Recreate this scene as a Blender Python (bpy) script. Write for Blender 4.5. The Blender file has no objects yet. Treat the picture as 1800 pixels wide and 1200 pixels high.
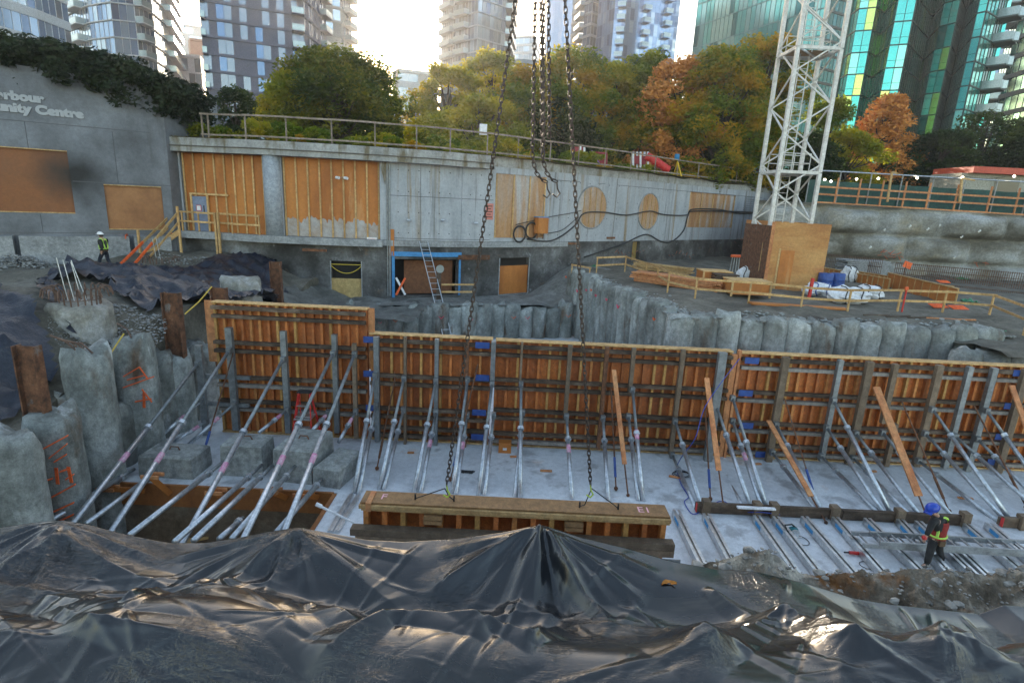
import bpy, math, random
import numpy as np
from mathutils import Vector, Matrix, noise
PI = math.pi
R = math.radians
rnd = random.Random(7)
sc = bpy.context.scene
COL = sc.collection

# ------------------------------------------------------------------ camera
F = 980.0                                   # focal length in pixels of an 1800 px wide frame
_d = Vector((-190, 3900, F)).normalized()   # world down, in camera axes (x right, y down, z forward)
_r = Vector((3900, 190, 0)).normalized()    # world +X
_f = (Vector((0, 0, 1)) - _d * _d.z).normalized()   # world +Y
cam_d = bpy.data.cameras.new('camera'); cam = bpy.data.objects.new('camera', cam_d); COL.objects.link(cam)
cam_d.sensor_width = 36; cam_d.lens = 36 * F / 1800; cam_d.clip_start = 0.05; cam_d.clip_end = 6000
def _w(v): return Vector((v.dot(_r), v.dot(_f), -v.dot(_d)))
cx, cy, cz = _w(Vector((1, 0, 0))), _w(Vector((0, -1, 0))), _w(Vector((0, 0, -1)))
cam.matrix_world = Matrix(((cx.x, cy.x, cz.x, 0), (cx.y, cy.y, cz.y, 0), (cx.z, cy.z, cz.z, 0), (0, 0, 0, 1)))
sc.camera = cam

def ray(px, py):                            # direction with unit forward component
    v = _w(Vector((px - 900, py - 600, F)))
    return v / v.y
def atY(px, py, Y): return ray(px, py) * Y
def atZ(px, py, z):
    v = ray(px, py); return v * (z / v.z)
def atX(px, py, X):
    v = ray(px, py); return v * (X / v.x)

# ------------------------------------------------------------------ light
SUN_EL, SUN_AZ = R(12.2), R(-14.1)          # azimuth measured from +Y towards +X
world = bpy.data.worlds.new('World'); sc.world = world; world.use_nodes = True
nt = world.node_tree; bg = nt.nodes['Background']
sky = nt.nodes.new('ShaderNodeTexSky'); sky.sky_type = 'NISHITA'; sky.sun_disc = False
sky.sun_elevation = SUN_EL; sky.sun_rotation = SUN_AZ
sky.air_density = 1.0; sky.dust_density = 1.0; sky.ozone_density = 1.0
wt = nt.nodes.new('ShaderNodeMix'); wt.data_type = 'RGBA'; wt.blend_type = 'MULTIPLY'; wt.inputs[0].default_value = 1; wt.inputs[7].default_value = (1.12, 1.0, .87, 1)   # camera white balance, a little warm
nt.links.new(sky.outputs[0], wt.inputs[6]); nt.links.new(wt.outputs[2], bg.inputs[0]); bg.inputs[1].default_value = 0.15
sl = bpy.data.lights.new('sun', 'SUN'); sl.energy = 3.0; sl.angle = R(0.5); sl.color = (1.0, 0.84, 0.64)
so = bpy.data.objects.new('sun', sl); COL.objects.link(so)
sd = Vector((math.sin(SUN_AZ) * math.cos(SUN_EL), math.cos(SUN_AZ) * math.cos(SUN_EL), math.sin(SUN_EL)))
so.rotation_euler = sd.to_track_quat('Z', 'Y').to_euler(); so.location = sd * 100
sc.view_settings.view_transform = 'Standard'; sc.view_settings.look = 'None'
sc.view_settings.gamma = 1; sc.view_settings.exposure = 2.02
sc.cycles.max_bounces = 6; sc.cycles.volume_bounces = 0

# ------------------------------------------------------------------ materials
MATS = {}
class NB:
    def __init__(s, m): s.t = m.node_tree; s.n = s.t.nodes; s.l = s.t.links
    def add(s, ty, **k):
        n = s.n.new(ty)
        for a, b in k.items(): setattr(n, a, b)
        return n
    def link(s, a, b): s.l.new(a, b)
def ramp(nb, fac, stops):
    r = nb.add('ShaderNodeValToRGB'); e = r.color_ramp.elements
    while len(e) < len(stops): e.new(0.5)
    for i, (p, c) in enumerate(stops):
        e[i].position = p; e[i].color = (*c, 1) if len(c) == 3 else c
    nb.link(fac, r.inputs[0]); return r.outputs[0]
def ntex(nb, co, scale, detail=5, rough=.6, dist=0, sc3=None):
    if sc3:
        mp = nb.add('ShaderNodeMapping'); mp.inputs['Scale'].default_value = sc3
        nb.link(co, mp.inputs[0]); co = mp.outputs[0]
    n = nb.add('ShaderNodeTexNoise'); n.inputs['Scale'].default_value = scale
    n.inputs['Detail'].default_value = detail; n.inputs['Roughness'].default_value = rough
    n.inputs['Distortion'].default_value = dist; nb.link(co, n.inputs['Vector']); return n.outputs[0]
def mixc(nb, fac, a, b, mode='MIX'):
    m = nb.add('ShaderNodeMix', data_type='RGBA', blend_type=mode)
    for i, v in ((0, fac), (6, a), (7, b)):
        if isinstance(v, (int, float)): m.inputs[i].default_value = v
        elif isinstance(v, tuple): m.inputs[i].default_value = (*v, 1)
        else: nb.link(v, m.inputs[i])
    return m.outputs[2]
def mat(name, cols, scale=1.0, sc3=None, rough=.8, metal=0, bump=0, bscale=None, second=None, spec=None, detail=6, dist=0, vary=0, grain=None):
    """cols: colours spread along a noise ramp; second: (colour, scale, threshold, sc3) a patch layer"""
    if name in MATS: return MATS[name]
    m = bpy.data.materials.new(name); m.use_nodes = True; nb = NB(m); b = m.node_tree.nodes['Principled BSDF']
    tc = nb.add('ShaderNodeTexCoord'); co = tc.outputs['Object']
    if vary:
        oi = nb.add('ShaderNodeObjectInfo'); vm = nb.add('ShaderNodeVectorMath', operation='ADD')
        cb = nb.add('ShaderNodeCombineXYZ'); mm = nb.add('ShaderNodeMath', operation='MULTIPLY'); mm.inputs[1].default_value = 50
        nb.link(oi.outputs['Random'], mm.inputs[0]); nb.link(mm.outputs[0], cb.inputs[0]); nb.link(mm.outputs[0], cb.inputs[1])
        nb.link(co, vm.inputs[0]); nb.link(cb.outputs[0], vm.inputs[1]); co = vm.outputs[0]
    f = ntex(nb, co, scale, detail, .62, dist, sc3)
    k = len(cols)
    c = ramp(nb, f, [(.3 + .4 * i / max(1, k - 1), cols[i]) for i in range(k)]) if k > 1 else None
    if second:
        for (c2, s2, th, s3) in (second if isinstance(second, list) else [second]):
            g = ntex(nb, co, s2, 5, .6, .3, s3)
            fac = ramp(nb, g, [(th, (0, 0, 0)), (min(.99, th + .12), (1, 1, 1))])
            c = mixc(nb, fac, c if c is not None else cols[0], c2)
    if vary:
        hs = nb.add('ShaderNodeHueSaturation'); mr = nb.add('ShaderNodeMapRange')
        mr.inputs[3].default_value = 1 - vary; mr.inputs[4].default_value = 1 + vary
        nb.link(oi.outputs['Random'], mr.inputs[0]); nb.link(mr.outputs[0], hs.inputs['Value'])
        if c is not None: nb.link(c, hs.inputs['Color'])
        else: hs.inputs['Color'].default_value = (*cols[0], 1)
        c = hs.outputs[0]
    if grain is None: grain = .26 if (rough >= .7 and metal == 0) else .18
    if grain and c is not None:
        for gs, ga in ((6.5, grain), (31, grain * .8)):
            gn = ramp(nb, ntex(nb, co, gs, 4, .7, 0), [(.36, (1 - ga,) * 3), (.64, (1 + ga * .6,) * 3)]); c = mixc(nb, 1.0, c, gn, 'MULTIPLY')
    if c is not None: nb.link(c, b.inputs['Base Color'])
    else: b.inputs['Base Color'].default_value = (*cols[0], 1)
    b.inputs['Roughness'].default_value = rough; b.inputs['Metallic'].default_value = metal
    if spec is not None: b.inputs['Specular IOR Level'].default_value = spec
    if bump:
        g = ntex(nb, co, bscale or scale * 4, 6, .65, 0, sc3)
        bp = nb.add('ShaderNodeBump'); bp.inputs['Strength'].default_value = 1; bp.inputs['Distance'].default_value = bump
        nb.link(g, bp.inputs['Height']); nb.link(bp.outputs[0], b.inputs['Normal'])
    MATS[name] = m; return m

# ------------------------------------------------------------------ mesh building
ORG = {}
LABELS = {}
class MB:
    def __init__(s): s.v = []; s.f = []; s.mi = []; s.cur = 0
    def add(s, vs, fs):
        o = len(s.v); s.v += [tuple(v) for v in vs]; s.f += [tuple(i + o for i in f) for f in fs]; s.mi += [s.cur] * len(fs); return s
    def box(s, a, b):
        x0, x1 = sorted((a[0], b[0])); y0, y1 = sorted((a[1], b[1])); z0, z1 = sorted((a[2], b[2]))
        return s.add([(x0, y0, z0), (x1, y0, z0), (x1, y1, z0), (x0, y1, z0), (x0, y0, z1), (x1, y0, z1), (x1, y1, z1), (x0, y1, z1)],
                     [(3, 2, 1, 0), (4, 5, 6, 7), (0, 1, 5, 4), (1, 2, 6, 5), (2, 3, 7, 6), (3, 0, 4, 7)])
    def bar(s, p, q, w, h, up=(0, 0, 1)):          # w sideways, h along up
        p, q = Vector(p), Vector(q); d = (q - p).normalized(); up = Vector(up)
        if abs(d.dot(up)) > .98: up = Vector((0, 1, 0))
        u = d.cross(up).normalized() * (w / 2); n = u.cross(d).normalized() * (h / 2)
        vs = [p - u - n, p + u - n, p + u + n, p - u + n, q - u - n, q + u - n, q + u + n, q - u + n]
        return s.add(vs, [(3, 2, 1, 0), (4, 5, 6, 7), (0, 1, 5, 4), (1, 2, 6, 5), (2, 3, 7, 6), (3, 0, 4, 7)])
    def tube(s, p, q, r, n=8, r2=None):
        return s.path([p, q], r, n, r2)
    def path(s, pts, r, n=8, r2=None, closed=False):
        pts = [Vector(p) for p in pts]; k = len(pts); vs = []; fs = []; u = None
        for i, p in enumerate(pts):
            if closed: d = pts[(i + 1) % k] - pts[i - 1]
            else: d = pts[min(i + 1, k - 1)] - pts[max(i - 1, 0)]
            d.normalize()
            if u is None:
                a = Vector((0, 0, 1)) if abs(d.z) < .9 else Vector((1, 0, 0)); u = d.cross(a).normalized()
            else: u = (u - d * u.dot(d)).normalized()
            w = d.cross(u); rr = r[i] if isinstance(r, (list, tuple)) else (r + ((r2 - r) * i / (k - 1) if r2 is not None else 0))
            for j in range(n):
                t = 2 * PI * j / n; vs.append(p + u * (math.cos(t) * rr) + w * (math.sin(t) * rr))
        for i in range(k if closed else k - 1):
            a, b = i * n, ((i + 1) % k) * n
            for j in range(n): fs.append((a + j, a + (j + 1) % n, b + (j + 1) % n, b + j))
        if not closed: fs.append(tuple(range(n))[::-1]); fs.append(tuple((k - 1) * n + j for j in range(n)))
        return s.add(vs, fs)
    def grid(s, P):                                # P[i][j] points
        a, b = len(P), len(P[0])
        return s.add([p for row in P for p in row], [(i * b + j, i * b + j + 1, (i + 1) * b + j + 1, (i + 1) * b + j) for i in range(a - 1) for j in range(b - 1)])
    def rock(s, c, r, rg, sq=(1, 1, .7)):
        c = Vector(c); n = 6; P = []
        v = [c + Vector((0, 0, r * sq[2] * rg.uniform(.7, 1.1)))]
        for k, zz in ((0, .35), (1, -.35)):
            for j in range(n):
                a = 2 * PI * (j + .5 * k) / n; q = r * rg.uniform(.65, 1.15); v.append(c + Vector((q * sq[0] * math.cos(a), q * sq[1] * math.sin(a), r * zz * sq[2] + r * rg.uniform(-.15, .15))))
        v.append(c - Vector((0, 0, r * sq[2])))
        f = [(0, 1 + j, 1 + (j + 1) % n) for j in range(n)] + [(1 + j, 1 + n + j, 1 + (j + 1) % n) for j in range(n)] + [(1 + (j + 1) % n, 1 + n + j, 1 + n + (j + 1) % n) for j in range(n)] + [(2 * n + 1, 1 + n + (j + 1) % n, 1 + n + j) for j in range(n)]
        return s.add(v, f)
    def prism(s, poly, z0, z1):
        n = len(poly); return s.add([(x, y, z0) for x, y in poly] + [(x, y, z1) for x, y in poly],
            [tuple(range(n))[::-1], tuple(range(n, 2 * n))] + [(i, (i + 1) % n, n + (i + 1) % n, n + i) for i in range(n)])
    def ball(s, c, r, n=10, m=6, sq=(1, 1, 1)):
        c = Vector(c); P = []
        for i in range(m + 1):
            t = PI * i / m; P.append([(c.x + r * sq[0] * math.sin(t) * math.cos(2 * PI * j / n), c.y + r * sq[1] * math.sin(t) * math.sin(2 * PI * j / n), c.z + r * sq[2] * math.cos(t)) for j in range(n + 1)])
        return s.grid(P)
    def build(s, name, m, parent=None, smooth=False, origin=None):
        me = bpy.data.meshes.new(name)
        V = np.array(s.v, dtype=np.float64).reshape(-1, 3)
        if parent is not None: o = ORG[parent.name]
        elif origin is not None: o = Vector(origin)
        else: o = Vector(((V[:, 0].min() + V[:, 0].max()) / 2, (V[:, 1].min() + V[:, 1].max()) / 2, V[:, 2].min()))
        V = V - np.array(o)
        me.from_pydata(V.tolist(), [], s.f)
        for x in (m if isinstance(m, (list, tuple)) else [m]): me.materials.append(x)
        if isinstance(m, (list, tuple)): me.polygons.foreach_set('material_index', s.mi)
        if smooth: me.polygons.foreach_set('use_smooth', [True] * len(me.polygons))
        me.update()
        ob = bpy.data.objects.new(name, me); COL.objects.link(ob)
        if parent is not None: ob.parent = parent
        else: ob.location = o
        ORG[ob.name] = o
        return ob
def tag(o, label=None, cat=None, group=None, kind=None):
    if label: o['label'] = label
    if cat: o['category'] = cat
    if group: o['group'] = group
    if kind: o['kind'] = kind
    if label and cat:
        if label in LABELS and LABELS[label] != group: print('DUPLABEL', label)
        LABELS[label] = group or 'x'
    return o
def thing(name, label, cat, loc, group=None):
    o = bpy.data.objects.new(name, None); o.empty_display_size = .2; COL.objects.link(o); o.location = loc
    ORG[o.name] = Vector(loc); tag(o, label, cat, group); return o
def struct(name, mb, m, smooth=False): return tag(mb.build(name, m, smooth=smooth), kind='structure')
def nz(x, y, z=0.0): return noise.noise(Vector((x, y, z)))
def fbm(x, y, z=0.0, o=4):
    s = 0; a = 1
    for i in range(o): s += a * nz(x, y, z); x *= 2.03; y *= 2.03; z = z * 2.03 + 3.1; a *= .5
    return s
def sstep(a, b, x):
    t = max(0, min(1, (x - a) / (b - a))); return t * t * (3 - 2 * t)
ORD = ['first', 'second', 'third', 'fourth', 'fifth', 'sixth', 'seventh', 'eighth', 'ninth', 'tenth', 'eleventh', 'twelfth',
       'thirteenth', 'fourteenth', 'fifteenth', 'sixteenth', 'seventeenth', 'eighteenth', 'nineteenth', 'twentieth']

# shared materials
conc = mat('concrete', [(.20, .21, .22), (.30, .31, .32), (.38, .39, .40)], .8, rough=.85, bump=.004, bscale=12)
plyw = mat('plywood', [(.20, .07, .02), (.30, .11, .03), (.36, .15, .045)], 1.4, sc3=(1, 1, .25), rough=.7, vary=.12, grain=.15)
lumb = mat('lumber', [(.40, .23, .09), (.55, .34, .14), (.62, .42, .20)], 3, sc3=(1, 1, .3), rough=.75, vary=.18)
lumr = mat('red_lumber', [(.42, .14, .05), (.56, .23, .09), (.60, .30, .13)], 3, sc3=(1, 1, .3), rough=.75, vary=.15)
weat = mat('weathered_wood', [(.035, .022, .014), (.085, .055, .036), (.17, .125, .09)], 4, sc3=(.4, 1, 1), rough=.85, vary=.35, bump=.003)
galv = mat('galvanized_steel', [(.42, .45, .48), (.58, .61, .65), (.68, .70, .74)], 9, rough=.38, metal=.75, vary=.12)
alum = mat('aluminium', [(.55, .56, .57), (.70, .71, .72)], 5, rough=.3, metal=.85)
dgal = mat('dull_steel', [(.20, .21, .22), (.32, .34, .35)], 5, rough=.5, metal=.6, vary=.15)
rust = mat('rusty_steel', [(.05, .025, .015), (.14, .06, .03), (.22, .10, .05)], 5, rough=.9, vary=.2, bump=.004, second=((.16, .15, .14), 3, .6, None))
rebr = mat('rebar', [(.09, .05, .035), (.18, .11, .08)], 6, rough=.8)
orng = mat('orange_paint', [(.75, .10, .02), (.85, .16, .04)], 4, rough=.6)
redp = mat('red_paint', [(.55, .02, .02), (.62, .04, .03)], 4, rough=.5)
blup = mat('blue_paint', [(.02, .05, .22), (.03, .09, .32)], 6, rough=.55)
whit = mat('white_plastic', [(.70, .71, .74), (.80, .80, .82)], 4, rough=.5)
blak = mat('black_rubber', [(.015, .015, .017), (.03, .03, .032)], 6, rough=.6)
# ------------------------------------------------------------------ terrain and pit
SL = -7.75                                   # slab level in the pit
mud = mat('mud', [(.07, .063, .050), (.125, .115, .092), (.19, .175, .145)], .9, rough=.95, bump=.05, bscale=3.2,
          second=[((.24, .24, .23), 7, .68, None), ((.055, .045, .035), .5, .58, None)])
slabm = mat('slab_concrete', grain=.12, cols=[(.50, .52, .55), (.61, .63, .66), (.68, .70, .72)], scale=.5, rough=.6, bump=.002, bscale=20,
            second=[((.38, .385, .40), 1.4, .55, None), ((.12, .11, .11), 16, .70, None), ((.62, .42, .30), .5, .645, None)])
dslab = mat('damp_concrete', [(.09, .09, .085), (.15, .15, .14), (.22, .21, .20)], 1.2, rough=.75, bump=.006)
b = MB(); b.grid([[(x, y, -9.55) for x in (-3000, -60, -20, 0, 20, 60, 3000)] for y in (-3000, -20, 0, 20, 60, 3000)])
struct('ground', b, mat('soil', [(.06, .05, .04), (.12, .10, .08)], .6, rough=.95, bump=.03))
# slab: L shaped, with the sunken trench at the left
XT = -4.45
b = MB(); b.box((-11.2, 13.4, -9.5), (XT, 40, SL)); b.box((XT + .002, 1, -9.5), (60, 40, SL - .001))
struct('slab', b, slabm)
b = MB()
b.box((-11.2, 13.32, -8.35), (XT - .1, 13.398, SL + .02))
tag(b.build('form_board', plyw), 'long brown edge board along the lip of the upper slab over the trench', 'board')
b = MB(); b.box((-11.2, 13.34, -9.5), (XT - .1, 13.397, -8.36))
tag(b.build('trench_wall', mat('muddy_form', [(.10, .07, .045), (.17, .12, .08), (.24, .20, .15)], 1.2, rough=.85)), 'muddy brown trench wall below the edge board', 'wall')
b = MB(); b.box((XT - .1, 3, -9.5), (XT, 13.3, SL + .03))
tag(b.build('form_edge', plyw), 'plywood side form down the left edge of the near slab', 'board')

# left bank of soil
def bank_z(x, y):
    z = -4.15 + .28 * fbm(x * .25, y * .25, 1) + .10 * fbm(x * 1.1, y * 1.1, 5)
    z += .9 * math.exp(-((x + 15.4) ** 2 / 10 + (y - 15.8) ** 2 / 9))
    z += .8 * math.exp(-((x + 17.5) ** 2 / 14 + (y - 21.5) ** 2 / 5))
    z -= 1.3 * sstep(14.5, 10, y) * sstep(-18, -12, x)
    z -= .7 * sstep(-13.0, -11.6, x) * sstep(18, 15, y)
    z += .5 * sstep(27.5, 30.5, y)
    z -= 1.3 * sstep(-15.0, -11.5, x) * sstep(22, 27, y)
    return z
xs = [-60 + i * 2 for i in range(17)] + [-27 + i * .25 for i in range(67)]; xs = [x for x in xs if x <= -11.25]
ys = [4 + i * .25 for i in range(130)]
b = MB(); b.grid([[(x, y, bank_z(x, y)) for x in xs] for y in ys])
b.grid([[(-11.25, y, bank_z(-11.25, y)), (-11.0, y, -9.6)] for y in ys])
struct('earth_bank', b, mud, smooth=True)
# right platform
def side(y): return 4.0 + (33.7 - y) / 11.2 * 2.5          # x of the platform's left edge
def plat_z(x, y):
    return -4.05 + .16 * fbm(x * .35, y * .35, 9) + .05 * fbm(x * 1.6, y * 1.6, 2) - .25 * math.exp(-((y - 21.9) / .5) ** 2)
P = []
for i in range(120):
    y = 21.9 + (i * .25 if i < 72 else 18 + (i - 72) * .8)
    row = []
    for j in range(110):
        t = j / 109; x0 = side(y) + .3 if y < 34 else -20 + 0 * y
        if y >= 34: x0 = 4.1
        row.append((x0 + (62 - x0) * (t ** 1.5), y, plat_z(x0 + (62 - x0) * (t ** 1.5), y)))
    P.append(row)
b = MB(); b.grid(P); struct('platform_ground', b, mud, smooth=True)
b = MB()                                                  # nearer shelf at the far right
P = [[(x, y, -4.3 - .5 * sstep(17.5, 19, 19 - (y - 17.5)) + .2 * fbm(x * .5, y * .5, 3) + (1.0 if y > 19.5 else 0) * 0) for x in [17 + i * .4 for i in range(90)]] for y in [18.6 + j * .3 for j in range(13)]]
b.grid(P); struct('shelf_ground', b, mud, smooth=True)
# ledge in front of the centre
pA, pC = atZ(640, 537, -5.9), atZ(1012, 528, -5.9)
ledge0 = lambda x: float(np.interp(x, [-12, pA.x, pC.x], [pA.y, pA.y, pC.y - 2])) - .25
b = MB(); b.grid([[(x, y, -5.85 + .14 * fbm(x * .7, y * .7, 4) + 1.75 * sstep(.5, 4.2, x) * sstep(33.5, 37, y)) for x, y in [(-18 + i * .5, ledge0(-18 + i * .5) + (41 - ledge0(-18 + i * .5)) * j / 27) for i in range(50)]] for j in range(28)])
struct('ledge_ground', b, mat('ledge_mud', [(.12, .12, .11), (.20, .20, .19), (.27, .27, .26)], 1.5, rough=.9, bump=.03), smooth=True)

# secant pile walls: ONE thing per wall, each pile a part
pilem = mat('pile_concrete', [(.12, .125, .115), (.25, .265, .25), (.42, .44, .43)], 1.3, sc3=(1, 1, .5), rough=.9, bump=.06, bscale=3, vary=.22, detail=9,
            second=[((.50, .52, .52), 1.9, .61, (1, 1, .4)), ((.13, .09, .06), 1.1, .58, (1, 1, .35)), ((.05, .05, .05), .7, .68, None)])
def pile_mesh(c, r, z0, z1, seed, rag=.25, n=18, taper=0):
    P = []; nzs = 22
    for i in range(nzs + 1):
        t = i / nzs; z = z0 + (z1 - z0) * t; row = []
        for j in range(n + 1):
            a = 2 * PI * (j % n) / n
            rr = r * (1 + .055 * fbm(math.cos(a) * 1.3 + seed * 7, math.sin(a) * 1.3, z * .75, 4) + .035 * fbm(math.cos(a) * 4 + seed, math.sin(a) * 4, z * 2.5, 2))
            if t > .95: rr *= 1 - (t - .95) * 2.2
            zz = z + (t ** 3) * rag * fbm(math.cos(a) * .9 + seed * 3, math.sin(a) * .9, seed, 2)
            row.append((c[0] + rr * math.cos(a), c[1] + rr * math.sin(a), zz))
        P.append(row)
    b = MB(); b.grid(P)
    top = P[-1][:-1]; k = len(b.v); b.v.append((c[0], c[1], z1 + .05)); o = nzs * (n + 1)
    for j in range(n): b.f.append((o + j, o + j + 1, k)); b.mi.append(0)
    return b
def pile_wall(label, pts, r, z0, z1, seed, step=.82, marks=0, rg=.3):
    # pts polyline in plan
    pts = [Vector(p) for p in pts]; w = thing('pile_wall', label, 'pile wall', (pts[0].x, pts[0].y, z0))
    k = 0
    for a, c in zip(pts[:-1], pts[1:]):
        L = (c - a).length; n = max(1, int(L / step))
        for i in range(n):
            p = a + (c - a) * (i / n); q = k % 2
            zt = z1 + rg * .5 * rnd.uniform(-1, 1)
            pile_mesh((p.x, p.y + rnd.uniform(-.06, .06)), r * rnd.uniform(.9, 1.12), z0, zt, seed + k, rg).build('pile', pilem, w, True)
            if marks and rnd.random() < marks:
                m = MB(); zz = zt - rnd.uniform(.5, 1.1); s = rnd.uniform(.09, .16)
                d = (c - a).normalized(); nrm = Vector((d.y, -d.x)) * (r * 1.17)
                if nrm.y > 0: nrm = -nrm
                o = Vector((p.x + nrm.x, p.y + nrm.y, zz)); dx = Vector((d.x, d.y, 0)) * s
                m.bar(o - dx + Vector((0, 0, s)), o, .05, .02); m.bar(o + Vector((0, .002, 0)), o + dx + Vector((0, 0, s)), .05, .02)
                m.build('paint_mark', mat('pink_paint', [(.8, .07, .12), (.85, .12, .2)], 3) if k % 2 else orng, w)
            k += 1
    return w
a, c = atZ(640, 537, -5.9), atZ(1012, 528, -5.9)
pile_wall('grey secant pile wall below the ledge behind the middle forms', [(-12, a.y), (a.x, a.y), (c.x, c.y - 2)], .50, -9.5, -5.85, 11, marks=.5, rg=.35)
pile_wall('tall ribbed pile wall on the left side of the crane platform', [(3.7, 34.8), (side(22.2), 22.2)], .47, -9.5, -3.95, 60, step=.74, marks=.35, rg=.25)
pile_wall('rough grey pile wall along the front of the crane platform', [(6.7, 21.9), (19.5, 21.4)], .52, -9.5, -4.0, 120, step=.86, rg=.25)
pile_wall('low stub of pile wall at the far right beyond the forms', [(16.4, 19.6), (30, 18.2)], .54, -9.5, -4.4, 180, step=.9, rg=.25)

# left row of big piles, each one standing free enough to be a thing
def mark(parent, o, d, segs, m, w=.07):
    b = MB()
    for k, (x0, z0, x1, z1) in enumerate(segs):
        dy = Vector((0, 0, 0)) + Vector((d[1], -d[0], 0)) * (.002 * k)
        b.bar(Vector(o) + Vector((d[0] * x0, d[1] * x0, z0)) + dy, Vector(o) + Vector((d[0] * x1, d[1] * x1, z1)) + dy, w, .02)
    b.build('paint_mark', m, parent)
big = [  # px, py of top, X, radius, label
    (8, 770, -10.45, .56, 'squat concrete pile at the left edge of the frame'),
    (88, 728, -10.5, .54, 'concrete pile with orange numbers sprayed down its side'),
    (150, 618, -10.75, .54, 'thick rounded concrete pile with bent bars on its crown'),
    (232, 592, -10.75, .54, 'concrete pile with an orange scrawl near its middle'),
    (300, 628, -10.9, .60, 'muddy pile carrying the second rusty steel column'),
    (345, 612, -10.75, .60, 'pale topped pile beside the tall form panel'),
]
BP = []
for k, (px, py, X, r, lab) in enumerate(big):
    p = atX(px, py, X); BP.append(p)
    t = thing('concrete_pile', lab, 'pile', (p.x, p.y, -9.5), 'large piles down the left side of the pit')
    pile_mesh((p.x, p.y), r, -9.5, p.z, 300 + k, .5, 26).build('shaft', pilem, t, True)
    if k == 2:
        for i in range(4):
            m = MB(); o = Vector((p.x - .1 + i * .12, p.y - .1, p.z)); m.path([o, o + Vector((-.25, 0, .25)), o + Vector((-.65, 0, .42 - i * .05))], .022, 6); m.build('bent_bar', rebr, t)
    if k == 3:
        m = MB(); o = Vector((p.x + .05, p.y - .1, p.z)); m.path([o, o + Vector((-.1, 0, .25)), o + Vector((-.35, 0, .4))], .02, 6); m.build('bent_bar', rebr, t)
        mark(t, (p.x + .36, p.y - .50, -5.4), (.75, .3), [(-.4, .2, .1, .45), (.1, .45, .3, .1), (-.3, .1, .2, .2), (-.45, -.12, .5, .15), (.1, -.2, .35, -.6), (-.15, -.55, .35, -.5), (.1, -.75, .15, -.3)], orng)
    if k == 1:
        mark(t, (p.x + .36, p.y - .50, -6.5), (.75, .3), [(-.5, .55, .4, .95), (-.1, .45, .35, .75), (0, .35, .3, .5), (-.35, -.1, -.1, -.05), (0, -.2, .02, .2), (.1, .1, .3, .15), (.2, -.1, .4, 0), (.3, .2, .32, -.2), (-.3, -.55, .4, -.25), (-.3, -.9, .3, -.7), (-.2, -1.15, .25, -1.0)], orng)
for i in range(9):       # filler piles between the big ones
    y = 9.2 + i * 1.05
    tag(pile_mesh((-11.05, y), .5, -9.5, -6.3 + .4 * math.sin(i * 2.1) + i * .12, 400 + i, .5).build('concrete_pile', pilem, None, True),
        '%s low rough pile from the camera in the gaps of the left pile row' % ORD[i], 'pile', 'low piles between the big left ones')

def hpile(px, py, Y, z0, w, label, hw=.24):
    p = atY(px, py, Y); t = thing('steel_column', label, 'steel column', (p.x, p.y, z0), 'rusty soldier piles')
    m = MB(); m.box((p.x - w / 2, p.y - .012, z0), (p.x + w / 2, p.y + .012, p.z)); m.build('web', rust, t)
    for s in (-1, 1):
        m = MB(); m.box((p.x + s * w / 2 - .018, p.y - hw / 2, z0), (p.x + s * w / 2 + .018, p.y + hw / 2, p.z + .01)); m.build('flange', rust, t)
    return t
hpile(46, 608, BP[1].y, BP[1].z - .6, .46, 'rusty steel column rising from the pile with orange numbers')
hpile(300, 515, BP[4].y + .1, BP[4].z - .5, .50, 'rusty steel column beside the yellow hose left of the tall form')
hpile(384, 506, 18.0, -6, .45, 'dark steel column just behind the top left corner of the tall form')
hpile(484, 460, 25.5, -5.8, .45, 'rusty steel column standing in the hollow below the entrance')
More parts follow.
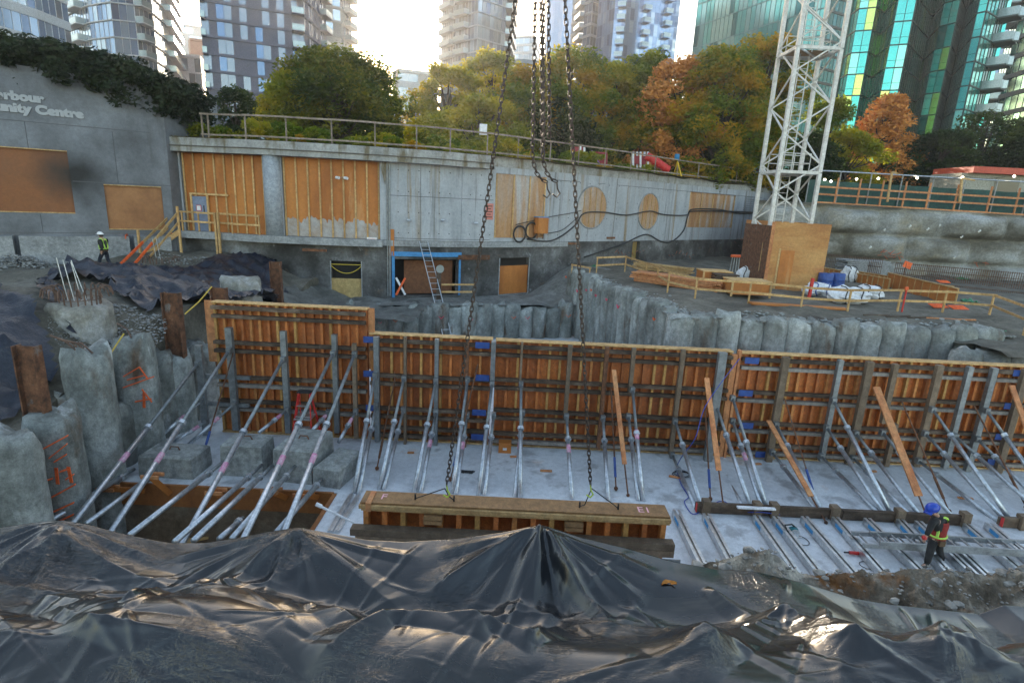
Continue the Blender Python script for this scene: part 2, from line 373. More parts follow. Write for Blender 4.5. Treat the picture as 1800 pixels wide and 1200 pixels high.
# ------------------------------------------------------------------ community centre
ROOF = 2.5
def plan(px, py, z): p = atZ(px, py, z); return Vector((p.x, p.y))
arc = [(282, 240), (366, 243), (450, 246), (606, 254.5), (762, 265), (830, 271), (897, 277), (990, 287), (1085, 297), (1210, 312), (1334, 326), (1400, 334.5)]
A0 = [plan(px, py, ROOF) for px, py in arc]
A0[0].y = A0[1].y + .15
def crom(P, n):
    out = []
    for i in range(len(P) - 1):
        p0, p1, p2, p3 = P[max(i - 1, 0)], P[i], P[i + 1], P[min(i + 2, len(P) - 1)]
        for k in range(n):
            t = k / n
            out.append(.5 * ((2 * p1) + (p2 - p0) * t + (2 * p0 - 5 * p1 + 4 * p2 - p3) * t * t + (3 * p1 - p0 - 3 * p2 + p3) * t ** 3))
    out.append(P[-1]); return out
ARC = crom(A0, 6)
class Path:
    def __init__(s, pts):
        s.p = [Vector((q[0], q[1])) for q in pts]; s.u = [0]
        for a, c in zip(s.p[:-1], s.p[1:]): s.u.append(s.u[-1] + (c - a).length)
        s.L = s.u[-1]
    def at(s, u, off=0, z=None):
        i = 0
        while i < len(s.u) - 2 and s.u[i + 1] < u: i += 1
        d = (s.p[i + 1] - s.p[i]).normalized(); q = s.p[i] + d * (u - s.u[i]) + Vector((d.y, -d.x)) * off   # off>0: towards the camera
        return (q.x, q.y) if z is None else Vector((q.x, q.y, z))
    def dirn(s, u):
        i = 0
        while i < len(s.u) - 2 and s.u[i + 1] < u: i += 1
        return (s.p[i + 1] - s.p[i]).normalized()
    def hit(s, px, py):                        # where the line of sight meets the wall: (u, z)
        v = ray(px, py); best = None
        for i in range(len(s.p) - 1):
            a, c = s.p[i], s.p[i + 1]; d = c - a
            den = d.x - v.x * d.y
            if abs(den) < 1e-9: continue
            t = (v.x * a.y - a.x) / den
            lo = -9 if i == 0 else 0; hi = 9 if i == len(s.p) - 2 else 1
            if lo <= t <= hi:
                q = a + d * t
                if q.y > 0 and (best is None or q.y < best[2]): best = (s.u[i] + t * d.length, v.z * q.y, q.y)
        return best
    def off(s, o): return Path([s.at(u + 1e-4, o) for u in s.u])
front = Path(ARC)                              # face of the roof slab
face = front.off(-.55)                         # face of the wall below
def wallmesh(path, u0, u1, z0, z1, holes, th=.35, step=.8):
    us = {u0, u1}; zs = {z0, z1}
    k = int((u1 - u0) / step)
    for i in range(k): us.add(u0 + (u1 - u0) * i / k)
    for a, c, d, e in holes: us |= {a, c}; zs |= {d, e}
    us = sorted(u for u in us if u0 <= u <= u1); zs = sorted(z for z in zs if z0 <= z <= z1); b = MB()
    for a, c in zip(us[:-1], us[1:]):
        for d, e in zip(zs[:-1], zs[1:]):
            um, zm = (a + c) / 2, (d + e) / 2
            if any(h[0] < um < h[1] and h[2] < zm < h[3] for h in holes): continue
            b.add([path.at(a, 0, d), path.at(c, 0, d), path.at(c, 0, e), path.at(a, 0, e)], [(0, 1, 2, 3)])
    for a, c, d, e in holes:
        f = lambda u, o, z: path.at(u, o, z)
        b.add([f(a, 0, d), f(a, -th, d), f(a, -th, e), f(a, 0, e)], [(0, 1, 2, 3)]); b.add([f(c, 0, d), f(c, 0, e), f(c, -th, e), f(c, -th, d)], [(0, 1, 2, 3)])
        b.add([f(a, 0, e), f(a, -th, e), f(c, -th, e), f(c, 0, e)], [(0, 1, 2, 3)]); b.add([f(a, 0, d), f(c, 0, d), f(c, -th, d), f(a, -th, d)], [(0, 1, 2, 3)])
    return b
def strip(path, u0, u1, o0, o1, z0, z1, n=None):       # solid band following the wall
    n = n or max(1, int((u1 - u0) / .8)); b = MB()
    for i in range(n):
        a, c = u0 + (u1 - u0) * i / n, u0 + (u1 - u0) * (i + 1) / n
        v = [path.at(a + 1e-4, o0, z0), path.at(c - 1e-4, o0, z0), path.at(c - 1e-4, o1, z0), path.at(a + 1e-4, o1, z0)]
        v += [Vector((q.x, q.y, z1)) for q in v]
        fs = [(3, 2, 1, 0), (4, 5, 6, 7), (0, 1, 5, 4), (2, 3, 7, 6)]
        if i == 0: fs.append((3, 0, 4, 7))
        if i == n - 1: fs.append((1, 2, 6, 5))
        b.add(v, fs)
    return b
wallc = mat('wall_concrete', grain=.10, cols=[(.29, .31, .33), (.37, .39, .42), (.43, .45, .48)], scale=1.3, sc3=(1, 1, .35), rough=.8, bump=.003, bscale=9,
            second=[((.20, .20, .20), 2.6, .57, (1, 1, .05)), ((.27, .20, .12), 1.9, .58, (1, 1, .04)), ((.50, .52, .55), 1.0, .62, (1, 1, .3))])
dirtc = mat('soiled_concrete', [(.025, .024, .022), (.06, .058, .056), (.13, .13, .13), (.26, .27, .28)], .5, rough=.9, bump=.015, bscale=5,
            second=[((.17, .12, .08), .9, .62, None), ((.33, .34, .36), 1.6, .63, None)])
slabc = mat('roof_concrete', grain=.2, cols=[(.22, .22, .21), (.34, .34, .33), (.42, .42, .41)], scale=.9, rough=.85, bump=.005,
            second=[((.17, .14, .09), 1.3, .52, (1, 1, .25)), ((.12, .12, .11), .8, .66, (1, 1, .15))])
U = lambda px, py=380: face.hit(px, py)[0]
Zf = lambda px, py: face.hit(px, py)[1]
cc = thing('community_centre', 'long curved concrete building with boarded openings and planted roof behind the pit', 'building', (A0[4].x, A0[4].y, -6))
SILL = Zf(640, 420)
holes = []
def hole(x0, y0, x1, y1):
    a, c = U(x0, (y0 + y1) / 2), U(x1, (y0 + y1) / 2); xm = (x0 + x1) / 2
    h = (a, c, Zf(xm, y1), Zf(xm, y0)); holes.append(h); return h
TOPW = 1.78
h_ply1 = (U(325), U(466), Zf(400, 416), TOPW - .01)
h_ply2 = (U(499), U(668), SILL, TOPW - .01)
holes += [h_ply1, h_ply2]
h_ply3 = hole(870, 308, 958, 418); h_ply4 = hole(1210, 340, 1290, 400)
h_win1 = hole(582, 459, 636, 527); h_door = hole(693, 456, 805, 520); h_win2 = hole(877, 453, 929, 516); h_slot = hole(1111, 425, 1124, 458)
uE = front.L
wallmesh(face, 0, U(866), SILL, TOPW, [h for h in holes if h[3] > SILL + .1]).build('wall', wallc, cc)
wallmesh(face, U(866) + .002, uE, SILL - .001, ROOF - .03, [h for h in holes if h[3] > SILL + .1]).build('wall', wallc, cc)
wallmesh(face, U(300), uE, -6.1, SILL - .003, [h for h in holes if h[3] < SILL + .1]).build('lower_wall', dirtc, cc)
# roof slab, coping
uS = front.hit(862, 300)[0]
strip(front, -.2, uS, -3.0, 0, TOPW, ROOF).build('roof_slab', slabc, cc)
strip(front, -.25, uS + .1, -2.6, .08, 2.06, 2.10).build('drip_groove', mat('dark_groove', [(.10, .09, .08)], 1), cc) 
strip(face, uS + .01, uE, -2.5, .02, ROOF - .55, ROOF + .05).build('parapet', slabc, cc)
b = MB()
for px in (739, 811, 1080): 
    u = U(px); z0 = SILL; b.bar(face.at(u, .004, z0), face.at(u, .004, TOPW if px < 850 else ROOF - .6), .03, .012, (1, 0, 0))
for (x0, y0, x1, y1) in ((686, 342, 866, 353), (690, 418, 862, 422), (960, 311, 1334, 350)):
    u0, u1 = U(x0), U(x1); n = 12; za, zb = Zf(x0, y0), Zf(x1, y1); zz = (za + zb) / 2
    for i in range(n): b.bar(face.at(u0 + (u1 - u0) * i / n, .004, zz), face.at(u0 + (u1 - u0) * (i + 1) / n, .004, zz), .012, .03)
b.build('panel_joints', mat('joint', [(.10, .10, .11)], 1), cc)
b = MB()
for px in list(range(700, 866, 18)) + list(range(965, 1340, 17)):
    for k in range(4):
        u, z = U(px), ROOF - 1.1 - k * 1.15
        if any(h[0] - .15 < u < h[1] + .15 and h[2] < z < h[3] for h in holes) or (px < 866 and z > TOPW - .2): continue
        b.tube(face.at(u, -.01, z), face.at(u, .004, z), .035, 6)
b.build('tie_holes', mat('tie_hole', [(.06, .06, .06)], 1), cc)
# sill ledge band
strip(face, U(300), U(672), 0.0, .55, SILL - .38, SILL).build('ledge', conc, cc)
strip(face, U(672) + .005, U(1000), 0.0, .10, SILL - .34, SILL - .02).build('ledge', conc, cc)
# boarded openings: each its own board with studs
def hoarding(h, studs, dep=.22, stain=False, nm='hoarding', rail=None):
    m = MB(); k = 6
    for i in range(k):
        a, c = h[0] + (h[1] - h[0]) * i / k, h[0] + (h[1] - h[0]) * (i + 1) / k
        m.add([face.at(a, -dep, h[2]), face.at(c, -dep, h[2]), face.at(c, -dep, h[3]), face.at(a, -dep, h[3])], [(0, 1, 2, 3)])
    o = m.build(nm, hoardm if not stain else stainm, cc)
    for i in range(studs):
        u = h[0] + .06 + (h[1] - h[0] - .12) * i / max(1, studs - 1); m = MB()
        m.bar(face.at(u, -dep + .05, h[2]), face.at(u, -dep + .05, h[3]), .05, .09, (face.dirn(u).x, face.dirn(u).y, 0))
        m.build('stud', lumb, o)
    return o
hoardm = mat('hoarding_ply', grain=.10, cols=[(.32, .10, .018), (.46, .16, .030), (.54, .21, .045)], scale=.7, sc3=(1, 1, .3), rough=.65, second=((.54, .27, .10), 1.3, .62, (1, 1, .2)))
stainm = mat('stained_ply', grain=.15, cols=[(.30, .13, .05), (.44, .24, .11), (.38, .34, .31)], scale=.9, sc3=(1, 1, .15), rough=.8, second=((.46, .44, .43), .7, .50, (1, 1, .18)))
hoarding(h_ply1, 9); hoarding(h_ply2, 9)
hoarding(h_ply3, 4, .06, True); hoarding(h_ply4, 5, .08, True)
b = MB()       # cement splash along the foot of the second hoarding
n = 300; a, c = h_ply2[0] + .02, h_ply2[1] - .02; P = [[], []]
for i in range(n + 1):
    u = a + (c - a) * i / n; P[0].append(face.at(u, -.216, SILL)); P[1].append(face.at(u, -.216, SILL + .95 + .30 * fbm(u * .9, 3, 0, 3) + .28 * fbm(u * 5, 8, 0, 4)))
b.grid(P); b.build('cement_splash', mat('splash', grain=.15, cols=[(.36, .28, .22), (.42, .42, .43)], scale=1.6, rough=.9), cc)
def infill(h, m, z0=None, z1=None, dep=.30, nm='board'):
    b = MB(); z0 = h[2] if z0 is None else z0; z1 = h[3] if z1 is None else z1
    b.add([face.at(h[0], -dep, z0), face.at(h[1], -dep, z0), face.at(h[1], -dep, z1), face.at(h[0], -dep, z1)], [(0, 1, 2, 3)]); return b.build(nm, m, cc)
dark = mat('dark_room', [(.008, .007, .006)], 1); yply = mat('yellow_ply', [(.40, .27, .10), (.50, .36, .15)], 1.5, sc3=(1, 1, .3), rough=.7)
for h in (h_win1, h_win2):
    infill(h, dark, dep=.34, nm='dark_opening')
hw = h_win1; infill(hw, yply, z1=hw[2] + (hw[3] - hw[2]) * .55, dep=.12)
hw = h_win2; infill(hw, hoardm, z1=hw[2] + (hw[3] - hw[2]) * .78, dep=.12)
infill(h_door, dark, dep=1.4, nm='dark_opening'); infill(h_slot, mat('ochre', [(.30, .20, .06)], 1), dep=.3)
h = h_door; b = MB(); b.add([face.at(h[0] + .6, -.8, h[2]), face.at(h[1], -.8, h[2]), face.at(h[1], -.8, h[3] - .15), face.at(h[0] + .6, -.8, h[3] - .15)], [(0, 1, 2, 3)])
b.build('inner_board', mat('brown_board', [(.16, .065, .03), (.22, .09, .04)], 1), cc)
b = MB(); b.path([face.at(h[1] - .95, -.78 + .02, h[3] - .65) + Vector((0, .0, 0)), face.at(h[1] - .95, -.74, h[3] - .65)], .25, 20); b.build('round_window', mat('pane', [(.35, .38, .38)], 2, rough=.3), cc)
# light frame around openings
for h, w in ((h_win1, .05), (h_win2, .05)):
    b = MB()
    for p, q in (((h[0], h[2]), (h[0], h[3])), ((h[1], h[2]), (h[1], h[3])), ((h[0], h[2] - .03), (h[1], h[2] - .03))):
        b.bar(face.at(p[0], .012, p[1]), face.at(q[0], .012, q[1]), w, w, (face.dirn(p[0]).x, face.dirn(p[0]).y, 0) if p[0] == q[0] else (0, 0, 1))
    b.build('window_frame', conc, cc)
blu = mat('sky_blue_board', [(.04, .20, .45), (.06, .28, .58)], 2, rough=.6)
dz = Zf(740, 447)
b = MB(); u0, u1 = U(688), U(812)
b = strip(face, u0, u1, 0.0, .09, dz - .13, dz + .13); b.bar(face.at(U(691), .032, h_door[2] - .3), face.at(U(691), .032, dz - .12), .16, .05, (0, 1, 0)); b.bar(face.at(U(810), .032, h_door[2]), face.at(U(810), .032, dz - .12), .12, .05, (0, 1, 0))
b.build('door_surround', blu, cc)
b = strip(face, U(806), U(862), .0, .12, Zf(830, 452) - .14, Zf(830, 452) + .14); b.build('brown_beam', rust, cc)
# round windows
for px, py, rx in ((1041, 365, 0), (1140, 372, 0)):
    u, z, _ = face.hit(px, py); d = face.dirn(u); r_ = 1.38 if px < 1100 else 1.32
    nrm = Vector((d.y, -d.x, 0)); dd = Vector((d.x, d.y, 0)); o = face.at(u, 0, z)
    ring = lambda rr, of, n=40: [o + dd * (rr * math.cos(2 * PI * i / n)) + Vector((0, 0, rr * math.sin(2 * PI * i / n))) + nrm * of for i in range(n)]
    b = MB(); b.path(ring(r_ + .04, .0), .06, 6, closed=True); wf = b.build('round_window', conc, cc)
    b = MB(); b.add([o + nrm * .015] + ring(r_, .015), [(0, 1 + i, 1 + (i + 1) % 40) for i in range(40)]); b.build('board', stainm, wf)
    b = MB()
    for k in (-.6, -.2, .2, .6):
        hh = math.sqrt(max(0, r_ ** 2 - (k * r_) ** 2)) * .97; b.bar(o + dd * k * r_ + nrm * .04 + Vector((0, 0, -hh)), o + dd * k * r_ + nrm * .04 + Vector((0, 0, hh)), .05, .04, dd)
    b.build('battens', lumb, wf)
# louvre, boxes, lamps, signs and pipes on the wall
u, z, _ = face.hit(1316, 360); b = MB()
for i in range(8): b.bar(face.at(u - .9, .02, z - .7 + i * .2), face.at(u + .9, .02, z - .7 + i * .2), .04, .06)
b.build('louvre', dgal, cc)
# column
u, z, _ = face.hit(482, 350); c0 = front.at(u, -.52)
b = MB(); b.tube((c0[0], c0[1], SILL - .1), (c0[0], c0[1], TOPW - .002), .47, 28); b.build('column', mat('smooth_concrete', [(.30, .33, .37), (.38, .41, .45)], .8, rough=.7), cc, True)
# downpipes by the joint at x 680
for px in (681, 685):
    u = U(px); b = MB(); b.path([face.at(u, .09, 1.75), face.at(u, .09, 0.6), face.at(u, .09, -5.7)], .045, 8); b.build('downpipe', dgal, cc)
b = MB(); b.bar(face.at(U(688), .05, SILL + .6), face.at(U(688), .05, SILL - .9), .30, .05, (0, 1, 0)); b.build('brown_board', hoardm, cc)
u = U(677); b = MB(); b.add([face.at(u - .3, .1, TOPW - .01), face.at(u + .3, .1, TOPW - .01), face.at(u, .1, TOPW - 1.2)], [(0, 2, 1)]); b.add([face.at(u + .3, .1, TOPW - .01), face.at(u + .3, -.0, TOPW - .01), face.at(u, .0, TOPW - 1.2), face.at(u, .1, TOPW - 1.2)], [(0, 3, 2, 1)]); b.build('bracket', slabc, cc)
for (px, py) in ((601, 312), (718, 386), (776, 386), (834, 391)):
    u, z, _ = face.hit(px, py); t = thing('wall_lamp', {601: 'double white floodlight fixed on the tall plywood hoarding', 718: 'small lamp on the smooth grey wall left of the panel joint', 776: 'tiny white fitting on the grey wall above the blue door', 834: 'round grey fitting on the wall below the red notice'}[px], 'lamp', face.at(u, 0, z))
    off = .05 if px > 650 else -.12
    m = MB(); m.tube(face.at(u, off - .1, z), face.at(u, off + .15, z), .03, 6); m.build('bracket', dgal, t)
    m = MB()
    for s in ((-.22, .22) if px < 650 else (0,)): m.tube(face.at(u + s - .08, off + .18, z - .02), face.at(u + s + .1, off + .3, z - .04), .08, 10)
    m.build('lamp_head', whit if px < 700 else galv, t)
def notice(px, py, w, h, label, red=True):
    u, z, _ = face.hit(px, py); t = thing('notice', label, 'sign', face.at(u, 0, z - h / 2)); d = face.dirn(u); dd = Vector((d.x, d.y, 0))
    m = MB(); m.bar(face.at(u - w / 2, .03, z), face.at(u + w / 2, .03, z), .02, h); m.build('board', whit if not red else mat('notice_red', [(.55, .20, .16)], 2), t)
    m = MB()
    for i in range(5):
        zz = z + h * .34 - i * h * .17; m.bar(face.at(u - w * .36, .045, zz), face.at(u + w * (.36 - .2 * (i % 2)), .045, zz), .006, h * .05)
    m.build('text_lines', redp if not red else blak, t)
notice(860, 372, .5, .95, 'red and white notice board fixed on the wall behind the left chain')
notice(654, 423, .55, .36, 'small white notice at the foot of the tall plywood hoarding', False)
# entrance door in the first hoarding
u, z, _ = face.hit(348, 345); u1 = face.hit(348, 408)
t = thing('door', 'blue grey steel door with a white notice in the plywood hoarding', 'door', face.at(u, -.18, h_ply1[2]))
zt = z; z0 = h_ply1[2]
m = MB(); m.bar(face.at(u - .42, -.15, (zt + z0) / 2), face.at(u + .42, -.15, (zt + z0) / 2), .05, zt - z0); m.build('leaf', mat('blue_grey', [(.16, .20, .30), (.22, .27, .38)], 2, rough=.5), t)
m = MB(); m.bar(face.at(u - .47, -.12, z0), face.at(u - .47, -.12, zt + .08), .1, .1, (0, 1, 0)); m.bar(face.at(u + .47, -.12, z0), face.at(u + .47, -.12, zt + .08), .1, .1, (0, 1, 0)); m.bar(face.at(u - .53, -.12, zt + .13), face.at(u + 1.7, -.12, zt + .13), .1, .1); m.build('frame', lumb, t)
m = MB(); m.bar(face.at(u - .22, -.118, z0 + 1.5), face.at(u + .06, -.118, z0 + 1.5), .012, .32); m.build('notice', redp, t)
m = MB(); m.bar(face.at(u - .19, -.108, z0 + 1.5), face.at(u + .03, -.108, z0 + 1.5), .012, .26); m.build('notice_paper', whit, t)
m = MB(); m.bar(face.at(u + .22, -.11, z0 + 1.3), face.at(u + .22, -.11, z0 + 1.65), .05, .02, (0, 1, 0)); m.build('window_slit', blak, t)

# left wing with the lettering
def dark_patch(m, org, c, rad):                    # blends a soft-edged dark patch into the base colour round one point
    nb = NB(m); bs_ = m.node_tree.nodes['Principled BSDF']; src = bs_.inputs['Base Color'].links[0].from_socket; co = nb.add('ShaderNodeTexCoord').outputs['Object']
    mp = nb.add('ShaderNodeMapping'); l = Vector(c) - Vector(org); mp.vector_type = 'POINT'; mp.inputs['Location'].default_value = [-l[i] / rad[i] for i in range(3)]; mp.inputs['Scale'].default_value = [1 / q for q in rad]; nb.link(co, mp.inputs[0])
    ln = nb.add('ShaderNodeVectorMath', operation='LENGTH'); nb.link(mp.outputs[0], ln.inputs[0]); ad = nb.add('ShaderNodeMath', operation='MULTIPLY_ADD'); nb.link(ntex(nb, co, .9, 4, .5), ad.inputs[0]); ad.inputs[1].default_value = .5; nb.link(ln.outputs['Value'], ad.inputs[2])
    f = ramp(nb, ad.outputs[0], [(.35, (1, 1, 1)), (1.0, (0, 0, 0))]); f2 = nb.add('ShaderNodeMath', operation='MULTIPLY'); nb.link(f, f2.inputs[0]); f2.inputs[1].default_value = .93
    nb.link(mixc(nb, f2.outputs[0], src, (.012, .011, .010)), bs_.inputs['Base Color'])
q1 = atY(300, 330, A0[0].y - .3); wdir = Vector((1476, 1009)).normalized()
LW = Path([(q1.x - wdir.x * 34, q1.y - wdir.y * 34), (q1.x, q1.y)])
LZ = lambda px, py: LW.hit(px, py)
ltop = LZ(150, 130)[1]; lsill = LZ(200, 410)[1]
lw = thing('concrete_wing', 'dark concrete wing with lettering and two boarded windows at the left', 'building', (q1.x - 5, q1.y - 3, -4.5))
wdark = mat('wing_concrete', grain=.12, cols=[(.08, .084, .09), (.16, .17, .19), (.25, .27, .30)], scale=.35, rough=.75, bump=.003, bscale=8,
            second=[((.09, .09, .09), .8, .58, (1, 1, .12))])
hA = (LZ(-12, 320)[0], LZ(125, 320)[0], LZ(60, 373)[1], LZ(60, 262)[1]); hB = (LZ(187, 365)[0], LZ(287, 365)[0], LZ(235, 403)[1], LZ(235, 327)[1])
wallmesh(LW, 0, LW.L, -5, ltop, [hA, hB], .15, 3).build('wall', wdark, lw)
b = MB(); e = LW.at(LW.L, 0); b.add([(e[0], e[1], -5), (e[0] + .3, e[1] + 5, -5), (e[0] + .3, e[1] + 5, ltop), (e[0], e[1], ltop)], [(0, 1, 2, 3)])
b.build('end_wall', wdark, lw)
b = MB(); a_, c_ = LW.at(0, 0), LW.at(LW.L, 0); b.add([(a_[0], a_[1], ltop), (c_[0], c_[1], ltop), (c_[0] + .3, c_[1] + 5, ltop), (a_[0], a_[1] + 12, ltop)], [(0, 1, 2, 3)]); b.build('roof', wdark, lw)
for h, m_ in ((hA, 'board'), (hB, 'board')):
    b = MB(); b.add([LW.at(h[0], -.1, h[2]), LW.at(h[1], -.1, h[2]), LW.at(h[1], -.1, h[3]), LW.at(h[0], -.1, h[3])], [(0, 1, 2, 3)])
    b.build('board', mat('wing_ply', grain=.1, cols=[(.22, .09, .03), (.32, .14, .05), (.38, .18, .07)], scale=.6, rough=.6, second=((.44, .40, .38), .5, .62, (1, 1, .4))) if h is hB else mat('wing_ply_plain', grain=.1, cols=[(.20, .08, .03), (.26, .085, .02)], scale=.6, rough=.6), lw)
    b = MB()
    for z in (h[2], h[3]): b.bar(LW.at(h[0], .012, z), LW.at(h[1], .012, z), .03, .05)
    b.build('window_frame', lumb, lw)
b = MB()
for (x, y, xa, xb) in ((60, 215, -300, 262), (200, 322, 128, 300), (200, 410, -300, 300)):
    z = LZ(x, y)[1]; b.bar(LW.at(LZ(xa, y)[0] if xa > 0 else 4, .003, z), LW.at(min(LW.L, LZ(xb, y)[0]), .003, z), .012, .035)
for px, ya, yb in ((50, 260, 214), (76, 409, 376), (208, 322, 232)): b.bar(LW.at(LZ(px, ya)[0], .003, LZ(px, ya)[1]), LW.at(LZ(px, ya)[0], .003, LZ(px, yb)[1]), .03, .012, (1, 0, 0))
b.build('panel_joints', MATS['joint'], lw)
def lettering(txt, pxr, py, px_h, name='lettering'):
    u, z, Y = LZ(pxr, py); h = px_h / 1035 * Y
    cu = bpy.data.curves.new('txt', 'FONT'); cu.body = txt; cu.size = h / .72; cu.extrude = .02; cu.align_x = 'RIGHT'; cu.space_character = 1.02; cu.offset = .035
    o = bpy.data.objects.new('txt', cu); COL.objects.link(o); bpy.context.view_layer.update()
    me = bpy.data.meshes.new_from_object(o.evaluated_get(bpy.context.evaluated_depsgraph_get())); bpy.data.objects.remove(o); bpy.data.curves.remove(cu)
    d = Vector((wdir.x, wdir.y, 0)); M = Matrix((d, Vector((0, 0, 1)), d.cross(Vector((0, 0, 1))))).transposed().to_4x4()
    me.transform(Matrix.Scale(1.16, 4, (1, 0, 0))); me.transform(M); me.materials.clear(); me.materials.append(mat('letter_metal', [(.34, .36, .39)], 3, rough=.4))
    ob = bpy.data.objects.new(name, me); COL.objects.link(ob); ob.parent = lw; ob.location = LW.at(u, .03, z) - ORG[lw.name]; ORG[ob.name] = ORG[lw.name]
_u, _z, _Y = LZ(128, 308); dark_patch(wdark, ORG[lw.name], LW.at(_u, 0, _z), (2.9, 2.2, 2.2)); dark_patch(MATS['wing_ply_plain'], ORG[lw.name], LW.at(_u, 0, _z), (2.9, 2.2, 2.2))
lettering('Coal Harbour', 77, 181, 13.5); lettering('Community Centre', 147, 208, 13.5)
# plinth blocks at foot of wing
zz = LZ(200, 412)[1]
for i, (x0, x1) in enumerate(((-40, 27), (38, 228), (236, 300))):
    u0, u1 = LZ(x0, 425)[0], LZ(x1, 425)[0]
    tag(strip(LW, u0, u1, .01, .7, -4.6, zz - .06).build('footing', conc), ['broken concrete footing at the left edge under the wing', 'long pale concrete footing behind the white helmeted walkers', 'short concrete footing behind the orange handrails'][i], 'footing')
# ------------------------------------------------------------------ form panels
FY = 17.0
def px2x(px, py, Y=FY): return atY(px, py, Y).x
formply = mat('form_ply', [(.26, .066, .014), (.42, .115, .022), (.54, .17, .036)], .8, sc3=(1, 1, .5), rough=.6, vary=.1, grain=.3, second=[((.17, .07, .03), 1.3, .62, (1, 1, .3)), ((.42, .34, .28), 1.1, .68, (1, 1, .25))])
stm = [mat('stud_wood_%d' % i, [(c[0] * .8, c[1] * .8, c[2] * .8), c], 2.5, sc3=(1, 1, .2), rough=.75, vary=.15) for i, c in enumerate([(.58, .23, .065), (.62, .20, .05), (.56, .30, .09), (.44, .135, .035)])]
def form_panel(label, x0, x1, zt, zb, walers, backs, ox0=0, step=.30, extra=None, Y=FY):
    t = thing('wall_form', label, 'wall form', ((x0 + x1) / 2, Y, zb), 'wooden wall forms standing on the slab')
    m = MB(); m.box((x0, Y, zb), (x1, Y + .02, zt)); m.build('plywood', formply, t)
    n = int((x1 - x0 - .1) / step)
    for i in range(n + 1):
        x = x0 + .05 + (x1 - x0 - .1) * i / n; m = MB(); ww = .075
        m.box((x - ww / 2, Y - .12, zb + .06), (x + ww / 2, Y - .002, zt - .05)); m.build('stud', stm[rnd.randrange(4)], t)
    for z in (zt - .04, zt - .29):
        if z < zt - .1: continue
        m = MB(); m.box((x0 - .01, Y - .16, z), (x1 + .01, Y + .14, z + .04)); m.build('top_plate', lumb, t)
    m = MB(); m.box((x0, Y - .15, zb), (x1, Y - .003, zb + .05)); m.build('bottom_plate', lumb, t)
    for z, pale in walers:
        segs = [x0 + .02]; x = x0
        while x < x1 - 3.2: x += rnd.uniform(2.6, 4.2); segs.append(min(x, x1 - .02))
        if segs[-1] < x1 - .02: segs.append(x1 - .02)
        for k, dz in enumerate((.135, -.135)):
            for a, c in zip(segs[:-1], segs[1:]):
                m = MB(); m.box((a, Y - .285, z + dz - .052), (c - .012, Y - .125, z + dz + .052)); m.build('waler', weat if not (pale and k) else mat('pale_weathered', [(.17, .145, .125), (.28, .25, .22)], 4, sc3=(.4, 1, 1), rough=.8, vary=.2), t)
    for px, py, py1, w, mt, in backs:
        a = atY(px, py, Y - .40); c = atY(px, py, Y - .4)
        zb_ = atY(px, py1, Y - .4).z
        m = MB(); m.box((a.x - w / 2, Y - .44, max(zb_, zb + .01)), (a.x + w / 2, Y - .29, a.z)); m.build('strongback', mt, t)
    for (px, py) in (extra or []):
        a = atY(px, py, Y - .3); m = MB(); m.box((a.x - .22, Y - .30, a.z - .1), (a.x + .22, Y - .287, a.z + .1)); m.build('joint_plate', blup, t)
    return t
G, W_ = dgal, mat('grey_brown_wood', [(.14, .095, .06), (.22, .16, .11)], 4, sc3=(1, 1, .3), rough=.85, vary=.2)
xa0, xa1 = px2x(382, 600), px2x(648, 600)
xb0, xb1 = px2x(652, 600), px2x(866, 600)
xc0, xc1 = px2x(872, 600), px2x(1287, 612)
xd0, xd1 = px2x(1300, 620), px2x(1900, 640)
fa = form_panel('tall form panel at the left that rises above the other forms', xa0, xa1, -3.42, SL, [(-3.72, 0), (-4.82, 0), (-5.95, 1), (-6.75, 1)],
           [(401, 576, 755, .20, G), (497, 582, 760, .17, G), (587, 588, 760, .15, G), (622, 604, 770, .12, W_)], step=.27)
m = MB(); m.box((xa0 - .30, FY - .02, -5.4), (xa0 - .002, FY + .01, -3.42)); m.box((xa1 + .003, FY - .02, -5.4), (xa1 + .2, FY + .01, -3.42)); m.build('ear_board', lumr, fa)
fb = form_panel('form panel between the tall left form and the first gap', xb0, xb1, -4.18, SL, [(-4.52, 0), (-5.65, 0), (-6.75, 0), (-7.4, 0)],
           [(661, 592, 775, .16, G), (712, 592, 780, .08, W_), (768, 596, 785, .12, G), (822, 598, 790, .10, rust)], step=.31, extra=[(848, 607), (848, 664), (842, 725), (840, 768), (651, 597), (651, 657), (655, 717)])
fc = form_panel('long middle form panel with yellow studs and no blue plates', xc0, xc1, -4.20, SL, [(-4.52, 0), (-5.60, 0), (-6.62, 0), (-7.42, 1)],
           [(868, 600, 672, .14, G), (918, 602, 670, .07, W_), (1003, 607, 735, .13, W_), (1068, 610, 790, .12, rust), (1115, 612, 690, .12, W_), (1202, 615, 800, .13, W_)], step=.32)
m = MB(); a = atY(1272, 620, FY - .6); m.box((a.x - .12, FY - .62, SL + .02), (a.x + .12, FY - .45, a.z)); m.build('steel_post', G, fc)
fd = form_panel('long right form panel with dark blue plates', xd0, xd1, -4.22, SL, [(-4.55, 1), (-5.62, 1), (-6.65, 1), (-7.4, 1)],
           [(1383, 628, 815, .20, W_), (1479, 633, 812, .15, G), (1531, 636, 818, .22, W_), (1576, 640, 745, .15, W_), (1575, 745, 820, .14, W_), (1654, 642, 822, .20, W_), (1707, 645, 825, .16, G), (1750, 647, 830, .17, G), (1806, 650, 835, .2, W_)], step=.31,
           extra=[(1322, 634), (1311, 691), (1312, 748), (1340, 799), (1794, 656), (1778, 714), (1762, 768), (1748, 812)])
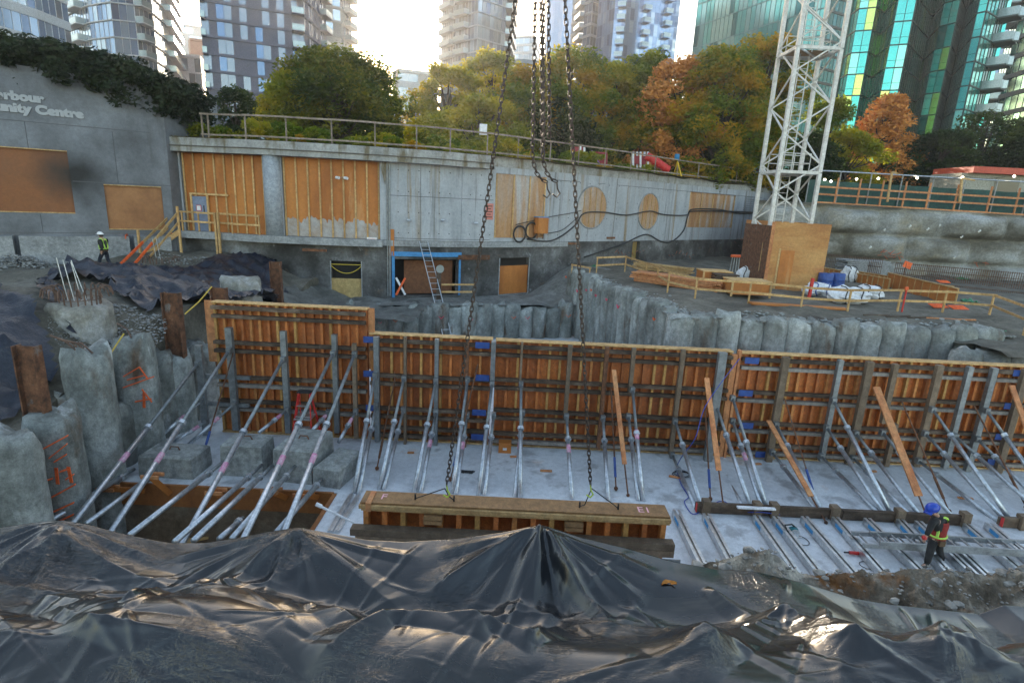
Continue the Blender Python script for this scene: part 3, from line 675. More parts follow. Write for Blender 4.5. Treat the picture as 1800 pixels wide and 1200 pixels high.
m = MB(); a = atY(1289, 625, FY - .2); m.box((xd0 - .30, FY - .2, SL), (xd0 - .12, FY - .05, -4.3)); m.box((xd0 - .10, FY - .23, SL), (xd0 - .02, FY - .05, -4.15)); m.build('end_post', lumr, fd)
# back bracing of the short wing form behind the left posts
b = MB(); a = atY(350, 606, 16.6); b.box((a.x - .1, 16.5, SL + .02), (a.x + .1, 16.62, a.z)); o = tag(b.build('steel_post', G), 'lone grey steel post left of the tall form', 'post')
for k, (y_, x1_) in enumerate(((660, 440), (708, 438))):
    a = atY(350, y_, 16.7); c = atY(x1_, y_ + 3, 16.7); b = MB(); b.bar(a, (c.x, a.y, a.z), .1, .12)
    tag(b.build('steel_waler', G), ['upper', 'lower'][k] + ' short grey steel waler from the lone post to the tall form', 'waler')

# ------------------------------------------------------------------ steel braces
sleeve = mat('brace_label', [(.55, .12, .28), (.70, .55, .60)], 8, rough=.5)
def brace(xt, yt, xb, yb, label, zb=SL, r=.062, Yt=16.45, col=.35, inner=.72, top_head=True, lab=False, nm='brace', deep=False):
    top = atY(xt, yt, Yt); v = ray(xb, yb)
    # foot at floor level zb unless that would bring it beyond the top
    X = top.x
    foot = v * (zb / v.z) if zb is not None else None
    if deep:
        fy = top.x / v.x; foot = v * fy; d_ = foot - top; foot = top + d_ * max(1.0, min(1.45, (-9.4 - top.z) / d_.z))
    elif foot.y > Yt - .3: foot = v * (Yt - 1.0)
    t = thing(nm, label, 'brace', tuple(foot), 'steel tube braces propping the forms')
    d = top - foot; k = foot + d * (1 - col)
    m = MB(); m.tube(foot, k, r, 10); m.build('outer_tube', galv, t, True)
    m = MB(); m.tube(k, top, r * inner, 10); m.build('inner_tube', dgal, t, True)
    m = MB(); u = d.normalized(); m.tube(k - u * .05, k + u * .05, r * 1.45, 10); m.tube(k + Vector((-.1, 0, 0)), k + Vector((.1, 0, 0)), .013, 6); m.build('collar', galv, t)
    if top_head:
        m = MB(); m.box((top.x - .07, top.y - .05, top.z - .09), (top.x + .07, top.y + .1, top.z + .09)); m.build('head_plate', dgal, t)
    if lab:
        q = foot + d * .52; m = MB(); m.tube(q, q + u * .3, r * 1.03, 10); m.build('label_band', sleeve, t)
    return t
def foot_on(zz): return zz
BR = [
 (347, 640, 132, 915, -8.9, 'leftmost long steel brace, ending beside the orange numbered pile'),
 (402, 617, 197, 932, -9.2, 'long steel brace leaning from the left post of the tall form into the trench'),
 (497, 632, 322, 952, -9.2, 'long steel brace from the second post of the tall form over the paired concrete blocks'),
 (585, 622, 430, 942, -9.2, 'long steel brace leaning from the third post of the tall form past the red stepladder'),
 (623, 623, 500, 932, -9.2, 'long steel brace at the right end of the tall form passing the lone small block'),
]
for xt, yt, xb, yb, z, l in BR:
    brace(xt, yt, xb, yb, l, z, r=.068, col=.33, lab=True, deep=True)
# low braces in the trench, topped against the trench lip
LOW = [(236, 824, 90, 914, 'short brace crossing in front of the leftmost long brace'), (283, 824, 152, 920, 'short brace from under the flat concrete block down into the trench'),
       (393, 811, 228, 940, 'bare steel brace from the left paired block down into the trench'), (460, 817, 307, 952, 'bare steel brace left of the shortest middle pair under the blocks'),
       (480, 817, 340, 950, 'bare steel brace third right of the leaning wood scraps, under the blocks'), (521, 816, 407, 947, 'short brace starting under the right paired block'),
       (570, 837, 486, 935, 'short brace starting under the lone small block'), (427, 910, 385, 947, 'tiny brace stub rising just above the black sheeting')]
for xt, yt, xb, yb, l in LOW:
    brace(xt, yt, xb, yb, l, -9.2, r=.065, Yt=13.9 if yt < 900 else 11.5, col=.2, top_head=False, deep=True)
MID = [(411, 710, 327, 785, 'inner brace with a pink label behind the flat concrete block'), (354, 706, 265, 780, 'inner brace next to the pile row behind the flat block'), (360, 742, 305, 777, 'lowest inner brace left of the paired blocks'),
       (504, 721, 455, 760, 'inner brace just behind the paired blocks'), (577, 725, 550, 755, 'inner brace just right of the red stepladder'), (625, 724, 595, 777, 'inner brace behind the lone small block')]
for xt, yt, xb, yb, l in MID:
    brace(xt, yt, xb, yb, l, SL, r=.055, lab=True, col=.45)
mids = [
 (659, 660, 622, 867), (661, 712, 630, 868), (710, 665, 666, 860), (709, 720, 674, 861), (766, 670, 727, 867), (766, 725, 739, 866),
 (822, 667, 795, 867), (821, 730, 801, 868), (865, 675, 841, 870), (868, 730, 851, 870), (916, 675, 914, 875), (919, 725, 905, 873),
 (996, 732, 1005, 877), (1060, 735, 1069, 880), (1112, 685, 1130, 880), (1105, 732, 1122, 880), (1187, 740, 1234, 895), (1182, 800, 1225, 897),
 (1260, 715, 1322, 900), (1288, 740, 1342, 900), (1288, 700, 1350, 900), (1265, 817, 1312, 902)]
ml = ['long brace by the seam of the tall form and the next panel', 'shorter brace tucked behind the long one at the tall form seam',
 'long brace on the thin wood post of the second panel', 'shorter brace beside the one on the thin wood post', 'long brace on the grey steel post of the second panel', 'shorter brace behind the one on the grey steel post of the second panel',
 'long brace just left of the gap, on the rusty post', 'shorter brace just left of the gap', 'long brace on the steel post at the gap between two panels', 'shorter brace directly right of the gap post',
 'near vertical long brace of the middle panel left of the cardboard coloured block', 'shorter near vertical brace of the middle panel', 'lone brace with its head on a pale timber cap',
 'lone brace right of the hanging chain', 'long brace right of the first orange plank', 'shorter twin of the brace right of the first orange plank', 'lone leaning brace wrapped by the blue cable', 'low brace lying flat beside the coiled blue cable',
 'brace on the big steel post before the second gap', 'middle one of the three braces at the second gap', 'rightmost of the three braces at the second gap', 'low flat brace at the foot of the second gap']
for (xt, yt, xb, yb), l in zip(mids, ml):
    brace(xt, yt, xb, yb, l, SL, col=.42 if yt < 710 else .3, lab=(xt + yt) % 3 == 0)
right = [
 (1365, 747, 1452, 912), (1358, 795, 1447, 912), (1466, 705, 1570, 911), (1454, 752, 1560, 912), (1444, 802, 1555, 912), (1505, 762, 1625, 916), (1500, 805, 1610, 916),
 (1552, 760, 1682, 919), (1640, 720, 1780, 920), (1627, 762, 1772, 920), (1615, 810, 1762, 922), (1735, 722, 1866, 905), (1719, 772, 1850, 905), (1680, 767, 1845, 915)]
rl = ['upper brace beside the second orange plank', 'low brace under the second orange plank', 'highest of the three braces on the grey post of the right panel', 'middle of the three braces on the grey post of the right panel', 'lowest of the three braces on the grey post of the right panel',
 'upper of two braces just left of the broad orange plank', 'lower of two braces just left of the broad orange plank', 'brace passing behind the helmet of the worker with the ladder',
 'highest of the three braces right of the worker', 'middle of the three braces right of the worker', 'lowest of the three braces right of the worker', 'long brace running out of the right edge of the photo', 'shorter brace running out of the right edge of the photo', 'thin brace crossing towards the right edge above the stop beam']
for (xt, yt, xb, yb), l in zip(right, rl):
    brace(xt, yt, xb, yb, l, SL, col=.25, lab=False)
# tie rods with turnbuckles
def rod(xt, yt, xb, yb, label, bl=True, Yt=16.5, zb=SL + .03):
    top = atY(xt, yt, Yt); foot = atZ(xb, yb, zb); t = thing('tie_rod', label, 'tie rod', tuple(foot), 'rusty tie rods holding the forms')
    d = top - foot; m = MB(); m.tube(foot + d * .3, top, .024, 6); m.build('rod', rust, t)
    m = MB(); m.tube(foot + d * .12, foot + d * .3, .036, 8); m.build('turnbuckle', blup if bl else rust, t)
    m = MB(); m.tube(foot, foot + d * .12, .02, 6); m.ball(foot + d * .02, .06, 8, 5); m.build('anchor', rust, t)
rod(410, 620, 350, 822, 'tie rod with blue turnbuckle left of the paired blocks')
rod(695, 662, 662, 826, 'tie rod with a hooked end beside the tall form seam', False)
rod(840, 640, 791, 846, 'tie rod with blue turnbuckle beside the left chain')
rod(1074, 680, 1083, 862, 'tie rod with blue turnbuckle just left of the first orange plank')
rod(1239, 712, 1249, 880, 'tie rod with blue turnbuckle beside the second leaning orange plank')
rod(1379, 700, 1436, 885, 'tie rod with blue turnbuckle behind the third orange plank')
rod(1585, 705, 1670, 902, 'dark tie rod right of the broad orange plank', False)
rod(1712, 712, 1806, 895, 'dark tie rod near the right edge', False)
# orange planks leaning on the braces with a length of chain at the foot
def plank(xt, yt, xb, yb, xf, yf, w, label):
    top = atY(xt, yt, 16.3); foot = atZ(xf, yf, SL + .03); r2 = ray(xb, yb)
    a = top.x, top.y; 
    # point on the line top-foot nearest to the ray
    d = foot - top; best = min((abs((top + d * (i / 200)).x / (top + d * (i / 200)).y - r2.x) + abs((top + d * (i / 200)).z / (top + d * (i / 200)).y - r2.z), i / 200) for i in range(60, 200))[1]
    k = top + d * best; t = thing('plank', label, 'plank', tuple(foot), 'orange planks leaning against the forms')
    m = MB(); m.bar(k, top, w, .04, (0, 0, 1)); m.build('board', lumr, t)
    m = MB(); m.tube(foot, k + (top - k) * .1, .022, 6); m.ball(foot, .05, 8, 5); m.build('anchor_rod', rust, t)
plank(1079, 650, 1097, 816, 1104, 870, .13, 'narrow orange plank leaning right of the right chain')
plank(1242, 664, 1264, 826, 1271, 884, .15, 'orange plank leaning beside the long blue cable')
plank(1351, 739, 1427, 872, 1452, 918, .15, 'orange plank leaning low on the left part of the right panel')
plank(1540, 680, 1610, 872, 1627, 902, .24, 'broad orange plank leaning left of the worker with the ladder')
plank(1778, 677, 1850, 860, 1858, 900, .18, 'orange plank leaning at the right edge of the photo')

# ------------------------------------------------------------------ concrete blocks on the upper slab
blk = mat('block_concrete', [(.20, .205, .195), (.30, .31, .295), (.38, .39, .375)], 1.6, rough=.85, bump=.008, second=((.10, .10, .10), 1.1, .6, None))
def block(cx, cy, z0, w, d, h, rot, label, key=False, taper=.03, ch=.05):
    t = thing('concrete_block', label, 'concrete block', (cx, cy, z0), 'precast concrete blocks on the slab'); c, s = math.cos(rot), math.sin(rot); m = MB()
    T = lambda x, y, z: (cx + x * c - y * s, cy + x * s + y * c, z0 + z)
    rings = [(0, 0), (0, h - ch), (-ch, h)]; V = []
    for g, z in rings:
        for a, bq in ((-1, -1), (1, -1), (1, 1), (-1, 1)): V.append(T(a * (w / 2 + g - taper * z), bq * (d / 2 + g - taper * z), z))
    F_ = [(8, 9, 10, 11)]
    for k in (0, 4):
        for i in range(4): F_.append((k + i, k + (i + 1) % 4, k + 4 + (i + 1) % 4, k + 4 + i))
    m.add(V, F_); m.build('body', blk, t)
    m = MB()
    if key: m.add([T(-.12, -d * .32, h + .001), T(.12, -d * .32, h + .001), T(.12, d * .32, h + .001), T(-.12, d * .32, h + .001), T(-.07, -d * .25, h + .07), T(.07, -d * .25, h + .07), T(.07, d * .25, h + .07), T(-.07, d * .25, h + .07)], [(0, 1, 5, 4), (1, 2, 6, 5), (2, 3, 7, 6), (3, 0, 4, 7), (4, 5, 6, 7)]); m.build('shear_key', blk, t)
    else:
        m.path([T(-.15, 0, h - .01), T(-.1, 0, h + .09), T(.1, 0, h + .09), T(.15, 0, h - .01)], .018, 6); m.build('lifting_loop', rust, t)
a = atZ(282, 842, SL); block(a.x + .12, a.y + .55, SL, 1.5, .95, .62, -.03, 'low flat grey concrete block at the left end of the slab')
a = atZ(425, 838, SL); block(a.x, a.y + .45, SL, 1.18, .85, .93, 0, 'left block of the tall pair on the slab')
a = atZ(515, 852, SL); block(a.x + .02, a.y + .85, SL, 1.10, 1.5, .98, -.10, 'right block of the tall pair, with a lifting loop')
a = atZ(575, 858, SL); block(a.x + .10, a.y + .72, SL, .80, 1.35, .55, -.22, 'small pale block standing alone next to the tall pair', True)
# ------------------------------------------------------------------ hanging form panel, chains
def chain(p, q, label, link=.125, r=.0105, w=.031, hook=True, mt=None, sag=0, nm='chain', tail=None, col=None):
    mt = mt or mat('chain_steel', [(.05, .04, .035), (.12, .08, .06)], 9, rough=.6, metal=.5)
    p, q = Vector(p), Vector(q); p = q + (p - q) * 1.7; L = (q - p).length; pts = [p + (q - p) * t + Vector((0, 0, -sag * 4 * t * (1 - t))) for t in [i / 60 for i in range(61)]]
    if tail: pts += [Vector(v) for v in tail]
    t = thing(nm, label, 'chain', tuple(pts[-1]), 'lifting chains hanging from the crane')
    # resample
    S = [0]
    for a, c in zip(pts[:-1], pts[1:]): S.append(S[-1] + (c - a).length)
    n = int(S[-1] / (link * .72)); m = MB(); j = 0
    for i in range(n):
        s = S[-1] * (i + .5) / n
        while S[j + 1] < s: j += 1
        k = (s - S[j]) / (S[j + 1] - S[j]); c = pts[j].lerp(pts[j + 1], k); d = (pts[j + 1] - pts[j]).normalized()
        a = Vector((1, .3, 0)) if i % 2 else Vector((-.3, 1, 0)); u = (a - d * a.dot(d)).normalized()
        ring = []
        hl = link / 2 - w
        for e in range(10):
            an = 2 * PI * e / 10; x = math.cos(an) * w; y = math.sin(an) * w + (hl if math.sin(an) > 0.01 else -hl if math.sin(an) < -.01 else 0)
            ring.append(c + u * x + d * y)
        m.path(ring, r, 5, closed=True)
    m.build('links', mt, t, True)
    if hook:
        e = pts[-1]; m = MB(); m.path([e, e + Vector((.02, 0, -.12)), e + Vector((.07, 0, -.2)), e + Vector((.02, 0, -.27)), e + Vector((-.06, 0, -.22))], .016, 6)
        m.build('hook', col or mt, t)
    return t
HY = 10.0
lime = mat('lime_steel', [(.45, .60, .05)], 3, rough=.5)
chain(atY(915, -60, HY + .1), atY(785, 852, HY), 'long chain slanting left down to the suspended form', hook=True, col=lime)
chain(atY(990, -60, HY + .1), atY(1038, 852, HY), 'long chain running down to the right half of the suspended form', hook=True, col=lime)
cb = [(942, 936, 312, 942, 'short chain at the left of the hanging bundle', [(-.0, 0, -.25)]), (950, 950, 312, 952, 'second chain of the hanging bundle, its tail swinging right', [(.07, 0, -.2)]),
      (956, 955, 300, 960, 'third chain of the hanging bundle', None), (963, 962, 270, 965, 'rightmost short chain of the hanging bundle', None)]
for k, (x0, x1, y1, x2, lab, tail) in enumerate(cb):
    Y = HY + .3 + k * .12; e = atY(x1 + (k % 2) * 4, y1 - 40, Y)
    tl = [e + Vector((.03, 0, -.15)), e + Vector((.10, 0, -.32)), e + Vector((.20, 0, -.42)), e + Vector((.28, 0, -.45))] if k < 2 else [e + Vector((0, 0, -.12))]
    chain(atY(x0, -60, Y), e, lab, hook=k < 2, tail=tl, link=.12)
# spreader cables on the top of the panel
x0 = atY(636, 890, HY).x; x1 = atY(1176, 905, HY).x; zt = atY(900, 893, HY).z; 
hp = thing('hanging_formwork', 'heavy wooden form slung from two chains just above the slab', 'wall form', ((x0 + x1) / 2, HY, SL + .25))
topply = mat('pale_ply', [(.22, .115, .045), (.31, .175, .075)], 1.2, sc3=(.4, 1, 1), rough=.75)
m = MB(); m.box((x0, HY - .10, zt), (x1, HY + .36, zt + .035)); m.build('top_board', topply, hp)
m = MB(); m.box((x0 - .02, HY - .16, zt - .075), (x1 + .01, HY + .33, zt - .003)); m.build('top_plate', lumb, hp)
m = MB(); m.box((x0 + .02, HY - .13, zt - .13), (x1, HY + .33, zt - .08)); m.build('top_plate', lumb, hp)
m = MB(); m.box((x0 + .03, HY + .18, SL + .25), (x1 - .02, HY + .2, zt - .132)); m.build('plywood', formply, hp)
for i in range(17):
    x = x0 + .08 + (x1 - x0 - .16) * i / 16; m = MB(); m.box((x - .05, HY - .02, SL + .3), (x + .05, HY + .178, zt - .133)); m.build('stud', stm[i % 4], hp)
zw = atY(900, 953, HY - .2).z
xw0, xw1 = x0 - .18, x1 + .12
for k, z in enumerate((zw + .075, zw - .075)):
    m = MB(); m.box((xw0 + .1 * k, HY - .24, z - .07), (xw1, HY - .03, z + .07)); m.build('waler', W_, hp)
for xx in (x0 + .35, x1 - .3):
    for s in (-.3, .3):
        m = MB(); m.box((xx + s - .26, HY - .26, zw - .40), (xx + s + .26, HY - .242, zw - .17)); m.build('steel_plate', dgal if xx > 0 else mat('dark_blue_steel', [(.012, .02, .06), (.02, .03, .09)], 5, rough=.6), hp)
zw2 = zw - .9
m = MB(); m.box((x0, HY - .24, zw2 - .1), (x1, HY - .03, zw2 + .1)); m.build('waler', weat, hp)
for xx in (x0 + 1.45, x0 + 1.2 + 3.05):
    m = MB(); m.box((xx - .18, HY - .19, zt - .34), (xx + .18, HY - .03, zt - .26)); m.box((xx - .18, HY - .19, zt - .24), (xx + .18, HY - .03, zt - .16)); m.build('cleat', topply, hp)
m = MB(); m.box((x0 + .12, HY - .17, zt - .13), (x0 + .22, HY + .3, zt + .06)); m.build('loose_block', lumr, hp)
# E1 letters chalked on the top board
def word(txt, x, y, z, h, mt, parent, name='lettering'):
    cu = bpy.data.curves.new('txt', 'FONT'); cu.body = txt; cu.size = h / .7; cu.extrude = .002
    o = bpy.data.objects.new('txt', cu); COL.objects.link(o); bpy.context.view_layer.update()
    me = bpy.data.meshes.new_from_object(o.evaluated_get(bpy.context.evaluated_depsgraph_get())); bpy.data.objects.remove(o); bpy.data.curves.remove(cu)
    me.materials.clear(); me.materials.append(mt); ob = bpy.data.objects.new(name, me); COL.objects.link(ob); ob.parent = parent; ob.location = Vector((x, y, z)) - ORG[parent.name]; ORG[ob.name] = ORG[parent.name]
chalk = mat('pink_chalk', [(.75, .40, .45)], 3)
word('E1', x1 - .62, HY + .03, zt + .038, .20, chalk, hp); word('F', x0 + .35, HY + .05, zt + .038, .20, chalk, hp)
for k, (xl, xm, xr) in enumerate(((730, 782, 798), (1020, 1040, 1088))):
    a = atY(xl, 875, HY + .1); c = atY(xr, 878, HY + .1); t = atY(xm, 858, HY + .05)
    m = MB(); z = zt + .04
    m.path([(a.x, HY + .1, z + .02), (a.x + .1, HY + .1, z + .06), tuple(t)], .011, 6); m.path([tuple(t), (c.x - .1, HY + .1, z + .1), (c.x, HY + .1, z + .02)], .011, 6)
    m.bar((a.x, HY + .1, z - .02), (a.x, HY + .1, z + .12), .03, .03); m.bar((c.x, HY + .1, z - .02), (c.x, HY + .1, z + .12), .03, .03)
    tag(m.build('lifting_cable', blak), ['left', 'right'][k] + ' black lifting cable looped over the top of the suspended form', 'cable', None)
# white pipe sticking out at left of the panel
b = MB(); a = atY(560, 888, HY - .2); c = atY(622, 918, HY - .2); b.path([a, a.lerp(c, .8), c], .025, 8); b.path([a + Vector((-.05, 0, .03)), a + Vector((.06, 0, -.02))], .04, 8)
tag(b.build('loop_rod', whit), 'thin pale rod with a loop end at the left end of the suspended form', 'rod')

# ------------------------------------------------------------------ stop beams, channels, ladder on the slab
def beam(px0, px1, py0, label, posts, red=None):
    a = atZ(px0, py0, SL); c = atZ(px1, py0 + (px1 - px0) * .045, SL); y = 13.25
    t = thing('stop_beam', label, 'timber beam', ((a.x + c.x) / 2, y, SL)); xa, xc = ray(px0, py0).x * y, ray(px1, py0).x * y
    xm = (xa + xc) / 2 + .3
    m = MB(); m.box((xa, y, SL + .02), (xm, y + .09, SL + .30)); m.build('timber', weat, t)
    m = MB(); m.box((xm + .01, y - .01, SL + .02), (xc, y + .085, SL + .28)); m.build('timber', weat, t)
    m = MB(); m.box((xa, y + .10, SL + .02), (xc, y + .19, SL + .24)); m.build('timber', weat, t)
    for p in posts:
        x = ray(p, py0).x * y; m = MB(); m.box((x - .10, y - .10, SL + .01), (x + .10, y - .012, SL + .40)); m.box((x - .10, y - .011, SL + .305), (x + .10, y + .12, SL + .40)); m.build('clamp_block', W_, t)
    m = MB(); m.box((xa - .015, y - .005, SL + .03), (xa - .001, y + .08, SL + .28)); m.build('red_end', redp, t)
beam(1223, 1699, 908, 'long dark timber beam holding the brace feet on the slab', [1238, 1328, 1358, 1465, 1580, 1697])
beam(1762, 1900, 925, 'second timber beam at the right edge of the slab', [1795, 1880])
# aluminium channels lying on the slab, running toward the camera
chn = [(1187, 905, 1230, 995), (1240, 912, 1278, 985), (1328, 915, 1380, 990), (1362, 917, 1435, 1012), (1412, 917, 1495, 1012), (1466, 918, 1542, 1005), (1522, 920, 1612, 1008), (1580, 922, 1662, 1012), (1612, 925, 1690, 1000), (1640, 930, 1712, 1000), (1697, 930, 1790, 1010), (1735, 928, 1830, 1010)]
cl_ = ['shortest channel, nearest the suspended form', 'channel meeting the first block of the stop beam', 'channel under the white batten', 'channel just left of the blue green saw', 'channel ending behind the saw, free of the beam', 'channel beside the red drill', 'channel under the left end of the long ladder', 'channel just left of the worker with the ladder', 'channel under the boots of the worker', 'channel just right of the worker', 'channel behind the right half of the ladder', 'channel reaching past the right end of the ladder']
for (xa, ya, xb, yb), l in zip(chn, cl_):
    a = atZ(xa, ya, SL + .02); c = atZ(xb, yb, SL + .02); d = (c - a); c = a + d * 1.5; b = MB()
    s = d.normalized().cross(Vector((0, 0, 1))) * .09
    t = thing('steel_channel', l, 'steel channel', tuple(a), 'galvanised channels laid on the slab')
    b.bar(a + Vector((0, 0, .01)), c + Vector((0, 0, .01)), .2, .012); b.bar(a + s + Vector((0, 0, .09)), c + s + Vector((0, 0, .09)), .012, .14); b.bar(a - s + Vector((0, 0, .09)), c - s + Vector((0, 0, .09)), .012, .14)
    b.bar(a + s * .7 + Vector((0, 0, .166)), c + s * .7 + Vector((0, 0, .166)), .07, .012); b.bar(a - s * .7 + Vector((0, 0, .166)), c - s * .7 + Vector((0, 0, .166)), .07, .012)
    b.build('profile', alum, t)
    p = a + d * .12; q = a + d * .3; b = MB(); b.bar(p + s * 1.08 + Vector((0, 0, .09)), q + s * 1.08 + Vector((0, 0, .09)), .006, .1); b.bar(p - s * 1.08 + Vector((0, 0, .09)), q - s * 1.08 + Vector((0, 0, .09)), .006, .1); b.build('blue_sticker', mat('sticker_blue', [(.05, .25, .5)], 6), t)
for k, (xa, ya, xb, yb) in enumerate(((618, 870, 580, 935), (630, 872, 592, 935))):
    a = atZ(xa, ya, SL + .02); c = atZ(xb, yb, SL + .02); b = MB(); b.bar(a, c, .12, .09); b.bar(a + Vector((0, 0, .05)), c + Vector((0, 0, .05)), .03, .03)
    tag(b.build('steel_channel', alum), ['outer channel along the left edge of the near slab', 'inner channel along the left edge of the near slab'][k], 'steel channel', None)
b = MB(); a = atZ(1311, 912, SL + .32); c = atZ(1381, 916, SL + .32); b.bar((a.x, 13.1, a.z), (c.x, 13.1, a.z), .1, .04); tag(b.build('white_batten', whit), 'white batten lying on the front of the stop beam', 'batten')
# extension ladder
def ladder(pA, pB, w, n, label, name='ladder', mt=alum, r=.016, wdir_=None, th=(.03, .09)):
    pA, pB = Vector(pA), Vector(pB); d = (pB - pA); s = wdir_ * (w / 2)
    t = thing(name, label, 'ladder', tuple(pA)); up = d.cross(s).normalized()
    for k in (-1, 1):
        m = MB(); m.bar(pA + s * k, pB + s * k, th[0], th[1], up); m.build('rail', mt, t)
    for i in range(n):
        q = pA + d * ((i + .5) / n); m = MB(); m.tube(q - s, q + s, r, 6); m.build('rung', mt, t)
    return t
lmat = mat('ladder_aluminium', [(.30, .31, .32), (.42, .43, .44)], 5, rough=.35, metal=.7)
a = atZ(1487, 938, SL + .25); c = atZ(1738, 950, SL + .25); a2 = atZ(1505, 953, SL + .25); 
ld = ladder((a.x + .1, a.y - .28, SL + .30), (c.x + .35, c.y - .35, SL + .30), .50, 12, 'upper half of the aluminium ladder lying across the channels by the worker', wdir_=Vector((.05, 1, 0)), th=(.05, .10), r=.022, mt=lmat)
ladder((a.x + .45, a.y - .36, SL + .40), (c.x + .9, c.y - .42, SL + .40), .42, 12, 'lower sliding half of the aluminium ladder, reaching further right', wdir_=Vector((.05, 1, 0)), th=(.045, .09), r=.022, mt=lmat)
# tools
o = atZ(1392, 940, SL); t = thing('circular_saw', 'blue green circular saw lying on the slab beside a cable', 'saw', tuple(o)); teal = mat('teal_plastic', [(.0, .12, .15)], 3, rough=.4)
m = MB(); m.ball(o + Vector((0, 0, .13)), .11, 12, 8, (1.3, .8, 1)); m.build('motor', teal, t, True)
m = MB(); m.path([o + Vector((-.15, 0, .15)), o + Vector((-.22, 0, .27)), o + Vector((-.05, 0, .3)), o + Vector((.08, 0, .2))], .022, 8); m.build('handle', blak, t)
m = MB(); m.box(o + Vector((-.2, -.13, .01)), o + Vector((.2, .1, .022))); m.tube(o + Vector((.02, -.1, .1)), o + Vector((.02, -.08, .1)), .11, 16); m.build('base_plate', alum, t)
m = MB(); m.path([o + Vector((.12 + .16 * math.sin(i * .5), -.25 + .2 * math.cos(i * .5), .02)) for i in range(18)], .009, 5); m.build('cord', blak, t)
o = atZ(1505, 975, SL); t = thing('drill', 'red and black cordless drill lying beside the channel', 'drill', tuple(o))
m = MB(); m.tube(o + Vector((-.18, 0, .06)), o + Vector((.1, -.02, .06)), .04, 8); m.build('body', redp, t); m = MB(); m.tube(o + Vector((-.3, 0, .06)), o + Vector((-.18, 0, .06)), .02, 8); m.bar(o + Vector((.04, 0, .05)), o + Vector((.12, -.2, .04)), .04, .05); m.box(o + Vector((.05, -.3, .01)), o + Vector((.2, -.18, .09))); m.build('handle', blak, t)
m = MB(); m.path([o + Vector((.05 + .2 * math.cos(i * .4), -.4 + .15 * math.sin(i * .4), .015)) for i in range(13)], .008, 5); m.build('cord', blak, t)
# blue cable
bc = mat('blue_cable', [(.03, .06, .35)], 3, rough=.5)
b = MB(); pts = [atY(1300, 630, 16.4), atY(1262, 680, 15.8), atY(1237, 720, 15.3), atY(1222, 770, 14.8), atZ(1200, 800, SL + .6), atZ(1190, 822, SL + .05), atZ(1197, 850, SL + .03), atZ(1210, 872, SL + .03), atZ(1203, 882, SL + .03), atZ(1218, 903, SL + .03), atZ(1240, 893, SL + .03), atZ(1270, 880, SL + .03), atZ(1300, 898, SL + .03), atZ(1340, 900, SL + .2), atZ(1378, 905, SL + .03)]
P3 = []
for i in range(len(pts) - 1):
    p0, p1, p2, p3 = pts[max(i - 1, 0)], pts[i], pts[i + 1], pts[min(i + 2, len(pts) - 1)]
    for k in range(5):
        s = k / 5; P3.append(.5 * ((2 * p1) + (p2 - p0) * s + (2 * p0 - 5 * p1 + 4 * p2 - p3) * s * s + (3 * p1 - p0 - 3 * p2 + p3) * s ** 3))
b.path(P3, .013, 5); tag(b.build('cable', bc, None, True), 'long blue cable dropping from the second gap and snaking over the slab', 'cable')
b = MB()
o = atZ(1198, 835, SL + .02); b.path([o + Vector((.3 * math.cos(i * .45) * (1 - i * .01), .2 * math.sin(i * .45), .01 + .002 * i)) for i in range(34)], .012, 5); tag(b.build('cable_coil', blak), 'loose dark cable coil lying beside a wood scrap on the slab', 'cable')
# scraps on slab
scr = [(960, 827, .35, 'short orange scrap of wood alone in the middle of the slab'), (1187, 838, .35, 'wood scrap touching the cable coil'), (1697, 875, .4, 'wood scrap beyond the worker'), (1330, 815, .3, 'wood scrap leaning by the foot of the right panel'), (1530, 828, .4, 'pale wood scrap by the foot of the right panel left of the worker'), (903, 802, .22, 'tiny wood scrap near the foot of the middle panel'), (722, 795, .2, 'dark scrap near the foot of the second panel')]
for px, py, l, lab in scr:
    o = atZ(px, py, SL + .03); b = MB(); an = rnd.uniform(-.3, .3); b.bar(o - Vector((l / 2, an * l, 0)), o + Vector((l / 2, an * l, 0)), .08, .04); tag(b.build('wood_scrap', lumr), lab, 'wood scrap')
o = atZ(887, 795, SL); t = thing('wood_box', 'small brown box against the foot of the middle panel', 'box', tuple(o)); m = MB(); m.box(o + Vector((-.2, -.05, .0)), o + Vector((.2, .25, .34))); m.build('body', hoardm, t); m = MB(); m.box(o + Vector((-.06, -.056, .1)), o + Vector((.06, -.051, .18))); m.build('label', whit, t)
b = MB(); o = atZ(820, 830, SL)
for i in range(9): b.path([o + Vector((rnd.uniform(-.25, .25), rnd.uniform(-.1, .1), .02)) for _ in range(4)], .012, 5)
tag(b.build('wire_tangle', blak), 'small tangle of black wire on the slab', 'wire')
# leaf like orange bits + wood bits below braces (orange blocks clamped to braces)
for k, (px, py, x2, y2, lab) in enumerate(((172, 858, 255, 862, 'orange timber cleat on the leftmost long brace'), (250, 836, 300, 868, 'orange timber cleat on the second long brace'), (362, 864, 400, 878, 'orange timber cleat on the brace over the paired blocks'), (460, 862, 505, 875, 'orange timber cleat on the brace passing the stepladder'), (516, 868, 560, 874, 'orange timber cleat on the brace by the lone small block'))):
    a = atY(px, py, 13.0); c = atY(x2, y2, 13.3); t = thing('cleat', lab, 'timber cleat', tuple(a)); m = MB(); m.bar(a + Vector((0, -.06, 0)), a + Vector((.45, -.06, 0)), .05, .09); m.bar(a + Vector((0.05, .1, .02)), a + Vector((.5, .1, .02)), .05, .09); m.build('clamp', lumr, t)
    m = MB(); m.bar(a + Vector((.2, .0, .0)), c, .04, .14); m.build('arm', hoardm, t)
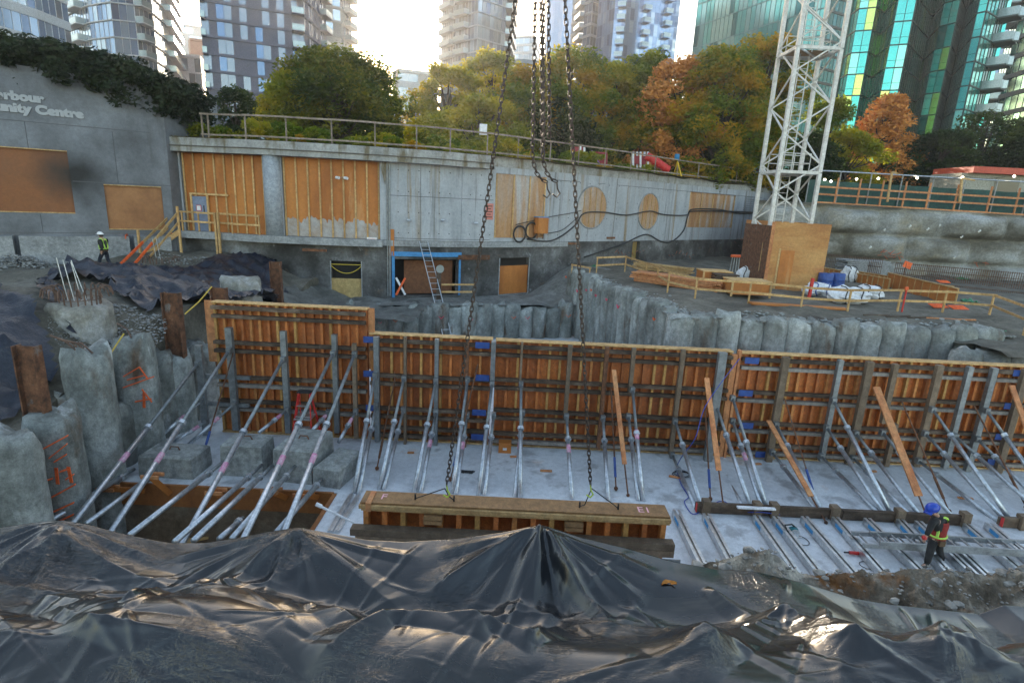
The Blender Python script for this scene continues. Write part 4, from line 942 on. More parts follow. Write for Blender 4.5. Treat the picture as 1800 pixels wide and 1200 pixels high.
# red stepladder
o = atZ(540, 762, SL); o.y = 15.9; o.x = ray(538, 760).x * 15.9
t = thing('stepladder', 'red fibreglass stepladder in front of the tall form', 'stepladder', (o.x, o.y, SL)); H = 1.85
tp = lambda x, y, z: Vector((o.x + x, o.y + y, SL + z))
m = MB()
for s in (-1, 1): m.bar(tp(s * .34, -.45, 0), tp(s * .16, 0, H), .035, .08)
m.build('front_rails', redp, t); m = MB()
for s in (-1, 1): m.bar(tp(s * .34, .5, 0), tp(s * .16, .06, H), .03, .06)
m.build('rear_rails', redp, t)
for i in range(5):
    f = (i + .7) / 6; w = .34 - .18 * f; m = MB(); m.box(tp(-w, -.45 * (1 - f) - .05, H * f), tp(w, -.45 * (1 - f) + .04, H * f + .025)); m.build('tread', alum, t)
m = MB(); m.box(tp(-.25, -.3, H * .58), tp(.25, .22, H * .6)); m.build('tray', alum, t); m = MB(); m.box(tp(-.2, -.08, H), tp(.2, .14, H + .05)); m.build('top_cap', blak, t)
# trench scraps
for k, (px, py, lab) in enumerate(((400, 940, 'yellow plank scrap lying in the trench'), (345, 945, 'pale plank scrap lying low in the trench'), (372, 935, 'white board in the trench above the black sheeting'))):
    a = atZ(px - 18, py + 6, -9.3); c = atZ(px + 22, py - 3, -9.25); b = MB(); b.bar(a, c, .2, .04); tag(b.build('plank_scrap', [lumb, lumb, whit][k]), lab, 'plank')

# ------------------------------------------------------------------ near black sheeting
CR = [(-900, 930), (-300, 935), (-100, 940), (0, 926), (60, 917), (110, 913), (150, 920), (220, 938), (300, 954), (360, 955), (420, 947), (480, 935), (525, 928), (580, 937), (650, 948), (710, 951), (800, 946), (880, 935), (935, 924), (950, 921), (965, 925), (1020, 943), (1100, 962), (1180, 985), (1260, 1003), (1330, 1008), (1420, 1025), (1500, 1050), (1560, 1060), (1650, 1070), (1720, 1078), (1765, 1062), (1820, 1066), (2100, 1090), (2700, 1120)]
YC = 3.3
azs = [ray(p, q).x for p, q in CR]; ezs = [-ray(p, q).z for p, q in CR]
def crest(az):
    return np.interp(az, azs, ezs)
# the sheet: a tent over the crest, hollows behind it and many straight-flanked folds
FR = random.Random(21)
FOLDS = []                                      # x0, y0, x1, y1, half width, height
def fold_px(a, c, w, h):
    p, q = atZ(*a, -2.2), atZ(*c, -2.2); FOLDS.append((p.x, min(p.y, 3.28), q.x, min(q.y, 3.28), w, h))
for a, c, w, h in (((-200, 990), (560, 1052), .10, .05), ((560, 1052), (1150, 1060), .09, .03), ((110, 935), (300, 1000), .09, .04), ((110, 935), (-60, 1000), .12, .04), ((525, 945), (330, 1035), .12, .05), ((525, 945), (700, 1030), .10, .04),
                   ((950, 940), (905, 1060), .10, .05), ((950, 940), (1060, 1075), .09, .055), ((950, 940), (990, 1060), .06, -.03), ((950, 940), (760, 1010), .10, .05), ((985, 1000), (1070, 1080), .05, .06), ((1160, 1095), (1000, 1082), .10, .06), ((1160, 1095), (1260, 1200), .14, .07),
                   ((1380, 1066), (1180, 1200), .16, .09), ((1380, 1066), (1500, 1210), .15, .09), ((1380, 1066), (1200, 1085), .10, .04), ((1460, 1030), (1458, 1105), .07, .07), ((1635, 1115), (1500, 1110), .10, .05), ((1635, 1115), (1700, 1230), .15, .08), ((1635, 1115), (1620, 1230), .12, .07),
                   ((690, 1128), (860, 1146), .10, .07), ((690, 1128), (560, 1210), .12, .07), ((860, 1146), (935, 1172), .08, .06), ((935, 1172), (985, 1100), .09, .06), ((700, 1060), (860, 1146), .09, .06), ((470, 1010), (150, 1045), .12, .04), ((0, 1070), (140, 1155), .12, -.07), ((140, 1155), (420, 1200), .10, .05),
                   ((330, 1062), (540, 1085), .12, .07), ((540, 1085), (620, 1130), .09, .05), ((1250, 1010), (1330, 1060), .08, .05), ((1750, 1090), (1830, 1240), .14, .08), ((280, 1062), (60, 1075), .12, .06), ((230, 1120), (290, 1065), .05, .05)): fold_px(a, c, w, h)
for i in range(230):
    x = FR.uniform(-3.2, 3.2); y = FR.uniform(1.1, 3.0); an = FR.choice([FR.gauss(.2, .35), FR.gauss(-.5, .3), FR.gauss(1.1, .3)]); L = FR.uniform(.25, 1.2); w = FR.uniform(.012, .045)
    FOLDS.append((x, y, x + L * math.cos(an), y + L * math.sin(an), w, w * FR.uniform(.12, .34) * FR.choice([1, 1, -1])))
for k, (px, py) in enumerate([(110, 913), (525, 928), (950, 921)]):
    x = ray(px, py).x * YC
    for j in range(9):
        an = -PI / 2 + (j - 4) * .33 + FR.uniform(-.1, .1); L = FR.uniform(.3, .75); FOLDS.append((x + .06 * math.cos(an), 3.27, x + L * math.cos(an) * 1.3, 3.27 + L * math.sin(an), .045, .022 * FR.uniform(.5, 1.4)))
NX, NY = 900, 420
gx = np.linspace(-4.8, 4.8, NX); gy = np.linspace(.7, YC, NY); GX, GY = np.meshgrid(gx, gy)
EZ = np.interp(GX / YC, azs, ezs); ZC = -EZ * YC; T = YC - GY
def nst(a, c, x): t = np.clip((x - a) / (c - a), 0, 1); return t * t * (3 - 2 * t)
def lownoise(sx, sy, seed, o=3):
    cx_, cy_ = np.linspace(-4.8, 4.8, 97), np.linspace(.7, YC, 45); A = np.array([[fbm(x * sx, y * sy, seed, o) for x in cx_] for y in cy_])
    B = np.array([np.interp(gx, cx_, row) for row in A]); return np.array([np.interp(gy, cy_, B[:, i]) for i in range(NX)]).T
k0 = nst(0, 1.0, T)
Z = ZC * (1 - k0) + (-2.13) * k0 - .15 * np.exp(-((T - .55) / .28) ** 2) + .15 * np.exp(-((T - 1.15 - .12 * np.sin(GX * 1.3)) / .33) ** 2) - .05 * T
Z += .055 * lownoise(.8, 1.3, 3) * nst(.05, .6, T)
msk = nst(0, .10, T)
for (x0, y0, x1, y1, w, h) in FOLDS:
    L = math.hypot(x1 - x0, y1 - y0) + 1e-6; ux, uy = (x1 - x0) / L, (y1 - y0) / L
    sel = (np.abs(GX - (x0 + x1) / 2) < L / 2 + w * 2.2) & (np.abs(GY - (y0 + y1) / 2) < L / 2 + w * 2.2)
    u = ((GX - x0) * ux + (GY - y0) * uy) / L; v = np.abs(-(GX - x0) * uy + (GY - y0) * ux) / (w * (.6 + .8 * np.clip(u, 0, 1)))
    z = h * np.maximum(0, 1 - v) * np.clip(np.minimum(u + .12, 1.12 - u) * 4, 0, 1); Z += np.where(sel, z, 0) * msk
for bx, by, bw, bh in ((ray(1380, 1066).x * 2.75, 2.75, .30, .16), (ray(1165, 1092).x * 2.4, 2.4, .25, .10), (ray(760, 1150).x * 2.1, 2.1, .22, .07), (ray(320, 1070).x * 2.5, 2.5, .45, .10), (ray(1620, 1120).x * 2.4, 2.4, .32, .13)):
    Z += .8 * bh * np.maximum(0, 1 - np.hypot(GX - bx, GY - by) / (bw * 2.4)) ** 1.3
def sheet_z(x, y):
    if y > YC: return float(-np.interp(x / YC, azs, ezs) * YC) - (y - YC) * 1.2 - (y - YC) ** 2 * 6
    return float(Z[min(NY - 1, max(0, int((y - .7) / (YC - .7) * (NY - 1))))][min(NX - 1, max(0, int((x + 4.8) / 9.6 * (NX - 1))))])
P = [list(zip(gx.tolist(), GY[j].tolist(), Z[j].tolist())) for j in range(NY)]
for y in (3.33, 3.37, 3.42, 3.5, 3.6, 3.75): P.append([(x, y, sheet_z(x, y)) for x in gx.tolist()])
b = MB(); b.grid(P)
m = bpy.data.materials.new('black_sheeting'); m.use_nodes = True; nb = NB(m); bs = m.node_tree.nodes['Principled BSDF']; co = nb.add('ShaderNodeTexCoord').outputs['Object']
n1 = ntex(nb, co, .9, 7, .62, .6, (1, 2.2, 1)); dust = ramp(nb, n1, [(.50, (.009, .010, .012)), (.64, (.022, .022, .022)), (.76, (.080, .072, .060))])
n2 = ntex(nb, co, 60, 3, .7, 0); speck = ramp(nb, n2, [(.70, (0, 0, 0)), (.78, (1, 1, 1))]); c = mixc(nb, speck, dust, (.10, .10, .10)); nb.link(c, bs.inputs['Base Color'])
nb.link(ramp(nb, n1, [(.42, (.17, .17, .17)), (.58, (.28, .28, .28)), (.74, (.5, .5, .5))]), bs.inputs['Roughness']); bs.inputs['Specular IOR Level'].default_value = .75
w1 = ntex(nb, co, 9, 4, .55, 1.6, (1, 3.2, 1)); w2 = ntex(nb, co, 5, 3, .5, 2.0, (2.6, 1, 1)); 
rg = []
for w_ in (w1, w2):
    a_ = nb.add('ShaderNodeMath', operation='SUBTRACT'); nb.link(w_, a_.inputs[0]); a_.inputs[1].default_value = .5; e_ = nb.add('ShaderNodeMath', operation='ABSOLUTE'); nb.link(a_.outputs[0], e_.inputs[0]); rg.append(e_.outputs[0])
mm = nb.add('ShaderNodeMath', operation='ADD'); nb.link(rg[0], mm.inputs[0]); nb.link(rg[1], mm.inputs[1])
msk_ = ramp(nb, ntex(nb, co, 1.3, 3, .5), [(.50, (0, 0, 0)), (.68, (1, 1, 1))]); mu = nb.add('ShaderNodeMath', operation='MULTIPLY'); nb.link(mm.outputs[0], mu.inputs[0]); nb.link(msk_, mu.inputs[1])
bp = nb.add('ShaderNodeBump'); bp.inputs['Strength'].default_value = 1; bp.inputs['Distance'].default_value = .028; nb.link(mu.outputs[0], bp.inputs['Height']); nb.link(bp.outputs[0], bs.inputs['Normal'])
tag(b.build('sheeting', m, None, True), 'crumpled black plastic sheeting filling the foreground', 'plastic sheet')
# body of earth below the sheeting and out to the sides
P = [[(float(x), y, (sheet_z(float(x), min(y, 3.2)) - .22 if abs(x) < 4.8 else float(-np.interp(x / YC, azs, ezs) * YC) - .1) if y < 3.4 else -9.6) for x in np.linspace(-9, 9, 90)] for y in (-6, .2, .7, 1.2, 1.8, 2.4, 3.0, 3.25, 3.41)]
for row in P[:2]: row[:] = [(x, y, -2.2) for x, y, z in row]
b = MB(); b.grid(P); struct('near_bank', b, mud, smooth=False)
# leaf and puddle patches
b = MB(); o = atY(1178, 1022, 3.05); o.z = sheet_z(o.x, o.y) + .006
b.grid([[(o.x + i * .012 - .05, o.y + .02 * math.sin(i * .35) + j * .012 * math.sin((i + .5) * PI / 9), o.z + .006 * math.sin(i) + .008 * abs(j)) for i in range(9)] for j in range(-1, 3)])
tag(b.build('fallen_leaf', mat('leaf_orange', [(.6, .22, .03), (.7, .3, .06)], 12)), 'orange fallen leaf lying on the black sheeting', 'leaf')

# dirt heaps behind the sheeting at the right
hp_ = mat('heap_soil', [(.07, .05, .032), (.20, .16, .115), (.40, .35, .28)], 3.2, rough=.95, bump=.03, bscale=18, detail=10,
          second=[((.55, .50, .42), .7, .52, None), ((.20, .085, .025), 1.6, .57, None), ((.45, .44, .41), 22, .66, None)])
hc = [(1195, 1012), (1222, 998), (1260, 984), (1310, 973), (1330, 970), (1370, 980), (1410, 1004), (1440, 1013), (1470, 1012), (1520, 1003), (1550, 1000), (1600, 1000), (1650, 1008), (1700, 1000), (1740, 1010), (1780, 1004), (1840, 1010), (1950, 1000), (2100, 1010)]
YH = 4.9
ha = [ray(p, q).x for p, q in hc]; he = [-ray(p, q).z for p, q in hc]
P = []
for j in range(70):
    y = 3.1 + j * .045; row = []
    for i in range(260):
        x = 1.15 + i * .03; az = x / YH; zc = -np.interp(az, ha, he) * YH
        t = y - YH; z = zc - (.62 * (-t) if t < 0 else .9 * t + 2 * t * t)
        z = float(z) + .15 * fbm(x * 2.2, y * 2.2, 6, 5) * (1 if t < -.15 else .45) + .05 * fbm(x * 9, y * 9, 2, 4)
        if x < 1.6: z -= (1.6 - x) * 2.5
        row.append((x, y, z))
    P.append(row)
b = MB(); b.grid(P); struct('soil_heap', b, hp_)
st = mat('pebble', [(.16, .15, .13), (.30, .28, .25), (.42, .40, .36)], 6, rough=.9)
b = MB()
for i in range(3500):
    x = rnd.uniform(1.8, 8.6); y = rnd.uniform(3.4, 5.0); jj = min(69, max(0, int((y - 3.1) / .045))); ii = min(259, max(0, int((x - 1.15) / .03))); z = P[jj][ii][2]
    r = rnd.uniform(.006, .022) if rnd.random() < .9 else rnd.uniform(.022, .07); b.rock((x, y, z + r * .2), r, rnd, (rnd.uniform(.8, 1.4), rnd.uniform(.7, 1.2), rnd.uniform(.5, .9)))
tag(b.build('pebbles', st), 'loose stones strewn over the soil heaps at the right', 'stones', kind='stuff')
# ------------------------------------------------------------------ timber guard rails
def railing(pts, label, zs, h, w=.07, post_up=0, m=None, rails=(1.0, .52), cat='railing', skip=None, rw=.10, toe=False):
    """pts: post feet (x,y,z)"""
    m = m or lumb; pts = [Vector(p) for p in pts]; t = thing('railing', label, cat, tuple(pts[0]))
    for p in pts:
        b = MB(); b.box((p.x - w / 2, p.y - w / 2, p.z - .1), (p.x + w / 2, p.y + w / 2, p.z + h + post_up)); b.build('post', m, t)
    for k, f in enumerate(rails):
        for i, (a, c) in enumerate(zip(pts[:-1], pts[1:])):
            o = Vector((0, -w / 2 - .02 - .004 * (i % 2), f * h - .004 * (i % 2) * 3)); e = (c - a).normalized() * .08
            b = MB(); b.bar(a + o - e, c + o + e, .035, rw); b.build('rail', m, t)
    if toe:
        for i, (a, c) in enumerate(zip(pts[:-1], pts[1:])):
            o = Vector((0, -w / 2 - .02 - .004 * (i % 2), .12)); b = MB(); b.bar(a + o, c + o, .035, .2); b.build('kick_board', m, t)
    return t
greyl = mat('grey_lumber', [(.17, .13, .10), (.28, .22, .17), (.34, .28, .22)], 3, sc3=(1, 1, .3), rough=.85, vary=.15)
rp = [340, 351, 414, 493, 577, 658, 735, 804, 868, 928, 985, 1035, 1084, 1131, 1174, 1214, 1251, 1286, 1320, 1352]
FU = [front.hit(px, 250)[0] for px in rp]
inner = front.off(-.9)
railing([front.at(u, -.9, ROOF + .03) for u in FU], 'long grey timber guard rail along the edge of the planted roof', None, 1.32, m=greyl, rails=(.98, .18), toe=False, rw=.09)
b = MB(); p = front.at(FU[8] - .3, -.95, ROOF + 1.3); b.box((p.x - .22, p.y - .02, p.z - .1), (p.x + .22, p.y, p.z + .5)); tag(b.build('small_sign', whit), 'small white sign fixed to the roof guard rail behind the left chain', 'sign')
b = MB(); a = atZ(945, 250, ROOF + .1); 
# platform railings
def G(px, py, z=-4.05): return atZ(px, py, z)
pf = [(1048, 481), (1098, 478), (1134, 492), (1154, 500), (1173, 513), (1221, 526), (1315, 533), (1407, 543), (1489, 548), (1577, 547), (1656, 549), (1738, 556), (1800, 585), (1880, 605)]
railing([G(*p) for p in pf], 'fresh timber guard rail winding round the edge of the crane platform', None, .98, m=lumb, rw=.10)
railing([G(1005, 478), G(1036, 484, -4.1)], 'short low rail at the left end of the crane platform', None, .5, m=lumb, rails=(.9,))
# sill guard rails by the door
dl = [(385, 417), (411, 417), (458, 417)]
fr = [face.at(front.hit(px, 417)[0], .5, SILL) for px in (322, 351, 385, 411, 456)]
railing(fr, 'yellow timber guard rail on the ledge in front of the blue grey door', None, 1.05, m=lumb)
b = MB(); p = fr[2]; b.box((p.x - .05, p.y - .30, -4.1), (p.x + .05, p.y - .2, SILL + 1.1)); b.box((p.x + .12, p.y - .31, -4.1), (p.x + .22, p.y - .2, SILL + 1.1))
tag(b.build('post', lumb), 'double timber post standing on the ground in front of the ledge', 'post')
# stairs up to the ledge
sA = atZ(272, 458, -4.0); L1 = face.at(front.hit(318, 418)[0], .7, SILL)
t = thing('site_stair', 'timber site stair with orange sprayed treads and handrails', 'stairs', tuple(sA))
n = 6; w = .5; base = Vector((L1.x - 1.6, L1.y - 1.5, -4.05)); top = Vector((L1.x, L1.y - .1, SILL)); d = top - base; dh = Vector((d.x, d.y, 0)).normalized(); s = Vector((-dh.y, dh.x, 0)) * w
for k in (-1, 1):
    m = MB(); m.bar(base + s * k, top + s * k, .05, .26); m.build('stringer', lumb, t)
for i in range(n):
    q = base + d * ((i + .5) / n); m = MB(); m.bar(q - s, q + s, .26, .045); m.build('tread', lumb, t)
    m = MB(); m.bar(q - s * 1.0 - dh * .14, q + s - dh * .14, .03, .07); m.build('nosing', orng, t)
for k in (-1, 1):
    f0 = atZ(208 + (25 if k < 0 else 0), 470, -4.1) ; hi = top + s * k + Vector((0, 0, 1.0)); lo = Vector((f0.x, f0.y, -4.05))
    kn = lo.lerp(hi, .42); m = MB(); m.bar(kn, hi, .05, .12); m.build('handrail', lumb, t); m = MB(); m.bar(lo, kn, .055, .125); m.build('handrail_foot', orng, t)
    m = MB(); m.bar(lo + (hi - lo) * .35 + Vector((0, 0, -.5)), hi - Vector((0, 0, .5)), .05, .1); m.build('mid_rail', lumb, t)
    m = MB(); m.box(top + s * k + Vector((-.05, -.05, -1.2)), top + s * k + Vector((.05, .05, 1.35))); m.build('post', lumb, t)
    q = base + d * .1 + s * k; m = MB(); m.box(q + Vector((-.05, -.05, -.1)), q + Vector((.05, .05, 1.5))); m.build('post', lumb, t)
m = MB(); m.bar(base + s + Vector((-.1, -.12, 1.3)), base - s + Vector((-.3, -.2, 1.3)), .04, .2); m.build('cross_board', orng, t)

# ------------------------------------------------------------------ left bank things
def hoops(px, py, z, label, R0, n, h, talls=(), stub=None):
    p = atZ(px, py, z); t = thing('rebar_cage' if stub is None else 'pile_cap', label, 'reinforcement' if stub is None else 'concrete stump', (p.x, p.y, z - .2))
    zt = z
    if stub:
        pile_mesh((p.x, p.y), R0 * 1.12, z - 1.6, z + stub, px, .22, 26).build('stump', stubm, t, True); zt = z + stub
    for i in range(n):
        a = 2 * PI * i / n; o = Vector((p.x + R0 * .72 * math.cos(a), p.y + R0 * .72 * math.sin(a), zt - .05)); u = Vector((math.cos(a + .3), math.sin(a + .3), 0))
        m = MB(); m.path([o, o + Vector((0, 0, h * .7)), o + u * .05 + Vector((0, 0, h * .93)), o + u * .16 + Vector((0, 0, h)), o + u * .28 + Vector((0, 0, h * .9)), o + u * .33 + Vector((0, 0, h * .5))], .019, 6); m.build('hooked_bar', rebr, t)
    m = MB(); m.path([(p.x + R0 * .72 * math.cos(i * PI / 12), p.y + R0 * .72 * math.sin(i * PI / 12), zt + .12) for i in range(24)], .012, 5, closed=True); m.build('ring', rebr, t)
    for dx, hh in talls:
        o = Vector((p.x + dx, p.y, zt)); m = MB(); m.tube(o, o + Vector((-.16 if dx < .2 else -.3, 0, hh)), .012, 6); m.build('tall_bar', galv, t)
    return p
stubm = mat('stump_concrete', [(.14, .13, .11), (.26, .25, .22), (.42, .43, .44)], 1.3, rough=.9, bump=.02)
hoops(146, 582, -4.25, 'large concrete stump crowned with hooked bars at the left, tall bars rising from it', .72, 20, .52, ((-.3, 1.25), (-.12, 1.2), (.1, 1.15), (.25, 1.2)), .85)
hoops(285, 470, -4.2, 'ring of hooked reinforcing bars in front of the timber stair', .75, 18, .62, ((-.2, 1.5), (.0, 1.55)))
hoops(139, 498, -4.15, 'half buried ring of hooked bars behind the large stump', .55, 10, .4)
p = atZ(428, 560, -5.2); t = thing('pile_cap', 'pale flat topped concrete stump behind the corner of the tall form', 'concrete stump', (p.x, p.y, -6)); zt = atY(428, 490, p.y).z
pile_mesh((p.x, p.y), .75, -6.2, zt, 77, .25, 26).build('stump', stubm, t, True)
# black sheets over the bank
def drape(poly, label, seed, up=.10, amp=.22, step=.16):
    xs_ = [p[0] for p in poly]; ys_ = [p[1] for p in poly]; n = len(poly)
    def ins(x, y):
        c = False
        for i in range(n):
            (x0, y0), (x1, y1) = poly[i], poly[i - 1]
            if (y0 > y) != (y1 > y) and x < (x1 - x0) * (y - y0) / (y1 - y0) + x0: c = not c
        return c
    nx = int((max(xs_) - min(xs_)) / step) + 1; ny = int((max(ys_) - min(ys_)) / step) + 1; b = MB(); idx = {}
    for j in range(ny):
        for i in range(nx):
            x = min(xs_) + i * step; y = min(ys_) + j * step
            r = 0
            for a, fr in ((.6, 1.6), (-.5, 1.2), (1.3, 2.4)):
                u = x * math.cos(a) + y * math.sin(a); v = -x * math.sin(a) + y * math.cos(a)
                r += max(0, 1 - abs(noise.noise(Vector((u * fr * .35, v * fr, seed)))) * 3.2) ** 1.5
            z = bank_z(x, y) + up + amp * .5 * r + amp * .4 * fbm(x * .7, y * .7, seed)
            idx[i, j] = len(b.v); b.v.append((x, y, z))
    for j in range(ny - 1):
        for i in range(nx - 1):
            x = min(xs_) + (i + .5) * step; y = min(ys_) + (j + .5) * step
            if ins(x + .2 * nz(y, x, 1), y + .2 * nz(x, y, 5)) and (x < -11.5 or y > 19): b.f.append((idx[i, j], idx[i + 1, j], idx[i + 1, j + 1], idx[i, j + 1])); b.mi.append(0)
    return tag(b.build('sheeting', mat('bank_sheeting', [(.008, .010, .018), (.014, .018, .032), (.03, .034, .045)], 2, rough=.28, bump=.05, bscale=6), None, True), label, 'plastic sheet')
Z2 = lambda px, py, z=-4.0: (atZ(px, py, z).x, atZ(px, py, z).y)
drape([Z2(70, 520), Z2(150, 485), Z2(300, 475), Z2(440, 462), Z2(480, 455), Z2(500, 500, -4.6), Z2(475, 540, -4.8), Z2(390, 545), Z2(345, 550), Z2(318, 560), Z2(260, 552), Z2(205, 530), Z2(190, 520), Z2(120, 512), Z2(95, 535), Z2(135, 585), Z2(88, 572)], 'dark blue black sheeting draped over the bank behind the big piles', 3, .12, .3)
drape([Z2(-60, 560), Z2(60, 575), Z2(100, 605), Z2(108, 640), Z2(95, 670), Z2(20, 690), Z2(-80, 680)], 'black sheeting bunched at the left edge behind the first rusty column', 9, .15, .3)
# gravel piles
def rubble(px, py, z, rx, ry, h, n, label, mt, s0=.03, s1=.09):
    p = atZ(px, py, z); b = MB(); r = random.Random(px)
    for i in range(n):
        a = r.uniform(0, 2 * PI); q = math.sqrt(r.random()); x = p.x + rx * q * math.cos(a); y = p.y + ry * q * math.sin(a); s = s0 * .6 * (s1 * 1.5 / s0) ** (r.random() ** 2.2)
        zz = (bank_z(x, y) if p.x < -9 else plat_z(x, y)) + h * (1 - q * q) * r.uniform(.6, 1); b.rock((x, y, zz + s * .2), s, r, (r.uniform(.7, 1.5), r.uniform(.7, 1.4), r.uniform(.4, .9)))
    return tag(b.build('gravel', mt), label, 'gravel', kind='stuff')
grv = mat('pale_gravel', [(.16, .16, .155), (.27, .275, .275), (.38, .385, .39)], 9, rough=.9, vary=0)
rubble(25, 465, -4, 1.9, 1.1, .55, 900, 'pale heap of broken stone at the left edge on the bank', grv)
rubble(196, 572, -4.1, 1.3, 1.6, .12, 1500, 'pale gravel spread between the large stump and the piles', grv, .02, .06)
rubble(330, 468, -4.1, 2.4, .8, .08, 400, 'scattered stones on the ground below the ledge', grv, .02, .08)
b = MB(); b.path([atZ(x, y, -3.92) for x, y in ((0, 485), (40, 478), (90, 474), (150, 471), (200, 470))], .035, 6); tag(b.build('hose', mat('blue_hose', [(.02, .10, .22)], 2)), 'blue hose trailing over the ground behind the walkers', 'hose')
yel = mat('yellow_hose', [(.50, .35, .06)], 3)
b = MB(); pts = [(372, 504, 17.6), (350, 530, 17), (325, 552, 16.5)]; b.path([atY(*p) for p in pts], .02, 6); tag(b.build('rope', yel), 'yellow rope strung from the dark column down to the rusty column', 'rope')
b = MB(); pts = [(218, 586, 14.7), (205, 605, 14.5), (192, 625, 13.9)]; b.path([atY(*p) for p in pts], .02, 6); tag(b.build('rope', yel), 'short yellow rope hanging between two big piles', 'rope')
# hollow below the entrance: boulders of soil and drooping plastic
b = MB(); P = []
for i in range(36):
    row = []
    for j in range(24):
        x = -13.2 + i * .24; y = 26.5 + j * .26; z = -5.9 + 1.0 * sstep(-8.8, -12.5, x) + .25 * fbm(x * .9, y * .9, 8, 4); row.append((x, y, z))
    P.append(row)
b.grid(P); struct('hollow_ground', b, mat('dark_mud', [(.06, .06, .055), (.13, .13, .12), (.2, .2, .19)], 1.2, rough=.9, bump=.05), True)

# ------------------------------------------------------------------ ladder on the wall and pipes
u = U(762, 500); p0 = face.at(U(768, 560), 3.0, -7.6); p1 = face.at(U(744, 425), .08, Zf(744, 424))
dd = face.dirn(u); ladder(p0, p1, .48, 17, 'tall aluminium ladder leaning beside the blue door surround', wdir_=Vector((dd.x, dd.y, 0)), th=(.03, .08))
def wallpath(pts, off=.1):
    out = []
    for px, py in pts:
        u, z, _ = face.hit(px, py); out.append(face.at(u, off, z))
    res = []
    for i in range(len(out) - 1):
        p0, p1, p2, p3 = out[max(i - 1, 0)], out[i], out[i + 1], out[min(i + 2, len(out) - 1)]
        for k in range(5):
            s = k / 5; res.append(.5 * ((2 * p1) + (p2 - p0) * s + (2 * p0 - 5 * p1 + 4 * p2 - p3) * s * s + (3 * p1 - p0 - 3 * p2 + p3) * s ** 3))
    return res + [out[-1]]
for pts, lab, r in (
    ([(925, 420), (960, 424), (985, 415), (1010, 395), (1025, 375), (1060, 373), (1100, 378), (1140, 371), (1165, 377), (1205, 378), (1215, 368), (1260, 368), (1300, 375), (1345, 372)], 'black service pipe looping across both round windows', .05),
    ([(1345, 375), (1300, 372), (1220, 371), (1208, 378), (1200, 405), (1180, 424), (1160, 424), (1140, 413), (1125, 414), (1095, 428), (1060, 440), (1025, 452)], 'black service pipe sagging below the round windows', .05),
    ([(905, 395), (960, 382), (1000, 375), (1020, 370)], 'thin cable running from the wooden box to the first round window', .025),
    ([(960, 410), (985, 405), (1005, 390), (1015, 380)], 'thin cable dropping to the right of the wooden box', .025)):
    b = MB(); b.path(wallpath(pts), r, 7); tag(b.build('service_pipe', blak, None, True), lab, 'pipe')
for px, py, lab in ((911, 411, 'coil of black pipe left of the wooden box on the wall'), (932, 405, 'half coil of black pipe behind the wooden box')):
    u, z, _ = face.hit(px, py); dd = face.dirn(u); D = Vector((dd.x, dd.y, 0)); o = face.at(u, .14, z); b = MB()
    for k in range(2): b.path([o + D * ((.5 - .04 * k) * math.cos(i * PI / 12)) + Vector((0, -.04 * k, (.52 - .04 * k) * math.sin(i * PI / 12))) for i in range(24)], .04, 6, closed=True)
    tag(b.build('pipe_coil', blak, None, True), lab, 'pipe')
u, z, _ = face.hit(947, 396); dd = face.dirn(u); D = Vector((dd.x, dd.y, 0)); t = thing('electrical_box', 'plywood box with a blue lid fixed on the wall beside the pipe coils', 'box', face.at(u, .2, z - .55))
m = MB(); m.bar(face.at(u - .45, .28, z), face.at(u + .4, .28, z), .4, 1.0); m.build('body', hoardm, t); m = MB(); m.bar(face.at(u - .5, .28, z + .53), face.at(u + .45, .28, z + .53), .45, .05); m.build('lid', blu, t)
m = MB()
for s in (-.3, .2): m.bar(face.at(u + s, .25, z - .51), face.at(u + s, .25, z - .85), .08, .08, (0, 1, 0))
m.build('legs', rust, t)
# brick bits on wall
for px, py, w, lab in ((558, 438, 1.3, 'rusty plank bolted to the wall left of the first lower window'), (1073, 418, .9, 'small strip of wood below the first round window'), (1003, 428, .9, 'rust coloured bar low on the wall right of the second lower window')):
    u, z, _ = face.hit(px, py); b = MB(); b.bar(face.at(u - w / 2, .62 if px < 600 else .05, z), face.at(u + w / 2, .62 if px < 600 else .05, z), .06, .14); tag(b.build('wall_board', rust), lab, 'board')
# caution tape in window 1 and rails at the door
b = MB(); a = face.at(h_win1[0], -.02, h_win1[3] - .25); c = face.at(h_win1[1], -.02, h_win1[3] - .25)
b.path([a.lerp(c, i / 10) + Vector((0, 0, -.45 * 4 * (i / 10) * (1 - i / 10))) for i in range(11)], .02, 5); b.path([a + Vector((0, 0, .05)), c + Vector((0, 0, .05))], .02, 5); tag(b.build('caution_tape', mat('tape', [(.6, .45, .05)], 2)), 'yellow tape sagging across the top of the first lower window', 'tape')
for k, (px0, px1, py) in enumerate(((776, 834, 500), (776, 834, 513))):
    a = atY(px0, py, 32.0); c = atY(px1, py, 32.6); b = MB(); b.bar(a, (c.x, c.y, a.z), .05, .1); tag(b.build('barrier_board', lumb), ['upper', 'lower'][k] + ' yellow board of the barrier right of the wall ladder', 'board')
b = MB(); a = atY(771, 522, 31.9); b.box((a.x - .12, a.y - .1, -6), (a.x + .12, a.y + .1, atY(771, 480, 31.9).z)); tag(b.build('post', weat), 'thick weathered post between the wall ladder and the barrier', 'post')
t = thing('barrier', 'red and white striped barrier leaning inside the blue surround', 'barrier', face.at(U(703, 500), .2, h_door[2]))
for k, s in enumerate((-1, 1)):
    m = MB(); a = face.at(U(696, 500), .2 + .05 * k, h_door[2] + (.1 if s > 0 else 1.1)); c = face.at(U(712, 500), .2 + .05 * k, h_door[2] + (1.1 if s > 0 else .1)); m.bar(a, c, .04, .12); m.build('board', orng if k else whit, t)
b = MB(); p = face.at(U(700, 475), .25, Zf(700, 480)); 
